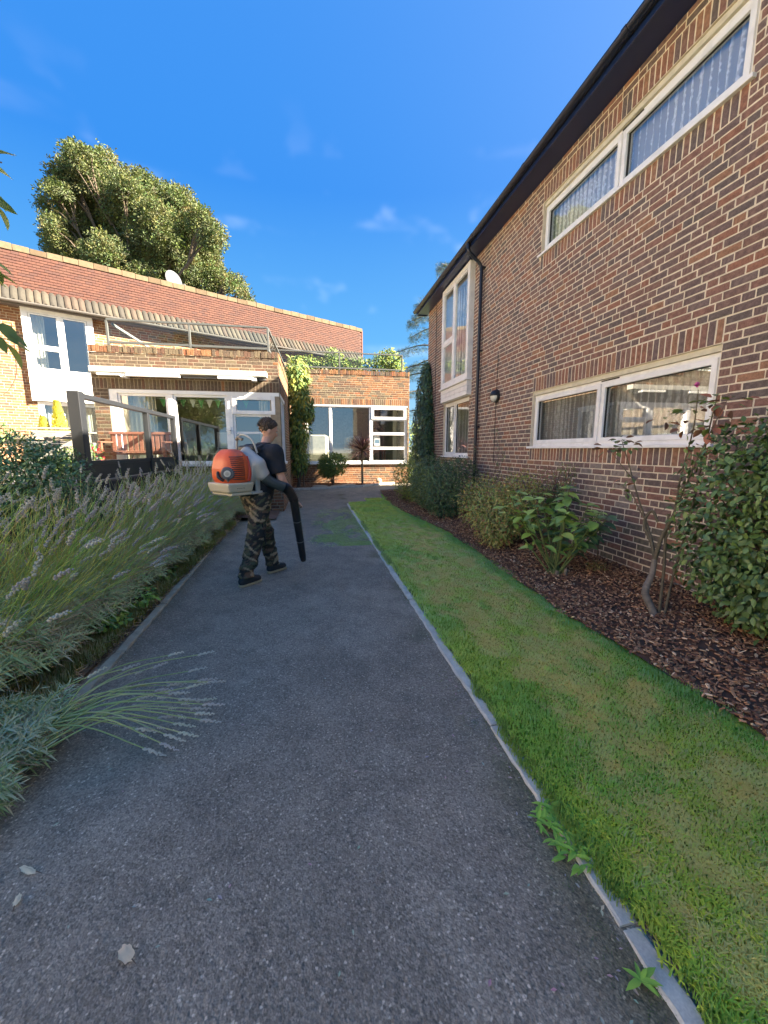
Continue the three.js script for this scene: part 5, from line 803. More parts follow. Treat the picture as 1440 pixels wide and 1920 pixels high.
{ // the sprawling clump that has flopped on to the path
  const t = thing('fallen_lavender', 'flopped lavender clump with long stems lying over the path', 'lavender', [-1.5, 0.05, -1.85]), r = rng(93);
  const tips = [[-0.76, 0.16, -2.54], [-0.92, 0.20, -2.49], [-0.63, 0.14, -2.24], [-0.73, 0.15, -2.19], [-0.61, 0.12, -2.06], [-0.74, 0.14, -2.10], [-0.64, 0.10, -2.02], [-0.60, 0.10, -1.96], [-0.69, 0.08, -1.91], [-0.76, 0.07, -1.86], [-0.83, 0.06, -1.85], [-0.76, 0.07, -1.92], [-1.06, 0.28, -2.22], [-1.19, 0.30, -2.14], [-0.96, 0.20, -2.36], [-0.80, 0.16, -2.13], [-0.94, 0.18, -2.08], [-0.67, 0.11, -2.05], [-0.73, 0.09, -1.97], [-0.7, 0.12, -2.3], [-0.85, 0.14, -2.25], [-0.9, 0.1, -1.95], [-0.82, 0.1, -2.02], [-0.66, 0.1, -2.13], [-0.88, 0.17, -2.16], [-0.78, 0.13, -2.4]].map((a) => V(...a));
  const gm = [std([0.46, 0.51, 0.19], 0.8), std([0.37, 0.45, 0.16], 0.8), std([0.51, 0.53, 0.24], 0.8)], sm = spikeCols.map((c) => std(c.map((v) => v * 1.25), 0.95));
  tips.forEach((p, i) => { const b = V(-1.42 + 0.16 * r(), 0.10 + 0.06 * r(), -1.82 - 0.28 * r() + 0.15 * (p.z + 2.05)), m = b.clone().lerp(p, 0.5).add(V(0, 0.06 + 0.03 * r(), 0)); const s = part('flower_stem', tube([b, m, p], [0.0042, 0.0036, 0.0026], 5, 4), gm[i % 3], t); const d = p.clone().sub(m).normalize(); placedPart('flower_spike', spikeGeo, sm[i % 5], s, trs(p, new THREE.Quaternion().setFromUnitVectors(V(0, 1, 0), d), V(1.25, 1.3 + 0.4 * r(), 1.25))); if (r() < 0.5) placedPart('flower_spike', spikeGeo, sm[(i + 1) % 5], s, trs(p.clone().addScaledVector(d, -0.11), new THREE.Quaternion().setFromUnitVectors(V(0, 1, 0), d), V(1, 0.6, 1))); });
  const l = []; for (let i = 0; i < 330; i++) { const k = r(), p = V(lerp(-1.66, -1.30, Math.pow(r(), 0.8)), 0.03 + 0.15 * r(), lerp(-1.52, -2.2, r())); p.x += 0.1 * (p.z + 1.8); const d = V(0.75 + 0.5 * (r() - 0.5), 0.35 + 0.6 * r(), (r() - 0.5) * 0.9).normalize(); l.push([trs(p, new THREE.Quaternion().setFromUnitVectors(V(0, 1, 0), d), 0.9 + 0.7 * r()), k < 0.7 ? [0.48 + 0.13 * r(), 0.54 + 0.11 * r(), 0.33 + 0.06 * r()] : [0.32, 0.42, 0.16]]); }
  const im = new THREE.InstancedMesh(sprig, M.lavLeaf, l.length); im.name = 'foliage'; im.userData.kind = 'stuff'; l.forEach(([m, c], i) => { const q = m.clone(); q.elements[12] += 1.5; q.elements[13] -= 0.05; q.elements[14] += 1.85; im.setMatrixAt(i, q); im.setColorAt(i, col(...c)); }); t.add(im);
  const dry = []; for (let i = 0; i < 60; i++) { const b = V(-1.75 - 0.25 * r(), 0.08 + 0.1 * r(), -1.5 - 0.6 * r()), e = V(-1.35 + 0.15 * r(), 0.06 + 0.08 * r(), -1.7 - 0.5 * r()); dry.push(tube([b, b.clone().lerp(e, 0.5).add(V(0, 0.05 * r(), 0)), e], [0.005, 0.004, 0.002], 4, 2, false)); } part('woody_stems', dry, M.dry, t).userData.kind = 'stuff';
}
// broad leaved weeds along the old edging
[[-1.70, -4.55, 0.16, 'bright green leafy weed behind the edging, furthest of the three'], [-1.60, -3.75, 0.15, 'blue green leafy weed spilling over the edging, middle of the three'], [-1.62, -3.25, 0.12, 'small leafy weed behind the edging, nearest of the three']].forEach(([x, z, R, l], i) => bush('weed_clump', l, 'weed', [x, 0.05, z], [[x, 0.14, z, R, 0.11, R * 1.3]], 130, leafGeo(0.05, 0.034, 0.1, 0.2, 2), [[0.26, 0.46, 0.08], [0.34, 0.54, 0.09], [0.20, 0.40, 0.14]], 210 + i, softLeaf, { shell: 0.2, most: 60, stemR: 0.003 }, 'weeds along the old edging'));
[[0.93, -1.14, 'dock weed covering the gap in the pale edging'], [0.86, -0.72, 'tiny dandelion seedling on the path against the edging']].forEach(([x, z, l], i) => { const t = thing('weed_rosette', l, 'weed', [x, 0.02, z]), r = rng(50 + i); for (let k = 0; k < (i ? 11 : 150); k++) { const a = r() * 6.28, q = i ? 0 : 0.11 * Math.sqrt(r()); placedPart('leaf', lance, k % 3 ? M.wr ||= leafMat([0.36, 0.62, 0.08], 0.3) : M.wr2 ||= leafMat([0.26, 0.50, 0.07], 0.3), t, leafM(V(x + Math.cos(a * 3) * q, 0.02, z + Math.sin(a * 3) * q * 1.2), V(Math.cos(a), 0.55 * r() + 0.2, Math.sin(a)), V(0, 1, 0), (i ? 0.26 : 0.26) + 0.22 * r())); } });
bush('low_clipped_hedge', 'low rounded clipped hedge at the left edge in front of the terrace', 'hedge', [-3.2, 0.42, -4.65], [[-2.66, 0.98, -4.60, 0.40, 0.60, 0.36], [-3.1, 1.06, -4.66, 0.55, 0.68, 0.42], [-3.8, 1.10, -4.72, 0.75, 0.70, 0.42]], 17000, small, [[0.10, 0.19, 0.06], [0.13, 0.23, 0.075], [0.08, 0.155, 0.055], [0.17, 0.25, 0.08]], 221, glossLeaf, { shell: 0.6, lump: 0.12, most: 200, size: [1, 1.6] });
bush('box_ball', 'small dark green ball shrub behind the balustrade glass', 'shrub', [-3.55, 1.04, -6.8], [[-3.55, 1.28, -6.8, 0.34, 0.26, 0.3]], 1500, tiny, GREEN.mid, 231, glossLeaf, { shell: 0.7, lump: 0.15, most: 30 });

// ---- far plants
{ // climber in the corner
  const t = bush('corner_climber', 'sunlit green climber filling the corner beside the garden room', 'climber', [-0.45, 0.2, -13.3], [[-0.40, 3.75, -13.5, 0.42, 0.75, 0.4], [-0.30, 3.0, -13.45, 0.42, 0.5, 0.4], [-0.42, 2.2, -13.5, 0.36, 0.75, 0.35], [-0.42, 1.2, -13.5, 0.32, 0.6, 0.32], [-0.15, 2.75, -13.4, 0.3, 0.3, 0.3]], 3600, leafGeo(0.15, 0.06, 0.15, 0.25, 2), GREEN.lime.concat([[0.11, 0.2, 0.05], [0.09, 0.17, 0.05]]), 241, softLeaf, { shell: 0.4, droop: 0.7, lump: 0.5, most: 120 });
  part('trunk', [tube([V(-0.5, 0.1, -13.3), V(-0.42, 0.8, -13.4), V(-0.5, 1.6, -13.45), V(-0.4, 2.8, -13.5)], [0.05, 0.04, 0.035, 0.02], 7, 4), tube([V(-0.38, 0.1, -13.25), V(-0.5, 0.9, -13.35), V(-0.36, 1.8, -13.4)], [0.035, 0.03, 0.02], 7, 4), tube([V(-0.28, 0.1, -13.3), V(-0.3, 0.9, -13.4), V(-0.45, 1.7, -13.4)], [0.03, 0.025, 0.015], 7, 4)], M.bark, t);
}
bush('rounded_bush', 'small rounded bush with bare lower stems below the garden room window', 'shrub', [0.72, 0.24, -13.65], [[0.72, 0.98, -13.65, 0.50, 0.42, 0.40], [0.50, 0.86, -13.6, 0.32, 0.34, 0.3]], 3400, leafGeo(0.07, 0.034, 0.12, 0.1, 2), GREEN.mid, 251, softLeaf, { shell: 0.5, most: 60, showStems: true, stemR: 0.012 });
{ // cordyline
  const t = thing('cordyline', 'purple leaved cordyline with a spiky head on a slim bare trunk', 'plant', [1.75, 0.22, -13.75]), r = rng(17), c = V(1.75, 1.45, -13.75), gm = [[0.20, 0.085, 0.10], [0.28, 0.12, 0.12], [0.16, 0.085, 0.095], [0.36, 0.20, 0.14]].map((c) => std(c, 0.5, { side: THREE.DoubleSide }));
  part('trunk', tube([V(1.75, 0.15, -13.75), V(1.74, 0.8, -13.74), V(1.75, 1.5, -13.75)], [0.045, 0.036, 0.045], 9, 4), std([0.30, 0.22, 0.13], 0.9, { map: woodTex }), t);
  const bg = leafGeo(0.62, 0.042, 0.25, 0.18, 5, 0.45); for (let i = 0; i < 150; i++) { const d = randDir(r); d.y = d.y * 0.9 + 0.32; if (d.y < -0.45) d.y *= -0.5; placedPart('leaf', bg, i % 13 === 0 ? M.cordDry ||= std([0.36, 0.25, 0.12], 0.8, { side: THREE.DoubleSide }) : gm[i % 4], t, leafM(c.clone().addScaledVector(d, 0.04), d, V(0, 1, 0).addScaledVector(randDir(r), 0.2), 0.80 + 0.36 * r())); }
}
[[0.25, -13.35, 'flat pale stone left of the rounded bush'], [1.25, -13.55, 'flat pale stone between the bush and the cordyline'], [0.85, -13.38, 'flat stone in front of the rounded bush'], [2.42, -14.2, 'small upright stone against the brick plinth']].forEach(([x, z, l], i) => { const t = thing('garden_stone', l, 'stone', [x, 0.2, z], 'stones in the sunlit bed'); const g = new THREE.IcosahedronGeometry(i === 3 ? 0.09 : 0.2, 2), p = g.attributes.position; for (let k = 0; k < p.count; k++) { const n = 0.75 + 0.5 * fbm(p.getX(k) * 7 + i * 3, p.getY(k) * 7, p.getZ(k) * 7 + 9, 3); p.setXYZ(k, p.getX(k) * n * 1.3, p.getY(k) * n * (i === 3 ? 1.3 : 0.22), p.getZ(k) * n * 0.8); } g.computeVertexNormals(); part('stone', g.translate(x, ramp(z) + (i === 3 ? 0.12 : 0.06), z), M.stone ||= std([0.42, 0.36, 0.27], 0.9), t); });
bush('roof_climber', 'leafy climber spilling along the glass balustrade of the garden room roof', 'climber', [1.4, 4.2, -14.85], [[-0.1, 4.55, -14.95, 0.6, 0.28, 0.2], [0.9, 4.5, -14.95, 0.7, 0.28, 0.2], [1.8, 4.55, -14.95, 0.7, 0.26, 0.2], [2.6, 4.6, -14.95, 0.5, 0.3, 0.2], [0.9, 4.9, -15, 0.35, 0.2, 0.2]], 1700, leafGeo(0.10, 0.055, 0.15, 0.2, 2), GREEN.mid.concat(GREEN.lime), 261, softLeaf, { shell: 0.3, lump: 0.6, most: 80 });
bush('roof_corner_shrub', 'bright leafy shrub rising above the right end of the roof balustrade', 'shrub', [3.0, 4.2, -15.1], [[2.95, 4.75, -15.1, 0.45, 0.4, 0.35], [3.3, 4.55, -15.1, 0.3, 0.4, 0.3], [3.0, 5.05, -15.1, 0.18, 0.25, 0.18], [2.6, 4.95, -15.1, 0.2, 0.12, 0.2]], 900, leafGeo(0.10, 0.06, 0.15, 0.2, 2), GREEN.lime, 271, softLeaf, { shell: 0.2, lump: 0.7, most: 80 });

// ---- trees
function clumpGeo(seed, n, size, spread) { const r = rng(seed), l = [], g = leafGeo(size, size * 0.55, 0.15, 0.2, 2); for (let i = 0; i < n; i++) { const d = randDir(r); l.push(g.clone().applyMatrix4(leafM(d.clone().multiplyScalar(spread * Math.cbrt(r())), d.clone().add(randDir(r).multiplyScalar(0.7)).add(V(0, -0.2, 0)), V(0, 1, 0).addScaledVector(randDir(r), 0.5), 0.7 + 0.6 * r()))); } return merge(l); }
function oakTree(label, base, lobes, nClump, seed, cols, group) {
  const t = thing('oak_tree', label, 'tree', base, group), b = V(...base), r = rng(seed), top = lobes.reduce((a, l) => a.add(V(l[0], l[1], l[2])), V(0, 0, 0)).multiplyScalar(1 / lobes.length), fork = b.clone().lerp(V(top.x, top.y, top.z), 0.52);
  part('trunk', tube([b, b.clone().lerp(fork, 0.5).add(V(0.2, 0, 0.1)), fork], [0.62, 0.5, 0.42], 12, 4), M.bark, t);
  lobes.forEach((l) => { const e = V(l[0], l[1], l[2]), m = fork.clone().lerp(e, 0.5).add(V((r() - 0.5) * 1.2, 0.3, (r() - 0.5) * 1.0)); part('limb', tube([fork, m, e], [0.13, 0.07, 0.03], 7, 4), M.bark, t); const tw = []; for (let i = 0; i < 7; i++) { const d = randDir(r), s = m.clone().lerp(e, 0.3 + 0.7 * r()), q = e.clone().add(V(d.x * l[3] * 0.85, d.y * l[3] * 0.8, d.z * l[3] * 0.85)); tw.push(tube([s, s.clone().lerp(q, 0.5).add(V((r() - 0.5) * 0.4, 0.2, (r() - 0.5) * 0.4)), q], [0.06, 0.035, 0.012], 5, 3)); } part('branches', tw, M.bark, t); });
  const list = [], vol = lobes.map((l) => l[3] ** 2.4), tot = vol.reduce((a, c) => a + c, 0);
  while (list.length < nClump) { let q = r() * tot, i = 0; while (q > vol[i] && i < vol.length - 1) q -= vol[i++]; const l = lobes[i], d = randDir(r), rad = l[3] * (0.62 + 0.72 * fbm(d.x * 2.2 + i * 5, d.y * 2.2, d.z * 2.2 + 30, 3)) * Math.cbrt(lerp(0.05, 1, r())), p = V(l[0] + d.x * rad, l[1] + d.y * rad * 0.9, l[2] + d.z * rad); if (noise(p.x * 1.5, p.y * 1.5, p.z * 1.5 + 50) < 0.34) continue; list.push([trs(p, new THREE.Quaternion().setFromEuler(new THREE.Euler(r() * 6.28, r() * 6.28, 0)), 0.75 + 0.6 * r()), cols[Math.floor(r() * cols.length)].map((v) => v * (0.8 + 0.4 * r()))]); }
  const im = new THREE.InstancedMesh(oakClump, M.oakLeaf ||= leafMat([1, 1, 1], 0.28), list.length); im.name = 'crown'; im.userData.kind = 'stuff'; list.forEach(([m, c], i) => { const q = m.clone(); q.elements[12] -= b.x; q.elements[13] -= b.y; q.elements[14] -= b.z; im.setMatrixAt(i, q); im.setColorAt(i, col(...c)); }); t.add(im); return t;
}
const oakClump = clumpGeo(7, 22, 0.095, 0.24), oakCols = [[0.112, 0.14, 0.036], [0.14, 0.164, 0.04], [0.088, 0.116, 0.032], [0.152, 0.164, 0.042], [0.104, 0.14, 0.044]];
oakTree('large spreading oak with uneven crown rising behind the tile hung house', [-9, 0, -26.2], [[-11.2, 16.1, -24.9, 0.71], [-12.1, 15.6, -25.7, 0.93], [-12.2, 17.0, -27.7, 1.26], [-10.7, 16.5, -26.7, 1.15], [-12.5, 14.3, -25.2, 0.81], [-12.1, 15.0, -26.4, 1.2], [-10.7, 15.1, -26.3, 1.31], [-9.2, 14.9, -24.8, 0.79], [-14.5, 15.2, -27.9, 0.5], [-12.8, 12.7, -25.3, 0.91], [-12.2, 13.3, -26.2, 0.88], [-11.2, 13.7, -26.5, 1.18], [-9.9, 14.0, -26.0, 1.09], [-8.9, 16.0, -26.3, 0.77], [-9.2, 15.3, -27.0, 1.07], [-8.4, 16.1, -27.6, 0.96], [-7.8, 13.7, -25.0, 1.0], [-6.9, 15.2, -26.2, 0.92], [-6.8, 14.3, -26.4, 1.07], [-5.6, 13.7, -24.7, 0.74], [-4.8, 12.5, -23.5, 0.7], [-6.7, 13.8, -27.4, 1.11], [-7.5, 12.6, -25.0, 1.0], [-8.7, 12.8, -25.3, 0.87], [-5.9, 12.7, -26.9, 0.95], [-7.0, 11.9, -26.0, 1.05], [-8.3, 11.8, -25.8, 0.96], [-10.2, 13.0, -27.3, 1.01], [-10.3, 11.6, -24.6, 0.96], [-5.1, 11.4, -26.1, 0.78], [-4.0, 10.5, -24.7, 0.64], [-3.1, 9.6, -23.5, 0.42], [-6.2, 11.2, -26.1, 0.92], [-8.1, 11.4, -27.5, 0.96], [-8.9, 10.7, -25.0, 0.79], [-13.7, 12.8, -27.4, 0.92], [-11.9, 11.8, -25.9, 0.87]], 11500, 501, oakCols);
{ // trees behind the photographer, seen only in the panes
  [['bushy tree behind the camera mirrored in the sliding doors', [-9, 0, 13], 511], ['bushy tree behind the camera at the left, mirrored in the oriel window', [-17, 0, 3], 521]].forEach(([l, b, s]) => { const r = rng(s), lobes = []; for (let i = 0; i < 11; i++) { const a = i * 2.4; lobes.push([b[0] + Math.cos(a) * 2.4 * r(), 3.4 + 5 * r(), b[2] + Math.sin(a) * 2.4 * r(), 1.5 + 0.7 * r()]); } oakTree(l, b, lobes, 3200, s, oakCols, 'trees behind the camera'); });
}
{ // cedar beyond the building end
  const t = thing('cedar_tree', 'dark blue green cedar with drooping tiers beyond the end of the brick building', 'tree', [8.2, 0, -21.8]), r = rng(601), tufts = [], B = V(8.2, 0, -21.8);
  part('trunk', tube([V(8.2, 0, -21.8), V(8.1, 6, -21.8), V(8.0, 9.4, -21.7)], [0.5, 0.36, 0.18], 10, 3), M.bark, t);
  for (let i = 0; i < 15; i++) { const y = 2.8 + i * 0.52, a = Math.PI + (r() - 0.5) * 2.3, L = (3.3 + 0.9 * r()) * (1 - 0.035 * Math.max(0, i - 6)), s = V(8.15, y, -21.8), e = V(8.15 + Math.cos(a) * L, y + 0.35 - 0.5 * r(), -21.8 + Math.sin(a) * L), m = s.clone().lerp(e, 0.55).add(V(0, 0.35, 0)); part('limb', tube([s, m, e], [0.07, 0.04, 0.012], 6, 4), M.twig, t); const c = new THREE.CatmullRomCurve3([s, m, e]);
    for (let k = 0; k < 460; k++) { const f = 0.05 + 0.95 * Math.sqrt(r()), p = c.getPoint(f), w = 1.0 * (1.1 - 0.8 * f), side = (r() - 0.5) * 2 * w; p.add(V(-Math.sin(a) * side, 0.10 - 0.45 * r() * Math.abs(side) - 0.42 * r(), Math.cos(a) * side)); tufts.push([trs(p, new THREE.Quaternion().setFromEuler(new THREE.Euler((r() - 0.5) * 1.2, r() * 6.28, (r() - 0.5) * 1.2)), 0.55 + 0.6 * r()), [0.07 + 0.05 * r(), 0.105 + 0.06 * r(), 0.085 + 0.05 * r()]]); } }
  const needle = (() => { const q = rng(3), l = []; for (let i = 0; i < 18; i++) { const d = randDir(q); d.y *= 0.35; l.push(leafGeo(0.13, 0.02, 0.05, 0.15, 1).applyMatrix4(leafM(d.clone().multiplyScalar(0.03), d, V(0, 1, 0), 0.7 + 0.6 * q()))); } return merge(l); })();
  const im = new THREE.InstancedMesh(needle, std([1, 1, 1], 0.7, { side: THREE.DoubleSide }), tufts.length); im.name = 'needles'; im.userData.kind = 'stuff'; tufts.forEach(([m, c], i) => { const q = m.clone(); q.elements[12] -= B.x; q.elements[14] -= B.z; im.setMatrixAt(i, q); im.setColorAt(i, col(...c)); }); t.add(im);
}
bush('boundary_hedge', 'dense background hedge closing the gap beyond the garden room', 'hedge', [6.5, 0, -21], [[4.6, 1.5, -20.2, 1.3, 1.7, 0.9], [6.6, 1.6, -20.5, 1.4, 1.9, 0.9], [8.8, 1.7, -20.6, 1.5, 1.9, 0.9], [11, 1.6, -20.6, 1.5, 1.8, 0.9]], 5200, leafGeo(0.13, 0.08, 0.15, 0.2, 2), GREEN.mid, 281, softLeaf, { shell: 0.7, most: 20, stemR: 0.04 });

{ // overhanging twigs of a shrub that stands just left of the picture
  const t = thing('overhanging_shrub', 'tall shrub whose leafy twigs hang into the upper left edge of the picture', 'shrub', [-2.0, 0.2, -1.5]), r = rng(811), tips = [];
  part('stem', tube([V(-2.05, 0.1, -1.45), V(-2.0, 1.0, -1.5), V(-1.75, 1.8, -1.55), V(-1.55, 2.5, -1.55)], [0.03, 0.024, 0.018, 0.008], 7, 4), M.stemBrown, t);
  const tw = [[V(-1.6, 2.35, -1.55), V(-1.2, 2.42, -1.55), V(-0.98, 2.37, -1.55), V(-0.91, 2.35, -1.54)], [V(-1.62, 2.25, -1.55), V(-1.2, 2.27, -1.56), V(-1.0, 2.27, -1.56), V(-0.94, 2.25, -1.54)], [V(-1.7, 2.0, -1.56), V(-1.3, 2.16, -1.66), V(-1.12, 2.14, -1.68), V(-1.04, 2.09, -1.66)], [V(-1.8, 1.75, -1.56), V(-1.4, 1.93, -1.7), V(-1.18, 1.95, -1.74), V(-1.08, 1.92, -1.72)]];
  tw.forEach((p) => part('twig', tube(p, [0.008, 0.006, 0.004, 0.002], 5, 4), M.stemBrown, t));
  const lg = leafGeo(0.08, 0.038, 0.14, 0.16, 4), cm = [[0.16, 0.24, 0.07], [0.26, 0.34, 0.09], [0.40, 0.44, 0.10], [0.44, 0.26, 0.12]].map((c) => leafMat(c, 0.3));
  const put = (p, d) => placedPart('leaf', lg, cm[Math.floor(r() * (r() < 0.25 ? 4 : 3))], t, leafM(p, d, V(0, 1, 0).addScaledVector(randDir(r), 0.5), 0.8 + 0.4 * r()));
  [[0, [V(-0.95, 2.39, -1.55), V(-0.93, 2.37, -1.54), V(-0.95, 2.34, -1.54), V(-1.02, 2.40, -1.55)]], [1, [V(-0.95, 2.27, -1.54), V(-0.96, 2.25, -1.54), V(-0.95, 2.24, -1.54)]], [2, [V(-1.06, 2.12, -1.66), V(-1.06, 2.08, -1.66), V(-1.07, 2.06, -1.66), V(-1.05, 2.10, -1.66)]], [3, [V(-1.13, 1.95, -1.72), V(-1.09, 1.93, -1.72), V(-1.10, 1.91, -1.72), V(-1.07, 1.90, -1.72), V(-1.09, 1.88, -1.72), V(-1.08, 1.86, -1.72), V(-1.12, 1.89, -1.72)]]].forEach(([k, ps]) => ps.forEach((p) => put(p, V(0.7, -0.2 - 0.9 * r() * (k > 1 ? 1.3 : 1) + (k < 1 ? 0.5 * r() : 0), (r() - 0.5) * 0.6))));
  for (let i = 0; i < 260; i++) { const p = V(-1.75 + (r() - 0.5) * 0.75, 1.5 + 1.2 * r(), -1.45 + (r() - 0.3) * 0.7); if (p.x + 0.18 * p.z > -1.52) continue; put(p, randDir(r)); }
}
// leaves lying on the path: curled, lobed and dry
function dryLeaf(seed, len, wid) {
  const r = rng(seed), n = 22, P = [0, 0.004, 0], I = [], h = (x, z) => 0.16 * len * Math.pow(Math.abs(x) / wid, 2) + 0.10 * len * Math.sin(z / len * 3 + seed) + 0.05 * len * (noise(x / len * 5 + seed, z / len * 5) - 0.5);
  for (let ring = 1; ring <= 2; ring++) for (let i = 0; i < n; i++) { const a = i / n * 6.283, k = (ring / 2) * (1 - 0.22 * Math.abs(Math.sin(a * 3.5 + seed)) * (ring - 1) + 0.1 * (r() - 0.5) * (ring - 1)), x = Math.sin(a) * wid / 2 * k, z = Math.cos(a) * len / 2 * k; P.push(x, h(x, z), z); }
  for (let i = 0; i < n; i++) { const j = (i + 1) % n; I.push(0, 1 + i, 1 + j, 1 + i, 1 + n + i, 1 + n + j, 1 + i, 1 + n + j, 1 + j); }
  const g = new THREE.BufferGeometry(); g.setAttribute('position', new THREE.Float32BufferAttribute(P, 3)); g.setIndex(I); g.computeVertexNormals(); return g;
}
[[-0.58, -1.05, 0.062, 0.040, 0.9, 'large curled brown leaf lying on the path'], [-1.03, -1.37, 0.075, 0.026, 1.2, 'pale slim fallen leaf near the left edge of the path'], [-1.0, -1.27, 0.05, 0.022, 0.3, 'small crumpled pale leaf near the left edge of the path']].forEach(([x, z, L, w, t0, l], i) => { const t = thing('fallen_leaf', l, 'leaf', [x, 0.004, z]); part('blade', dryLeaf(3 + i, L, w).rotateY(t0).translate(x, 0.012, z), i ? M.fallenPale ||= std([0.80, 0.66, 0.42], 0.9, { side: THREE.DoubleSide }) : M.fallen ||= std([0.78, 0.58, 0.36], 0.9, { side: THREE.DoubleSide }), t); const d = V(Math.sin(t0), 0, Math.cos(t0)); part('stalk', tube([V(x, 0.014, z).addScaledVector(d, L * 0.45), V(x, 0.010, z).addScaledVector(d, L * 0.8)], [0.0016, 0.001], 5), M.stemBrown, t); });
{ const r = rng(91), l = []; for (let i = 0; i < 420; i++) l.push([trs(V(i < 170 ? lerp(-1.4, 0.9, r()) : i < 300 ? 0.88 - 0.3 * r() * r() : -1.40 + 0.35 * r() * r(), 0.006, lerp(-0.5, -9, Math.pow(r(), 1.4))), new THREE.Quaternion().setFromEuler(new THREE.Euler(0, r() * 6.28, 0)), 0.16 + 0.2 * r()), col(0.45 * (0.6 + 0.6 * r()), 0.42 * (0.6 + 0.5 * r()), 0.30)]); scatter('path_litter', 'scattered pale leaf crumbs and petals on the asphalt', 'litter', leafGeo(0.06, 0.03, 0.2, -0.15, 2), std([1, 1, 1], 0.9, { side: THREE.DoubleSide }), l); }

// ---------------------------------------------------------------- the man with the backpack blower
{
  const hd = 45 * Math.PI / 180, Fw = V(Math.sin(hd), 0, -Math.cos(hd)), Rt = V(Math.cos(hd), 0, Math.sin(hd)), P0 = V(-0.62, 0, -4.56);
  const W = (f, r, y) => P0.clone().addScaledVector(Fw, f).addScaledVector(Rt, r).setY(y);       // forward, right, up
  const toL = (x, y, z) => { const d = V(x - P0.x, 0, z - P0.z); return [d.dot(Fw), d.dot(Rt), y]; };
  const cap = (a, b, ra, rb) => { const ba = b.clone().sub(a), l2 = ba.lengthSq(); return (x, y, z) => { const px = x - a.x, py = y - a.y, pz = z - a.z, h = clamp((px * ba.x + py * ba.y + pz * ba.z) / l2); return Math.hypot(px - ba.x * h, py - ba.y * h, pz - ba.z * h) - lerp(ra, rb, h); }; };
  const ell = (c, rf, rr, ru) => (x, y, z) => { const [f, r, u] = toL(x, y, z), [cf, cr, cu] = toL(c.x, c.y, c.z), k = Math.hypot((f - cf) / rf, (r - cr) / rr, (u - cu) / ru); return (k - 1) * Math.min(rf, rr, ru); };
  const smin = (a, b, k) => { const h = clamp(0.5 + 0.5 * (b - a) / k); return lerp(b, a, h) - k * h * (1 - h); };
  const uni = (list, k) => (x, y, z) => { let d = 9; for (const f of list) d = smin(d, f(x, y, z), k); return d; };
  // joints
  const J = { pelvis: W(-0.02, 0, 0.97), chest: W(0.07, 0, 1.33), neck: W(0.13, 0.0, 1.53), head: W(0.185, 0.02, 1.70), hipR: W(-0.03, 0.10, 0.93), hipL: W(0.0, -0.10, 0.93), kneeR: W(-0.12, 0.09, 0.50), kneeL: W(0.14, -0.07, 0.51), ankR: W(-0.26, 0.08, 0.11), ankL: W(0.23, -0.06, 0.09), shR: W(0.09, 0.215, 1.445), shL: W(0.09, -0.215, 1.445), elR: W(0.115, 0.285, 1.16), wrR: W(0.27, 0.30, 0.95), elL: W(0.12, -0.28, 1.16), wrL: W(0.30, -0.20, 1.06) };
  const legs = [cap(J.hipR, J.kneeR, 0.088, 0.062), cap(J.kneeR, J.ankR, 0.060, 0.040), cap(J.hipL, J.kneeL, 0.088, 0.062), cap(J.kneeL, J.ankL, 0.060, 0.040), ell(J.pelvis, 0.125, 0.175, 0.14)];
  const torso = [ell(W(0.025, 0, 1.13), 0.128, 0.175, 0.20), ell(W(0.07, 0, 1.34), 0.142, 0.205, 0.21), cap(J.shL, J.shR, 0.075, 0.075)];
  const armR = [cap(J.shR, J.elR, 0.056, 0.044), cap(J.elR, J.wrR, 0.043, 0.029)], armL = [cap(J.shL, J.elL, 0.056, 0.044), cap(J.elL, J.wrL, 0.043, 0.029)];
  const neck = [cap(W(0.11, 0, 1.45), J.head.clone().add(V(0, -0.05, 0)), 0.058, 0.052)];
  const feet = [[J.ankR, 0.0], [J.ankL, 0.0]];
  const T = thing('person', 'man in dark polo shirt and camouflage trousers walking away with a backpack blower', 'person', [-0.62, 0, -4.56]);
  // head direction: turned to the right and down
  const hf = Fw.clone().multiplyScalar(0.80).addScaledVector(Rt, 0.42).add(V(0, -0.34, 0)).normalize(), hr = hf.clone().cross(V(0, 1, 0)).normalize(), hu = hr.clone().cross(hf);
  const H = (f, r, u) => J.head.clone().addScaledVector(hf, f).addScaledVector(hr, r).addScaledVector(hu, u);
  const hl = (x, y, z) => { const d = V(x - J.head.x, y - J.head.y, z - J.head.z); return [d.dot(hf), d.dot(hr), d.dot(hu)]; };
  const hell = (cf, cr, cu, a, b, c) => (x, y, z) => { const [f, r, u] = hl(x, y, z); return (Math.hypot((f - cf) / a, (r - cr) / b, (u - cu) / c) - 1) * Math.min(a, b, c); };
  const headF = (x, y, z) => { let d = smin(hell(-0.012, 0, 0.03, 0.098, 0.076, 0.090)(x, y, z), hell(0.028, 0, -0.045, 0.066, 0.056, 0.072)(x, y, z), 0.03); d = smin(d, hell(0.062, 0, -0.092, 0.026, 0.026, 0.022)(x, y, z), 0.02); d = smin(d, hell(0.098, 0, -0.022, 0.019, 0.013, 0.022)(x, y, z), 0.012); d = smin(d, hell(0.082, 0, 0.022, 0.018, 0.052, 0.012)(x, y, z), 0.015); for (const s of [-1, 1]) { d = Math.max(d, -hell(0.095, s * 0.031, 0.003, 0.018, 0.014, 0.010)(x, y, z)); d = smin(d, hell(0.078, s * 0.031, 0.002, 0.013, 0.013, 0.012)(x, y, z), 0.004); d = smin(d, hell(0.0, s * 0.077, -0.015, 0.022, 0.009, 0.034)(x, y, z), 0.006); } d = Math.max(d, -hell(0.100, 0, -0.068, 0.012, 0.024, 0.003)(x, y, z)); return d; };
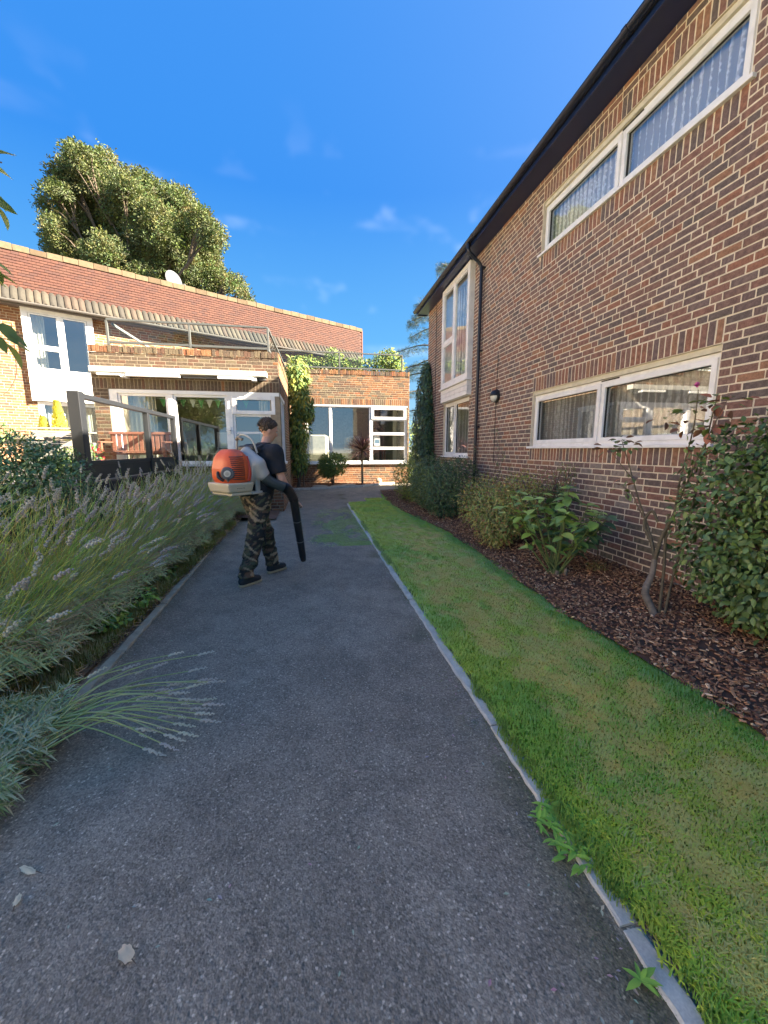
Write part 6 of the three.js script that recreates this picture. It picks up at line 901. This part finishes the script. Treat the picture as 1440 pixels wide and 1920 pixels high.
  // right hand closed on the blower handle
  const grip = W(0.315, 0.315, 0.905), hx = W(1, 0, 0).sub(P0).setY(0).normalize();
  const fingers = []; const hand0 = J.wrR.clone(); const palm = W(0.295, 0.305, 0.915);
  fingers.push(cap(hand0, palm, 0.027, 0.032));
  for (let i = 0; i < 4; i++) { const a = W(0.265 + i * 0.024, 0.332, 0.915 - i * 0.018), b = W(0.280 + i * 0.024, 0.345, 0.882 - i * 0.018), c = W(0.292 + i * 0.022, 0.318, 0.862 - i * 0.016), d = W(0.294 + i * 0.02, 0.292, 0.872 - i * 0.014); fingers.push(cap(a, b, 0.0105, 0.0095), cap(b, c, 0.0095, 0.0088), cap(c, d, 0.0088, 0.0078)); }
  fingers.push(cap(W(0.295, 0.290, 0.925), W(0.330, 0.278, 0.905), 0.012, 0.0105), cap(W(0.330, 0.278, 0.905), W(0.345, 0.292, 0.882), 0.0105, 0.009));
  const handF = uni(fingers, 0.008);
  const handL = uni([cap(J.wrL, W(0.36, -0.17, 1.04), 0.027, 0.032), ...[0, 1, 2, 3].flatMap((i) => { const a = W(0.37, -0.19 + i * 0.02, 1.045 - i * 0.006), b = W(0.405, -0.19 + i * 0.02, 1.03 - i * 0.006), c = W(0.41, -0.19 + i * 0.019, 1.0 - i * 0.006); return [cap(a, b, 0.0105, 0.0095), cap(b, c, 0.0095, 0.008)]; }), cap(W(0.34, -0.145, 1.04), W(0.375, -0.125, 1.02), 0.012, 0.010)], 0.008);
  const skinM = std([0.62, 0.35, 0.25], 0.6), bodyF = uni([...legs, ...torso, ...armR, ...armL, ...neck], 0.03);
  const bodyLow = skin(bodyF, [-1.25, 0.05, -5.15], [0.1, 1.62, -3.95], 0.016);
  const handG = skin(handF, [grip.x - 0.15, 0.78, grip.z - 0.15], [grip.x + 0.15, 1.0, grip.z + 0.15], 0.0045), hc = W(0.37, -0.16, 1.03), handG2 = skin(handL, [hc.x - 0.11, 0.95, hc.z - 0.11], [hc.x + 0.11, 1.1, hc.z + 0.11], 0.0045);
  const headG = skin(headF, [J.head.x - 0.17, J.head.y - 0.17, J.head.z - 0.17], [J.head.x + 0.17, J.head.y + 0.18, J.head.z + 0.17], 0.005);
  const stripUV = (g) => norm(g);
  part('body', [bodyLow, headG, handG, handG2].map(stripUV), skinM, T);
  for (const s of [-1, 1]) { const e = new THREE.SphereGeometry(0.0115, 12, 10); const p = H(0.083, s * 0.031, 0.003); part('eye', e.translate(p.x, p.y, p.z), std([0.55, 0.53, 0.5], 0.25), T); }
  { // hair: short, tousled
    const hairF = (x, y, z) => { const [f, r, u] = hl(x, y, z), n = 0.012 * (fbm(x * 60, y * 60, z * 60 + 9, 3) - 0.5); let d = hell(-0.014, 0, 0.036, 0.106, 0.084, 0.096)(x, y, z) + n * 2.6; d = Math.max(d, (f - 0.055) * 0.9 - (u - 0.055) * 0.75); d = Math.max(d, -(u + 0.052 - f * 0.45)); if (Math.abs(r) > 0.05) d = Math.max(d, (f - 0.012) - (u - 0.005) * 1.3); return d; };
    part('hair', skin(hairF, [J.head.x - 0.17, J.head.y - 0.15, J.head.z - 0.17], [J.head.x + 0.17, J.head.y + 0.19, J.head.z + 0.17], 0.0055), std([0.085, 0.058, 0.04], 0.75), T);
    const r = rng(5), l = []; for (let i = 0; i < 1100; i++) { const d = randDir(r), f = d.x, rr = d.y, u = d.z; if (u < -0.35 || (f > 0.35 && u < 0.55)) continue; const p = H(-0.014 + f * 0.104, rr * 0.083, 0.036 + u * 0.094), q = p.clone().addScaledVector(hf, f * 0.016 - 0.004).addScaledVector(hr, rr * 0.016).addScaledVector(hu, u * 0.012 - 0.006).addScaledVector(randDir(r), 0.009); l.push(tube([p, q], [0.0035, 0.0006], 3, 0, false)); } part('hair_locks', l, M.hair ||= std([0.12, 0.08, 0.055], 0.7), T);
  }
  // clothes
  const wr = (x, y, z, a) => a * (fbm(x * 9, y * 16, z * 9 + 20, 3) - 0.5);
  const shirtB = uni([...torso, cap(W(0.11, 0, 1.44), W(0.125, 0, 1.52), 0.085, 0.066), cap(J.shR, J.elR, 0.072, 0.07), cap(J.shL, J.elL, 0.072, 0.07), ell(W(0, 0, 1.0), 0.14, 0.185, 0.14)], 0.045);
  const sleeve = (el, sh) => { const n = el.clone().sub(sh).normalize(), c = sh.clone().lerp(el, 0.78); return (x, y, z) => (x - c.x) * n.x + (y - c.y) * n.y + (z - c.z) * n.z; };
  const sR = sleeve(J.elR, J.shR), sL = sleeve(J.elL, J.shL), shirtF = (x, y, z) => { let d = shirtB(x, y, z) - 0.016 + wr(x, y, z, 0.030); const [f, r, u] = toL(x, y, z); if (r > 0.205) d = Math.max(d, sR(x, y, z)); if (r < -0.205) d = Math.max(d, sL(x, y, z)); d = Math.max(d, 0.885 - y + 0.02 * Math.sin(r * 14)); return Math.max(d, y - 1.545); };
  const shirtM = std([0.018, 0.019, 0.024], 0.85);
  part('shirt', skin(shirtF, [-1.15, 0.84, -5.05], [0.0, 1.6, -4.0], 0.011), shirtM, T);
  part('collar', skin((x, y, z) => { const a = cap(W(0.10, 0, 1.47), W(0.135, 0, 1.555), 0.083, 0.074)(x, y, z), i = cap(W(0.10, 0, 1.40), W(0.145, 0, 1.60), 0.062, 0.060)(x, y, z); return Math.max(a, -i, y - 1.56, 1.455 - y); }, [-0.75, 1.42, -4.85], [-0.3, 1.6, -4.4], 0.007), std([0.028, 0.029, 0.034], 0.85), T);
  part('hood', skin((x, y, z) => ell(W(-0.01, 0.01, 1.475), 0.075, 0.13, 0.055)(x, y, z) + wr(x, y, z, 0.03), [-0.9, 1.38, -4.85], [-0.35, 1.56, -4.3], 0.009), std([0.022, 0.022, 0.026], 0.9), T);
  const trB = uni([cap(J.hipR, J.kneeR, 0.112, 0.088), cap(J.kneeR, J.ankR, 0.088, 0.076), cap(J.hipL, J.kneeL, 0.112, 0.088), cap(J.kneeL, J.ankL, 0.088, 0.076), ell(J.pelvis, 0.135, 0.185, 0.14)], 0.05);
  const camo = (x, y, z) => { const s = (f, k) => fbm(x * 11 + k, y * 30 + 1.6 * Math.sin(x * 14 + k), z * 11 + k * 3, 3), a = s(1, 3), b = s(1, 17), c = s(1, 31); return a > 0.60 ? [0.30, 0.235, 0.145] : b > 0.56 ? [0.075, 0.082, 0.045] : c > 0.57 ? [0.11, 0.07, 0.045] : [0.024, 0.024, 0.021]; };
  part('trousers', skin((x, y, z) => Math.max(trB(x, y, z) - 0.004 + wr(x, y * 1.5, z, 0.040) + 0.008 * Math.sin(y * 46) * smooth(0.42, 0.12, y), y - 1.02, 0.10 - y), [-1.2, 0.06, -5.1], [-0.05, 1.06, -3.95], 0.011, camo), std([1, 1, 1], 0.9, { vertexColors: true }), T);
  for (const [a, dirT] of [[J.ankR, 0.10], [J.ankL, 0.0]]) { // shoes, right heel a little raised behind
    const y0 = 0.0, sole = std([0.42, 0.36, 0.22], 0.8), q = (f, r, y) => a.clone().addScaledVector(Fw, f).addScaledVector(Rt, r).setY(y);
    const up = uni([cap(q(-0.05, 0, 0.055), q(0.15, 0.005, 0.047), 0.043, 0.036), cap(q(-0.025, 0, 0.07), q(-0.01, 0, 0.13), 0.046, 0.048), cap(q(0.02, 0, 0.075), q(0.10, 0, 0.05), 0.042, 0.04)], 0.03);
    const sh = part('shoe', skin((x, y, z) => Math.max(up(x, y, z), 0.026 - y, y - 0.15), [a.x - 0.28, 0.0, a.z - 0.28], [a.x + 0.28, 0.19, a.z + 0.28], 0.008), std([0.035, 0.036, 0.036], 0.7), T);
    const so = uni([cap(q(-0.052, 0, 0.014), q(0.155, 0.005, 0.014), 0.045, 0.040)], 0.01);
    part('sole', skin((x, y, z) => Math.max(so(x, y, z), y - 0.027, 0.002 - y), [a.x - 0.28, -0.01, a.z - 0.28], [a.x + 0.28, 0.05, a.z + 0.28], 0.006), sole, sh);
  }
  part('belt_tag', bar(W(-0.10, 0.14, 0.84), W(-0.09, 0.19, 0.83), 0.012, 0.02), std([0.7, 0.14, 0.03], 0.6), T); part('strap_tail', tube([W(-0.10, 0.185, 0.82), W(-0.09, 0.195, 0.6), W(-0.06, 0.19, 0.45)], 0.008, 5, 3), shirtM, T);

  // ---- the blower: a thing of its own, carried on his back
  const W0 = W, font = await new FontLoader().loadAsync('fonts/droid/droid_sans_bold.typeface.json');
  ((W) => {
  const K = thing('backpack_blower', 'orange and cream backpack leaf blower with black hose and tube', 'leaf blower', [-0.95, 0.9, -4.4]);
  const C = W(-0.335, 0.0, 1.20);                       // centre of the engine cover
  const bl = (x, y, z) => { const d = V(x - C.x, 0, z - C.z); return [d.dot(Fw), d.dot(Rt), y - C.y]; };
  const orange = std([0.72, 0.115, 0.03], 0.4), cream = std([0.62, 0.56, 0.40], 0.55, { map: fineTex }), grey = std([0.42, 0.42, 0.39], 0.5), black = std([0.02, 0.021, 0.024], 0.45);
  const rb = (p, b, r) => { const q = p.map((v, i) => Math.abs(v) - b[i] + r); return Math.hypot(Math.max(q[0], 0), Math.max(q[1], 0), Math.max(q[2], 0)) + Math.min(Math.max(...q), 0) - r; };
  // dome-topped cover, rounder at the top and towards the outer side
  const coverF = (x, y, z) => { const [f, r, u] = bl(x, y, z); return Math.max(rb([f * (1 + 0.9 * Math.max(0, u) + (f < 0 ? 0.9 * Math.max(0, u) : 0)), r * (1 + 0.6 * Math.max(0, u)), u], [0.158, 0.195, 0.20], 0.135), -u - 0.155); };
  const box = (e) => [[C.x - e, C.y - e, C.z - e], [C.x + e, C.y + e, C.z + e]];
  // grille: slits cut through the cover on the side that faces the path
  const grilleF = (x, y, z) => { const [f, r, u] = bl(x, y, z); const inside = f > -0.11 && f < 0.035 && r > 0.06 && u > -0.12 && u < 0.14; if (!inside) return coverF(x, y, z); const s = (((u + 1) * 1000) % 21) - 10.5; return s > 0.5 ? Math.max(coverF(x, y, z), -coverF(x, y, z) - 0.0) > 0 ? coverF(x, y, z) : coverF(x, y, z) + 0.012 : coverF(x, y, z); };
  const cov = part('engine_cover', skin(grilleF, ...box(0.27), 0.0065), orange, K);
  for (let i = 0; i < 12; i++) { const u = -0.105 + i * 0.0205, w = Math.sqrt(Math.max(0, 1 - Math.pow((u - 0.02) / 0.24, 2))); const q = (f, o) => { let r = 0.24; for (let k = 0; k < 60; k++) { const p = C.clone().addScaledVector(Fw, f).addScaledVector(Rt, r).setY(C.y + u); if (coverF(p.x, p.y, p.z) < o) break; r -= 0.003; } return C.clone().addScaledVector(Fw, f).addScaledVector(Rt, r).setY(C.y + u); }; part('grille_slot', tube([q(-0.10, 0.001), q(-0.065, 0.001), q(-0.03, 0.001), q(0.0, 0.001), q(0.028, 0.001)], 0.0052, 5, 2), black, cov); }
  { // round starter cap, red moulded rib, side bumper
    const n = Rt.clone().multiplyScalar(0.72).addScaledVector(Fw, -0.69).normalize(); let d = 0.3; for (let k = 0; k < 120; k++) { const p = C.clone().addScaledVector(n, d).setY(C.y - 0.045); if (coverF(p.x, p.y, p.z) < 0) break; d -= 0.002; }
    const p = C.clone().addScaledVector(n, d).setY(C.y - 0.045), cyl = (ra, rb2, h, o) => { const g = new THREE.CylinderGeometry(ra, rb2, h, 28); g.applyQuaternion(new THREE.Quaternion().setFromUnitVectors(V(0, 1, 0), n)); return g.translate(p.x + n.x * o, p.y, p.z + n.z * o); };
    const dark = part('filter_knob', cyl(0.058, 0.070, 0.03, 0.004), std([0.11, 0.11, 0.12], 0.5), K); part('knob_cap', cyl(0.032, 0.034, 0.022, 0.022), std([0.62, 0.60, 0.52], 0.45), dark); part('knob_ring', cyl(0.018, 0.018, 0.006, 0.034), std([0.42, 0.40, 0.34], 0.5), dark);
    const tip = V(p.x + n.x * 0.004, p.y - 0.072, p.z + n.z * 0.004); const tg = new THREE.ConeGeometry(0.034, 0.05, 4); part('knob_pointer', tg.rotateX(Math.PI).translate(tip.x, tip.y + 0.004, tip.z), std([0.11, 0.11, 0.12], 0.5), dark);
    const red = std([0.62, 0.06, 0.03], 0.35), ribP = [0.085, 0.11, 0.115, 0.10].map((f, i) => { let r = 0.26; const u = [-0.13, -0.03, 0.06, 0.125][i]; for (let k = 0; k < 110; k++) { const a = C.clone().addScaledVector(Fw, f).addScaledVector(Rt, r).setY(C.y + u); if (coverF(a.x, a.y, a.z) < 0) break; r -= 0.002; } return C.clone().addScaledVector(Fw, f).addScaledVector(Rt, r).setY(C.y + u); });
    part('cover_rib', tube(ribP, [0.026, 0.030, 0.030, 0.018], 12, 5), red, cov);
    part('bumper', tube([W(-0.485, 0.09, 1.08), W(-0.515, 0.05, 1.12), W(-0.50, 0.02, 1.17)], [0.014, 0.018, 0.012], 8, 4), black, K);
  }
  { // cream tank and base
    const tank = part('fuel_tank', skin((x, y, z) => { const [f, r, u] = bl(x, y, z); return rb([f + 0.01, r, u + 0.195], [0.150 + (u + 0.195) * 0.2, 0.185 + (u + 0.195) * 0.15, 0.052], 0.022); }, ...box(0.31), 0.008), cream, K);
    part('base_plate', skin((x, y, z) => { const [f, r, u] = bl(x, y, z); return rb([f - 0.03, r, u + 0.262], [0.155, 0.17, 0.017], 0.012); }, ...box(0.33), 0.008), cream, K);
    const tg = new TextGeometry('STIHL', { font, size: 0.026, depth: 0.003, curveSegments: 3 }); tg.computeBoundingBox(); tg.translate(-tg.boundingBox.max.x / 2, -0.013, 0);
    const a = C.clone().addScaledVector(Rt, 0.182).addScaledVector(Fw, -0.02).setY(C.y - 0.19); tg.applyMatrix4(basisM(Fw.clone(), V(0, 1, 0), Rt.clone(), a)); part('lettering', tg, std([0.05, 0.045, 0.04], 0.6), tank);
  }
  part('fan_housing', skin((x, y, z) => { const [f, r, u] = bl(x, y, z), d = Math.hypot(u + 0.02, r * 0.92) - 0.19; let v = Math.max(d, Math.abs(f - 0.165) - 0.048); v = smin(v, cap(W(-0.17, 0.06, 1.36), W(-0.14, 0.20, 1.24), 0.062, 0.068)(x, y, z), 0.03); v = smin(v, cap(W(-0.14, 0.20, 1.24), W(-0.10, 0.225, 1.13), 0.068, 0.064)(x, y, z), 0.03); return v - 0.004; }, ...box(0.42), 0.009), grey, K);
  part('back_frame', [tube([W(-0.14, -0.16, 0.93), W(-0.13, -0.17, 1.3), W(-0.15, -0.12, 1.50), W(-0.17, 0, 1.555), W(-0.15, 0.13, 1.50), W(-0.12, 0.17, 1.36)], 0.011, 8, 5), bar(W(-0.13, 0.16, 0.95), W(-0.13, 0.165, 1.1), 0.05, 0.03, 0.006), bar(W(-0.22, 0.17, 0.935), W(-0.06, 0.17, 0.945), 0.045, 0.028, 0.008)], grey, K);
  part('handle_grip', tube([W(-0.21, -0.05, 1.50), W(-0.22, 0, 1.525), W(-0.21, 0.05, 1.50)], 0.018, 9, 4), std([0.25, 0.22, 0.18], 0.7), K);
  part('back_pad', skin((x, y, z) => { const [f, r, u] = bl(x, y, z); return rb([f - 0.215, r, u - 0.02], [0.03, 0.14, 0.22], 0.028); }, ...box(0.36), 0.012), black, K);
  for (const s of [-1, 1]) part('shoulder_strap', tube([W(-0.10, s * 0.10, 1.32), W0(-0.06, s * 0.115, 1.485), W0(0.07, s * 0.125, 1.528), W0(0.20, s * 0.125, 1.42), W0(0.205, s * 0.14, 1.22), W0(0.10, s * 0.195, 1.08), W(-0.10, s * 0.16, 0.98)], 0.017, 6, 5), black, K);
  // hose and tube
  const el = [W(-0.10, 0.225, 1.14), W(-0.06, 0.255, 1.07), W(0.01, 0.30, 1.02), W(0.08, 0.335, 0.985)];
  part('elbow', tube(el, [0.060, 0.058, 0.056, 0.055], 16, 5), std([0.03, 0.045, 0.048], 0.4), K);
  { const a = W(0.08, 0.335, 0.985), b = W(0.20, 0.355, 0.84), n = 11, pts = [], rr = []; for (let i = 0; i <= n * 4; i++) { const t = i / (n * 4); pts.push(a.clone().lerp(b, t).add(V(0, 0.035 * Math.sin(t * 3.14), 0))); rr.push(0.052 + 0.006 * Math.cos(t * n * 6.283)); } part('bellows_hose', tube(pts, rr, 16), black, K); }
  const tip = V(-0.15, 0.16, -4.90), st = W(0.20, 0.355, 0.84), td = tip.clone().sub(st); const at = (t) => st.clone().addScaledVector(td, t);
  part('tube', tube([at(0), at(0.34), at(0.345), at(0.35), at(0.7), at(0.705), at(0.71), at(1)], [0.048, 0.047, 0.050, 0.047, 0.045, 0.049, 0.045, 0.041], 18), black, K);
  part('nozzle', tube([at(0.93), at(1.01), at(1.10)], [0.043, 0.043, 0.036], 16), black, K);
  for (const t of [0.35, 0.71]) part('clamp_ring', tube([at(t - 0.006), at(t + 0.006)], 0.0515, 18), std([0.2, 0.2, 0.19], 0.5), K);
  part('control_handle', [tube([at(0.02).add(V(0, 0.05, 0)), W0(0.315, 0.312, 0.93), W0(0.315, 0.315, 0.85)], 0.013, 8, 3)], black, K);
  part('throttle_cable', tube([W0(0.315, 0.315, 0.85), W(0.16, 0.31, 0.90), W(0.05, 0.24, 1.0), W(-0.08, 0.20, 1.02)], 0.006, 6, 5), black, K);
  })((f, r, y) => W0(f + 0.03, r - 0.01, y + 0.085));
}

// ---------------------------------------------------------------- terrace furniture and pots
function rattanChair(label, x, z, turn) {
  const t = thing('rattan_chair', label, 'chair', [x, 1.04, z], 'rattan chairs on the terrace'); t.rotation.y = turn; t.scale.set(1, 0.84, 1);
  const P = (n, g, m = M.rattan) => { const o = new THREE.Mesh(g, m); o.name = n; t.add(o); return o; };
  // woven panels: real strips over and under
  const weave = (w, h, nx, ny) => { const l = []; for (let i = 0; i < ny; i++) { const y = (i + 0.5) / ny * h, g = new THREE.BoxGeometry(w, h / ny * 0.82, 0.006, nx * 2, 1, 1), p = g.attributes.position; for (let k = 0; k < p.count; k++) p.setZ(k, p.getZ(k) + 0.006 * Math.cos((p.getX(k) / w + 0.5) * nx * 6.283 + (i % 2) * 3.14)); g.computeVertexNormals(); l.push(g.translate(0, y, 0)); } return merge(l); };
  P('backrest', weave(0.62, 0.52, 9, 15).rotateX(-0.16).translate(0, 0.36, 0.28)); P('seat', weave(0.60, 0.56, 9, 14).rotateX(-Math.PI / 2).translate(0, 0.38, 0.28));
  for (const s of [-1, 1]) { P('arm_panel', weave(0.58, 0.56, 8, 14).rotateY(Math.PI / 2).translate(s * 0.32, 0.08, 0)); P('armrest', boxUV(new RoundedBoxGeometry(0.07, 0.04, 0.6, 1, 0.01).translate(s * 0.32, 0.66, 0))); for (const q of [-0.28, 0.28]) P('leg', boxUV(new RoundedBoxGeometry(0.05, 0.66, 0.05, 1, 0.006).translate(s * 0.32, 0.33, q))); }
  P('apron', weave(0.6, 0.28, 9, 8).translate(0, 0.08, -0.28)); P('back_frame', merge([new RoundedBoxGeometry(0.68, 0.04, 0.05, 1, 0.01).translate(0, 0.90, 0.375)]));
  return t;
}
rattanChair('grey rattan armchair on the terrace, back to the camera behind the low hedge', -3.95, -7.2, 0.35);
rattanChair('second grey rattan armchair, further back beside the golden conifers', -4.62, -8.6, 0.9);
{ const t = thing('terrace_table', 'pale topped terrace table at the left edge above the hedge', 'table', [-4.7, 1.04, -7.0]); for (let k = 0; k < 6; k++) part('slat', bx(-5.9, -4.02, 1.63, 1.665, -7.42 + k * 0.142, -7.29 + k * 0.142, 0.006), std([0.56, 0.47, 0.32], 0.6, { map: woodTex }), t); part('frame', bx(-5.85, -4.07, 1.57, 1.63, -7.38, -6.62), M.greyMetal, t); for (const [x, z] of [[-5.8, -7.35], [-4.12, -7.35], [-5.8, -6.66], [-4.12, -6.66]]) part('leg', bx(x - 0.03, x + 0.03, 1.04, 1.57, z - 0.03, z + 0.03, 0.005), M.greyMetal, t); }
[[-5.02, -9.15, 1.12, 0.22, 'tall golden conical conifer in a pot on the terrace'], [-5.27, -9.1, 0.80, 0.19, 'shorter golden conifer left of the tall one on the terrace']].forEach(([x, z, h, R, l], i) => {
  const t = thing('golden_conifer', l, 'conifer', [x, 1.04, z], 'golden conifers in pots'), r = rng(900 + i), items = [], y0 = 1.30;
  part('pot', new THREE.LatheGeometry([[0.0, 0], [0.13, 0], [0.18, 0.24], [0.19, 0.25], [0.19, 0.29], [0.165, 0.29], [0.16, 0.24], [0, 0.24]].map(([a, b]) => new THREE.Vector2(a, b)), 24).translate(x, 1.04, z), std([0.40, 0.16, 0.08], 0.85), t); part('trunk', tube([V(x, 1.25, z), V(x, y0 + h * 0.8, z)], [0.02, 0.006], 6), M.bark, t);
  for (let k = 0; k < 900; k++) { const f = Math.pow(r(), 0.8), a = r() * 6.28, q = R * (1.02 - f) * (0.75 + 0.35 * r()) + 0.015; items.push({ g: 0, c: Math.floor(r() * 3), m: leafM(V(x + Math.cos(a) * q, y0 + f * h, z + Math.sin(a) * q), V(Math.cos(a) * 0.6, 1, Math.sin(a) * 0.6), V(Math.cos(a), 0.2, Math.sin(a)), 0.8 + 0.6 * r()) }); }
  pieces(t, 'spray', 'foliage', items, [leafGeo(0.06, 0.034, 0.1, 0.1, 2)], [[0.55, 0.50, 0.045], [0.62, 0.56, 0.06], [0.45, 0.44, 0.05]], softLeaf, { instanced: true, most: 30 });
});
{ const t = thing('red_flower_pot', 'pot of bright red flowers beside the balustrade post', 'flower pot', [-3.78, 1.04, -7.75]), r = rng(7); part('pot', new THREE.LatheGeometry([[0, 0], [0.1, 0], [0.14, 0.18], [0.15, 0.22], [0.13, 0.22], [0, 0.18]].map(([a, b]) => new THREE.Vector2(a, b)), 20).translate(-3.78, 1.04, -7.75), std([0.44, 0.17, 0.08], 0.85), t); const g = leafGeo(0.05, 0.045, 0.2, -0.2, 2); for (let i = 0; i < 70; i++) { const d = randDir(r), f = i < 38; placedPart(f ? 'petal' : 'leaf', g, f ? M.redPetal ||= std([0.70, 0.03, 0.06], 0.6, { side: THREE.DoubleSide }) : M.potLeaf ||= glossLeaf([0.14, 0.26, 0.06]), t, leafM(V(-3.78 + d.x * 0.13, 1.40 + d.y * 0.12, -7.75 + d.z * 0.13), d, V(0, 1, 0), 0.9 + 0.5 * r())); } part('stems', tube([V(-3.78, 1.2, -7.75), V(-3.77, 1.4, -7.75)], 0.02, 6), M.stemGreen, t); }
{ const t = thing('slatted_bench', 'reddish timber slatted bench in front of the sliding doors', 'bench', [-3.7, 1.04, -9.2]); for (let k = 0; k < 11; k++) part('slat', bx(-4.22 + k * 0.107, -4.14 + k * 0.107, 1.42, 1.80, -9.46, -9.435, 0.005), M.timber, t); part('top_rail', bx(-4.26, -3.02, 1.80, 1.86, -9.475, -9.42, 0.008), M.timber, t); part('back_rail', bx(-4.26, -3.02, 1.37, 1.42, -9.475, -9.42, 0.008), M.timber, t); for (let k = 0; k < 4; k++) part('seat_slat', bx(-4.24, -3.04, 1.43, 1.455, -9.40 + k * 0.11, -9.31 + k * 0.11, 0.005), M.timber, t); for (const x of [-4.26, -3.06]) { part('leg', bx(x, x + 0.06, 1.04, 1.86, -9.53, -9.477, 0.006), M.timber, t); part('leg', bx(x, x + 0.06, 1.04, 1.62, -9.0, -8.94, 0.006), M.timber, t); part('armrest', bx(x - 0.005, x + 0.065, 1.62, 1.65, -9.476, -8.92, 0.006), M.timber, t); } }
{ const t = thing('dining_chair', 'pale dining chair inside the lounge behind the sliding doors', 'chair', [-2.15, 1.02, -10.9]), w = std([0.55, 0.53, 0.48], 0.6); part('backrest', bx(-2.35, -1.95, 1.52, 1.92, -10.72, -10.68, 0.012), w, t); part('seat', bx(-2.37, -1.93, 1.45, 1.49, -11.1, -10.7, 0.01), w, t); for (const [x, z] of [[-2.35, -10.71], [-1.97, -10.71], [-2.35, -11.07], [-1.97, -11.07]]) part('leg', bx(x - 0.016, x + 0.016, 1.02, z > -10.9 ? 1.55 : 1.45, z - 0.016, z + 0.016), w, t); }
{ const t = thing('coffee_table', 'low pale table inside the lounge behind the sliding doors', 'table', [-2.0, 1.02, -10.35]), w = std([0.50, 0.52, 0.36], 0.5); part('tabletop', bx(-2.4, -1.62, 1.36, 1.39, -10.5, -10.15, 0.008), w, t); for (const [x, z] of [[-2.35, -10.46], [-1.67, -10.46], [-2.35, -10.19], [-1.67, -10.19]]) part('leg', bx(x - 0.015, x + 0.015, 1.02, 1.36, z - 0.015, z + 0.015), w, t); }

scene.traverse((o) => { if (o.isMesh) { o.castShadow = true; o.receiveShadow = true; } });
renderer.render(scene, camera);
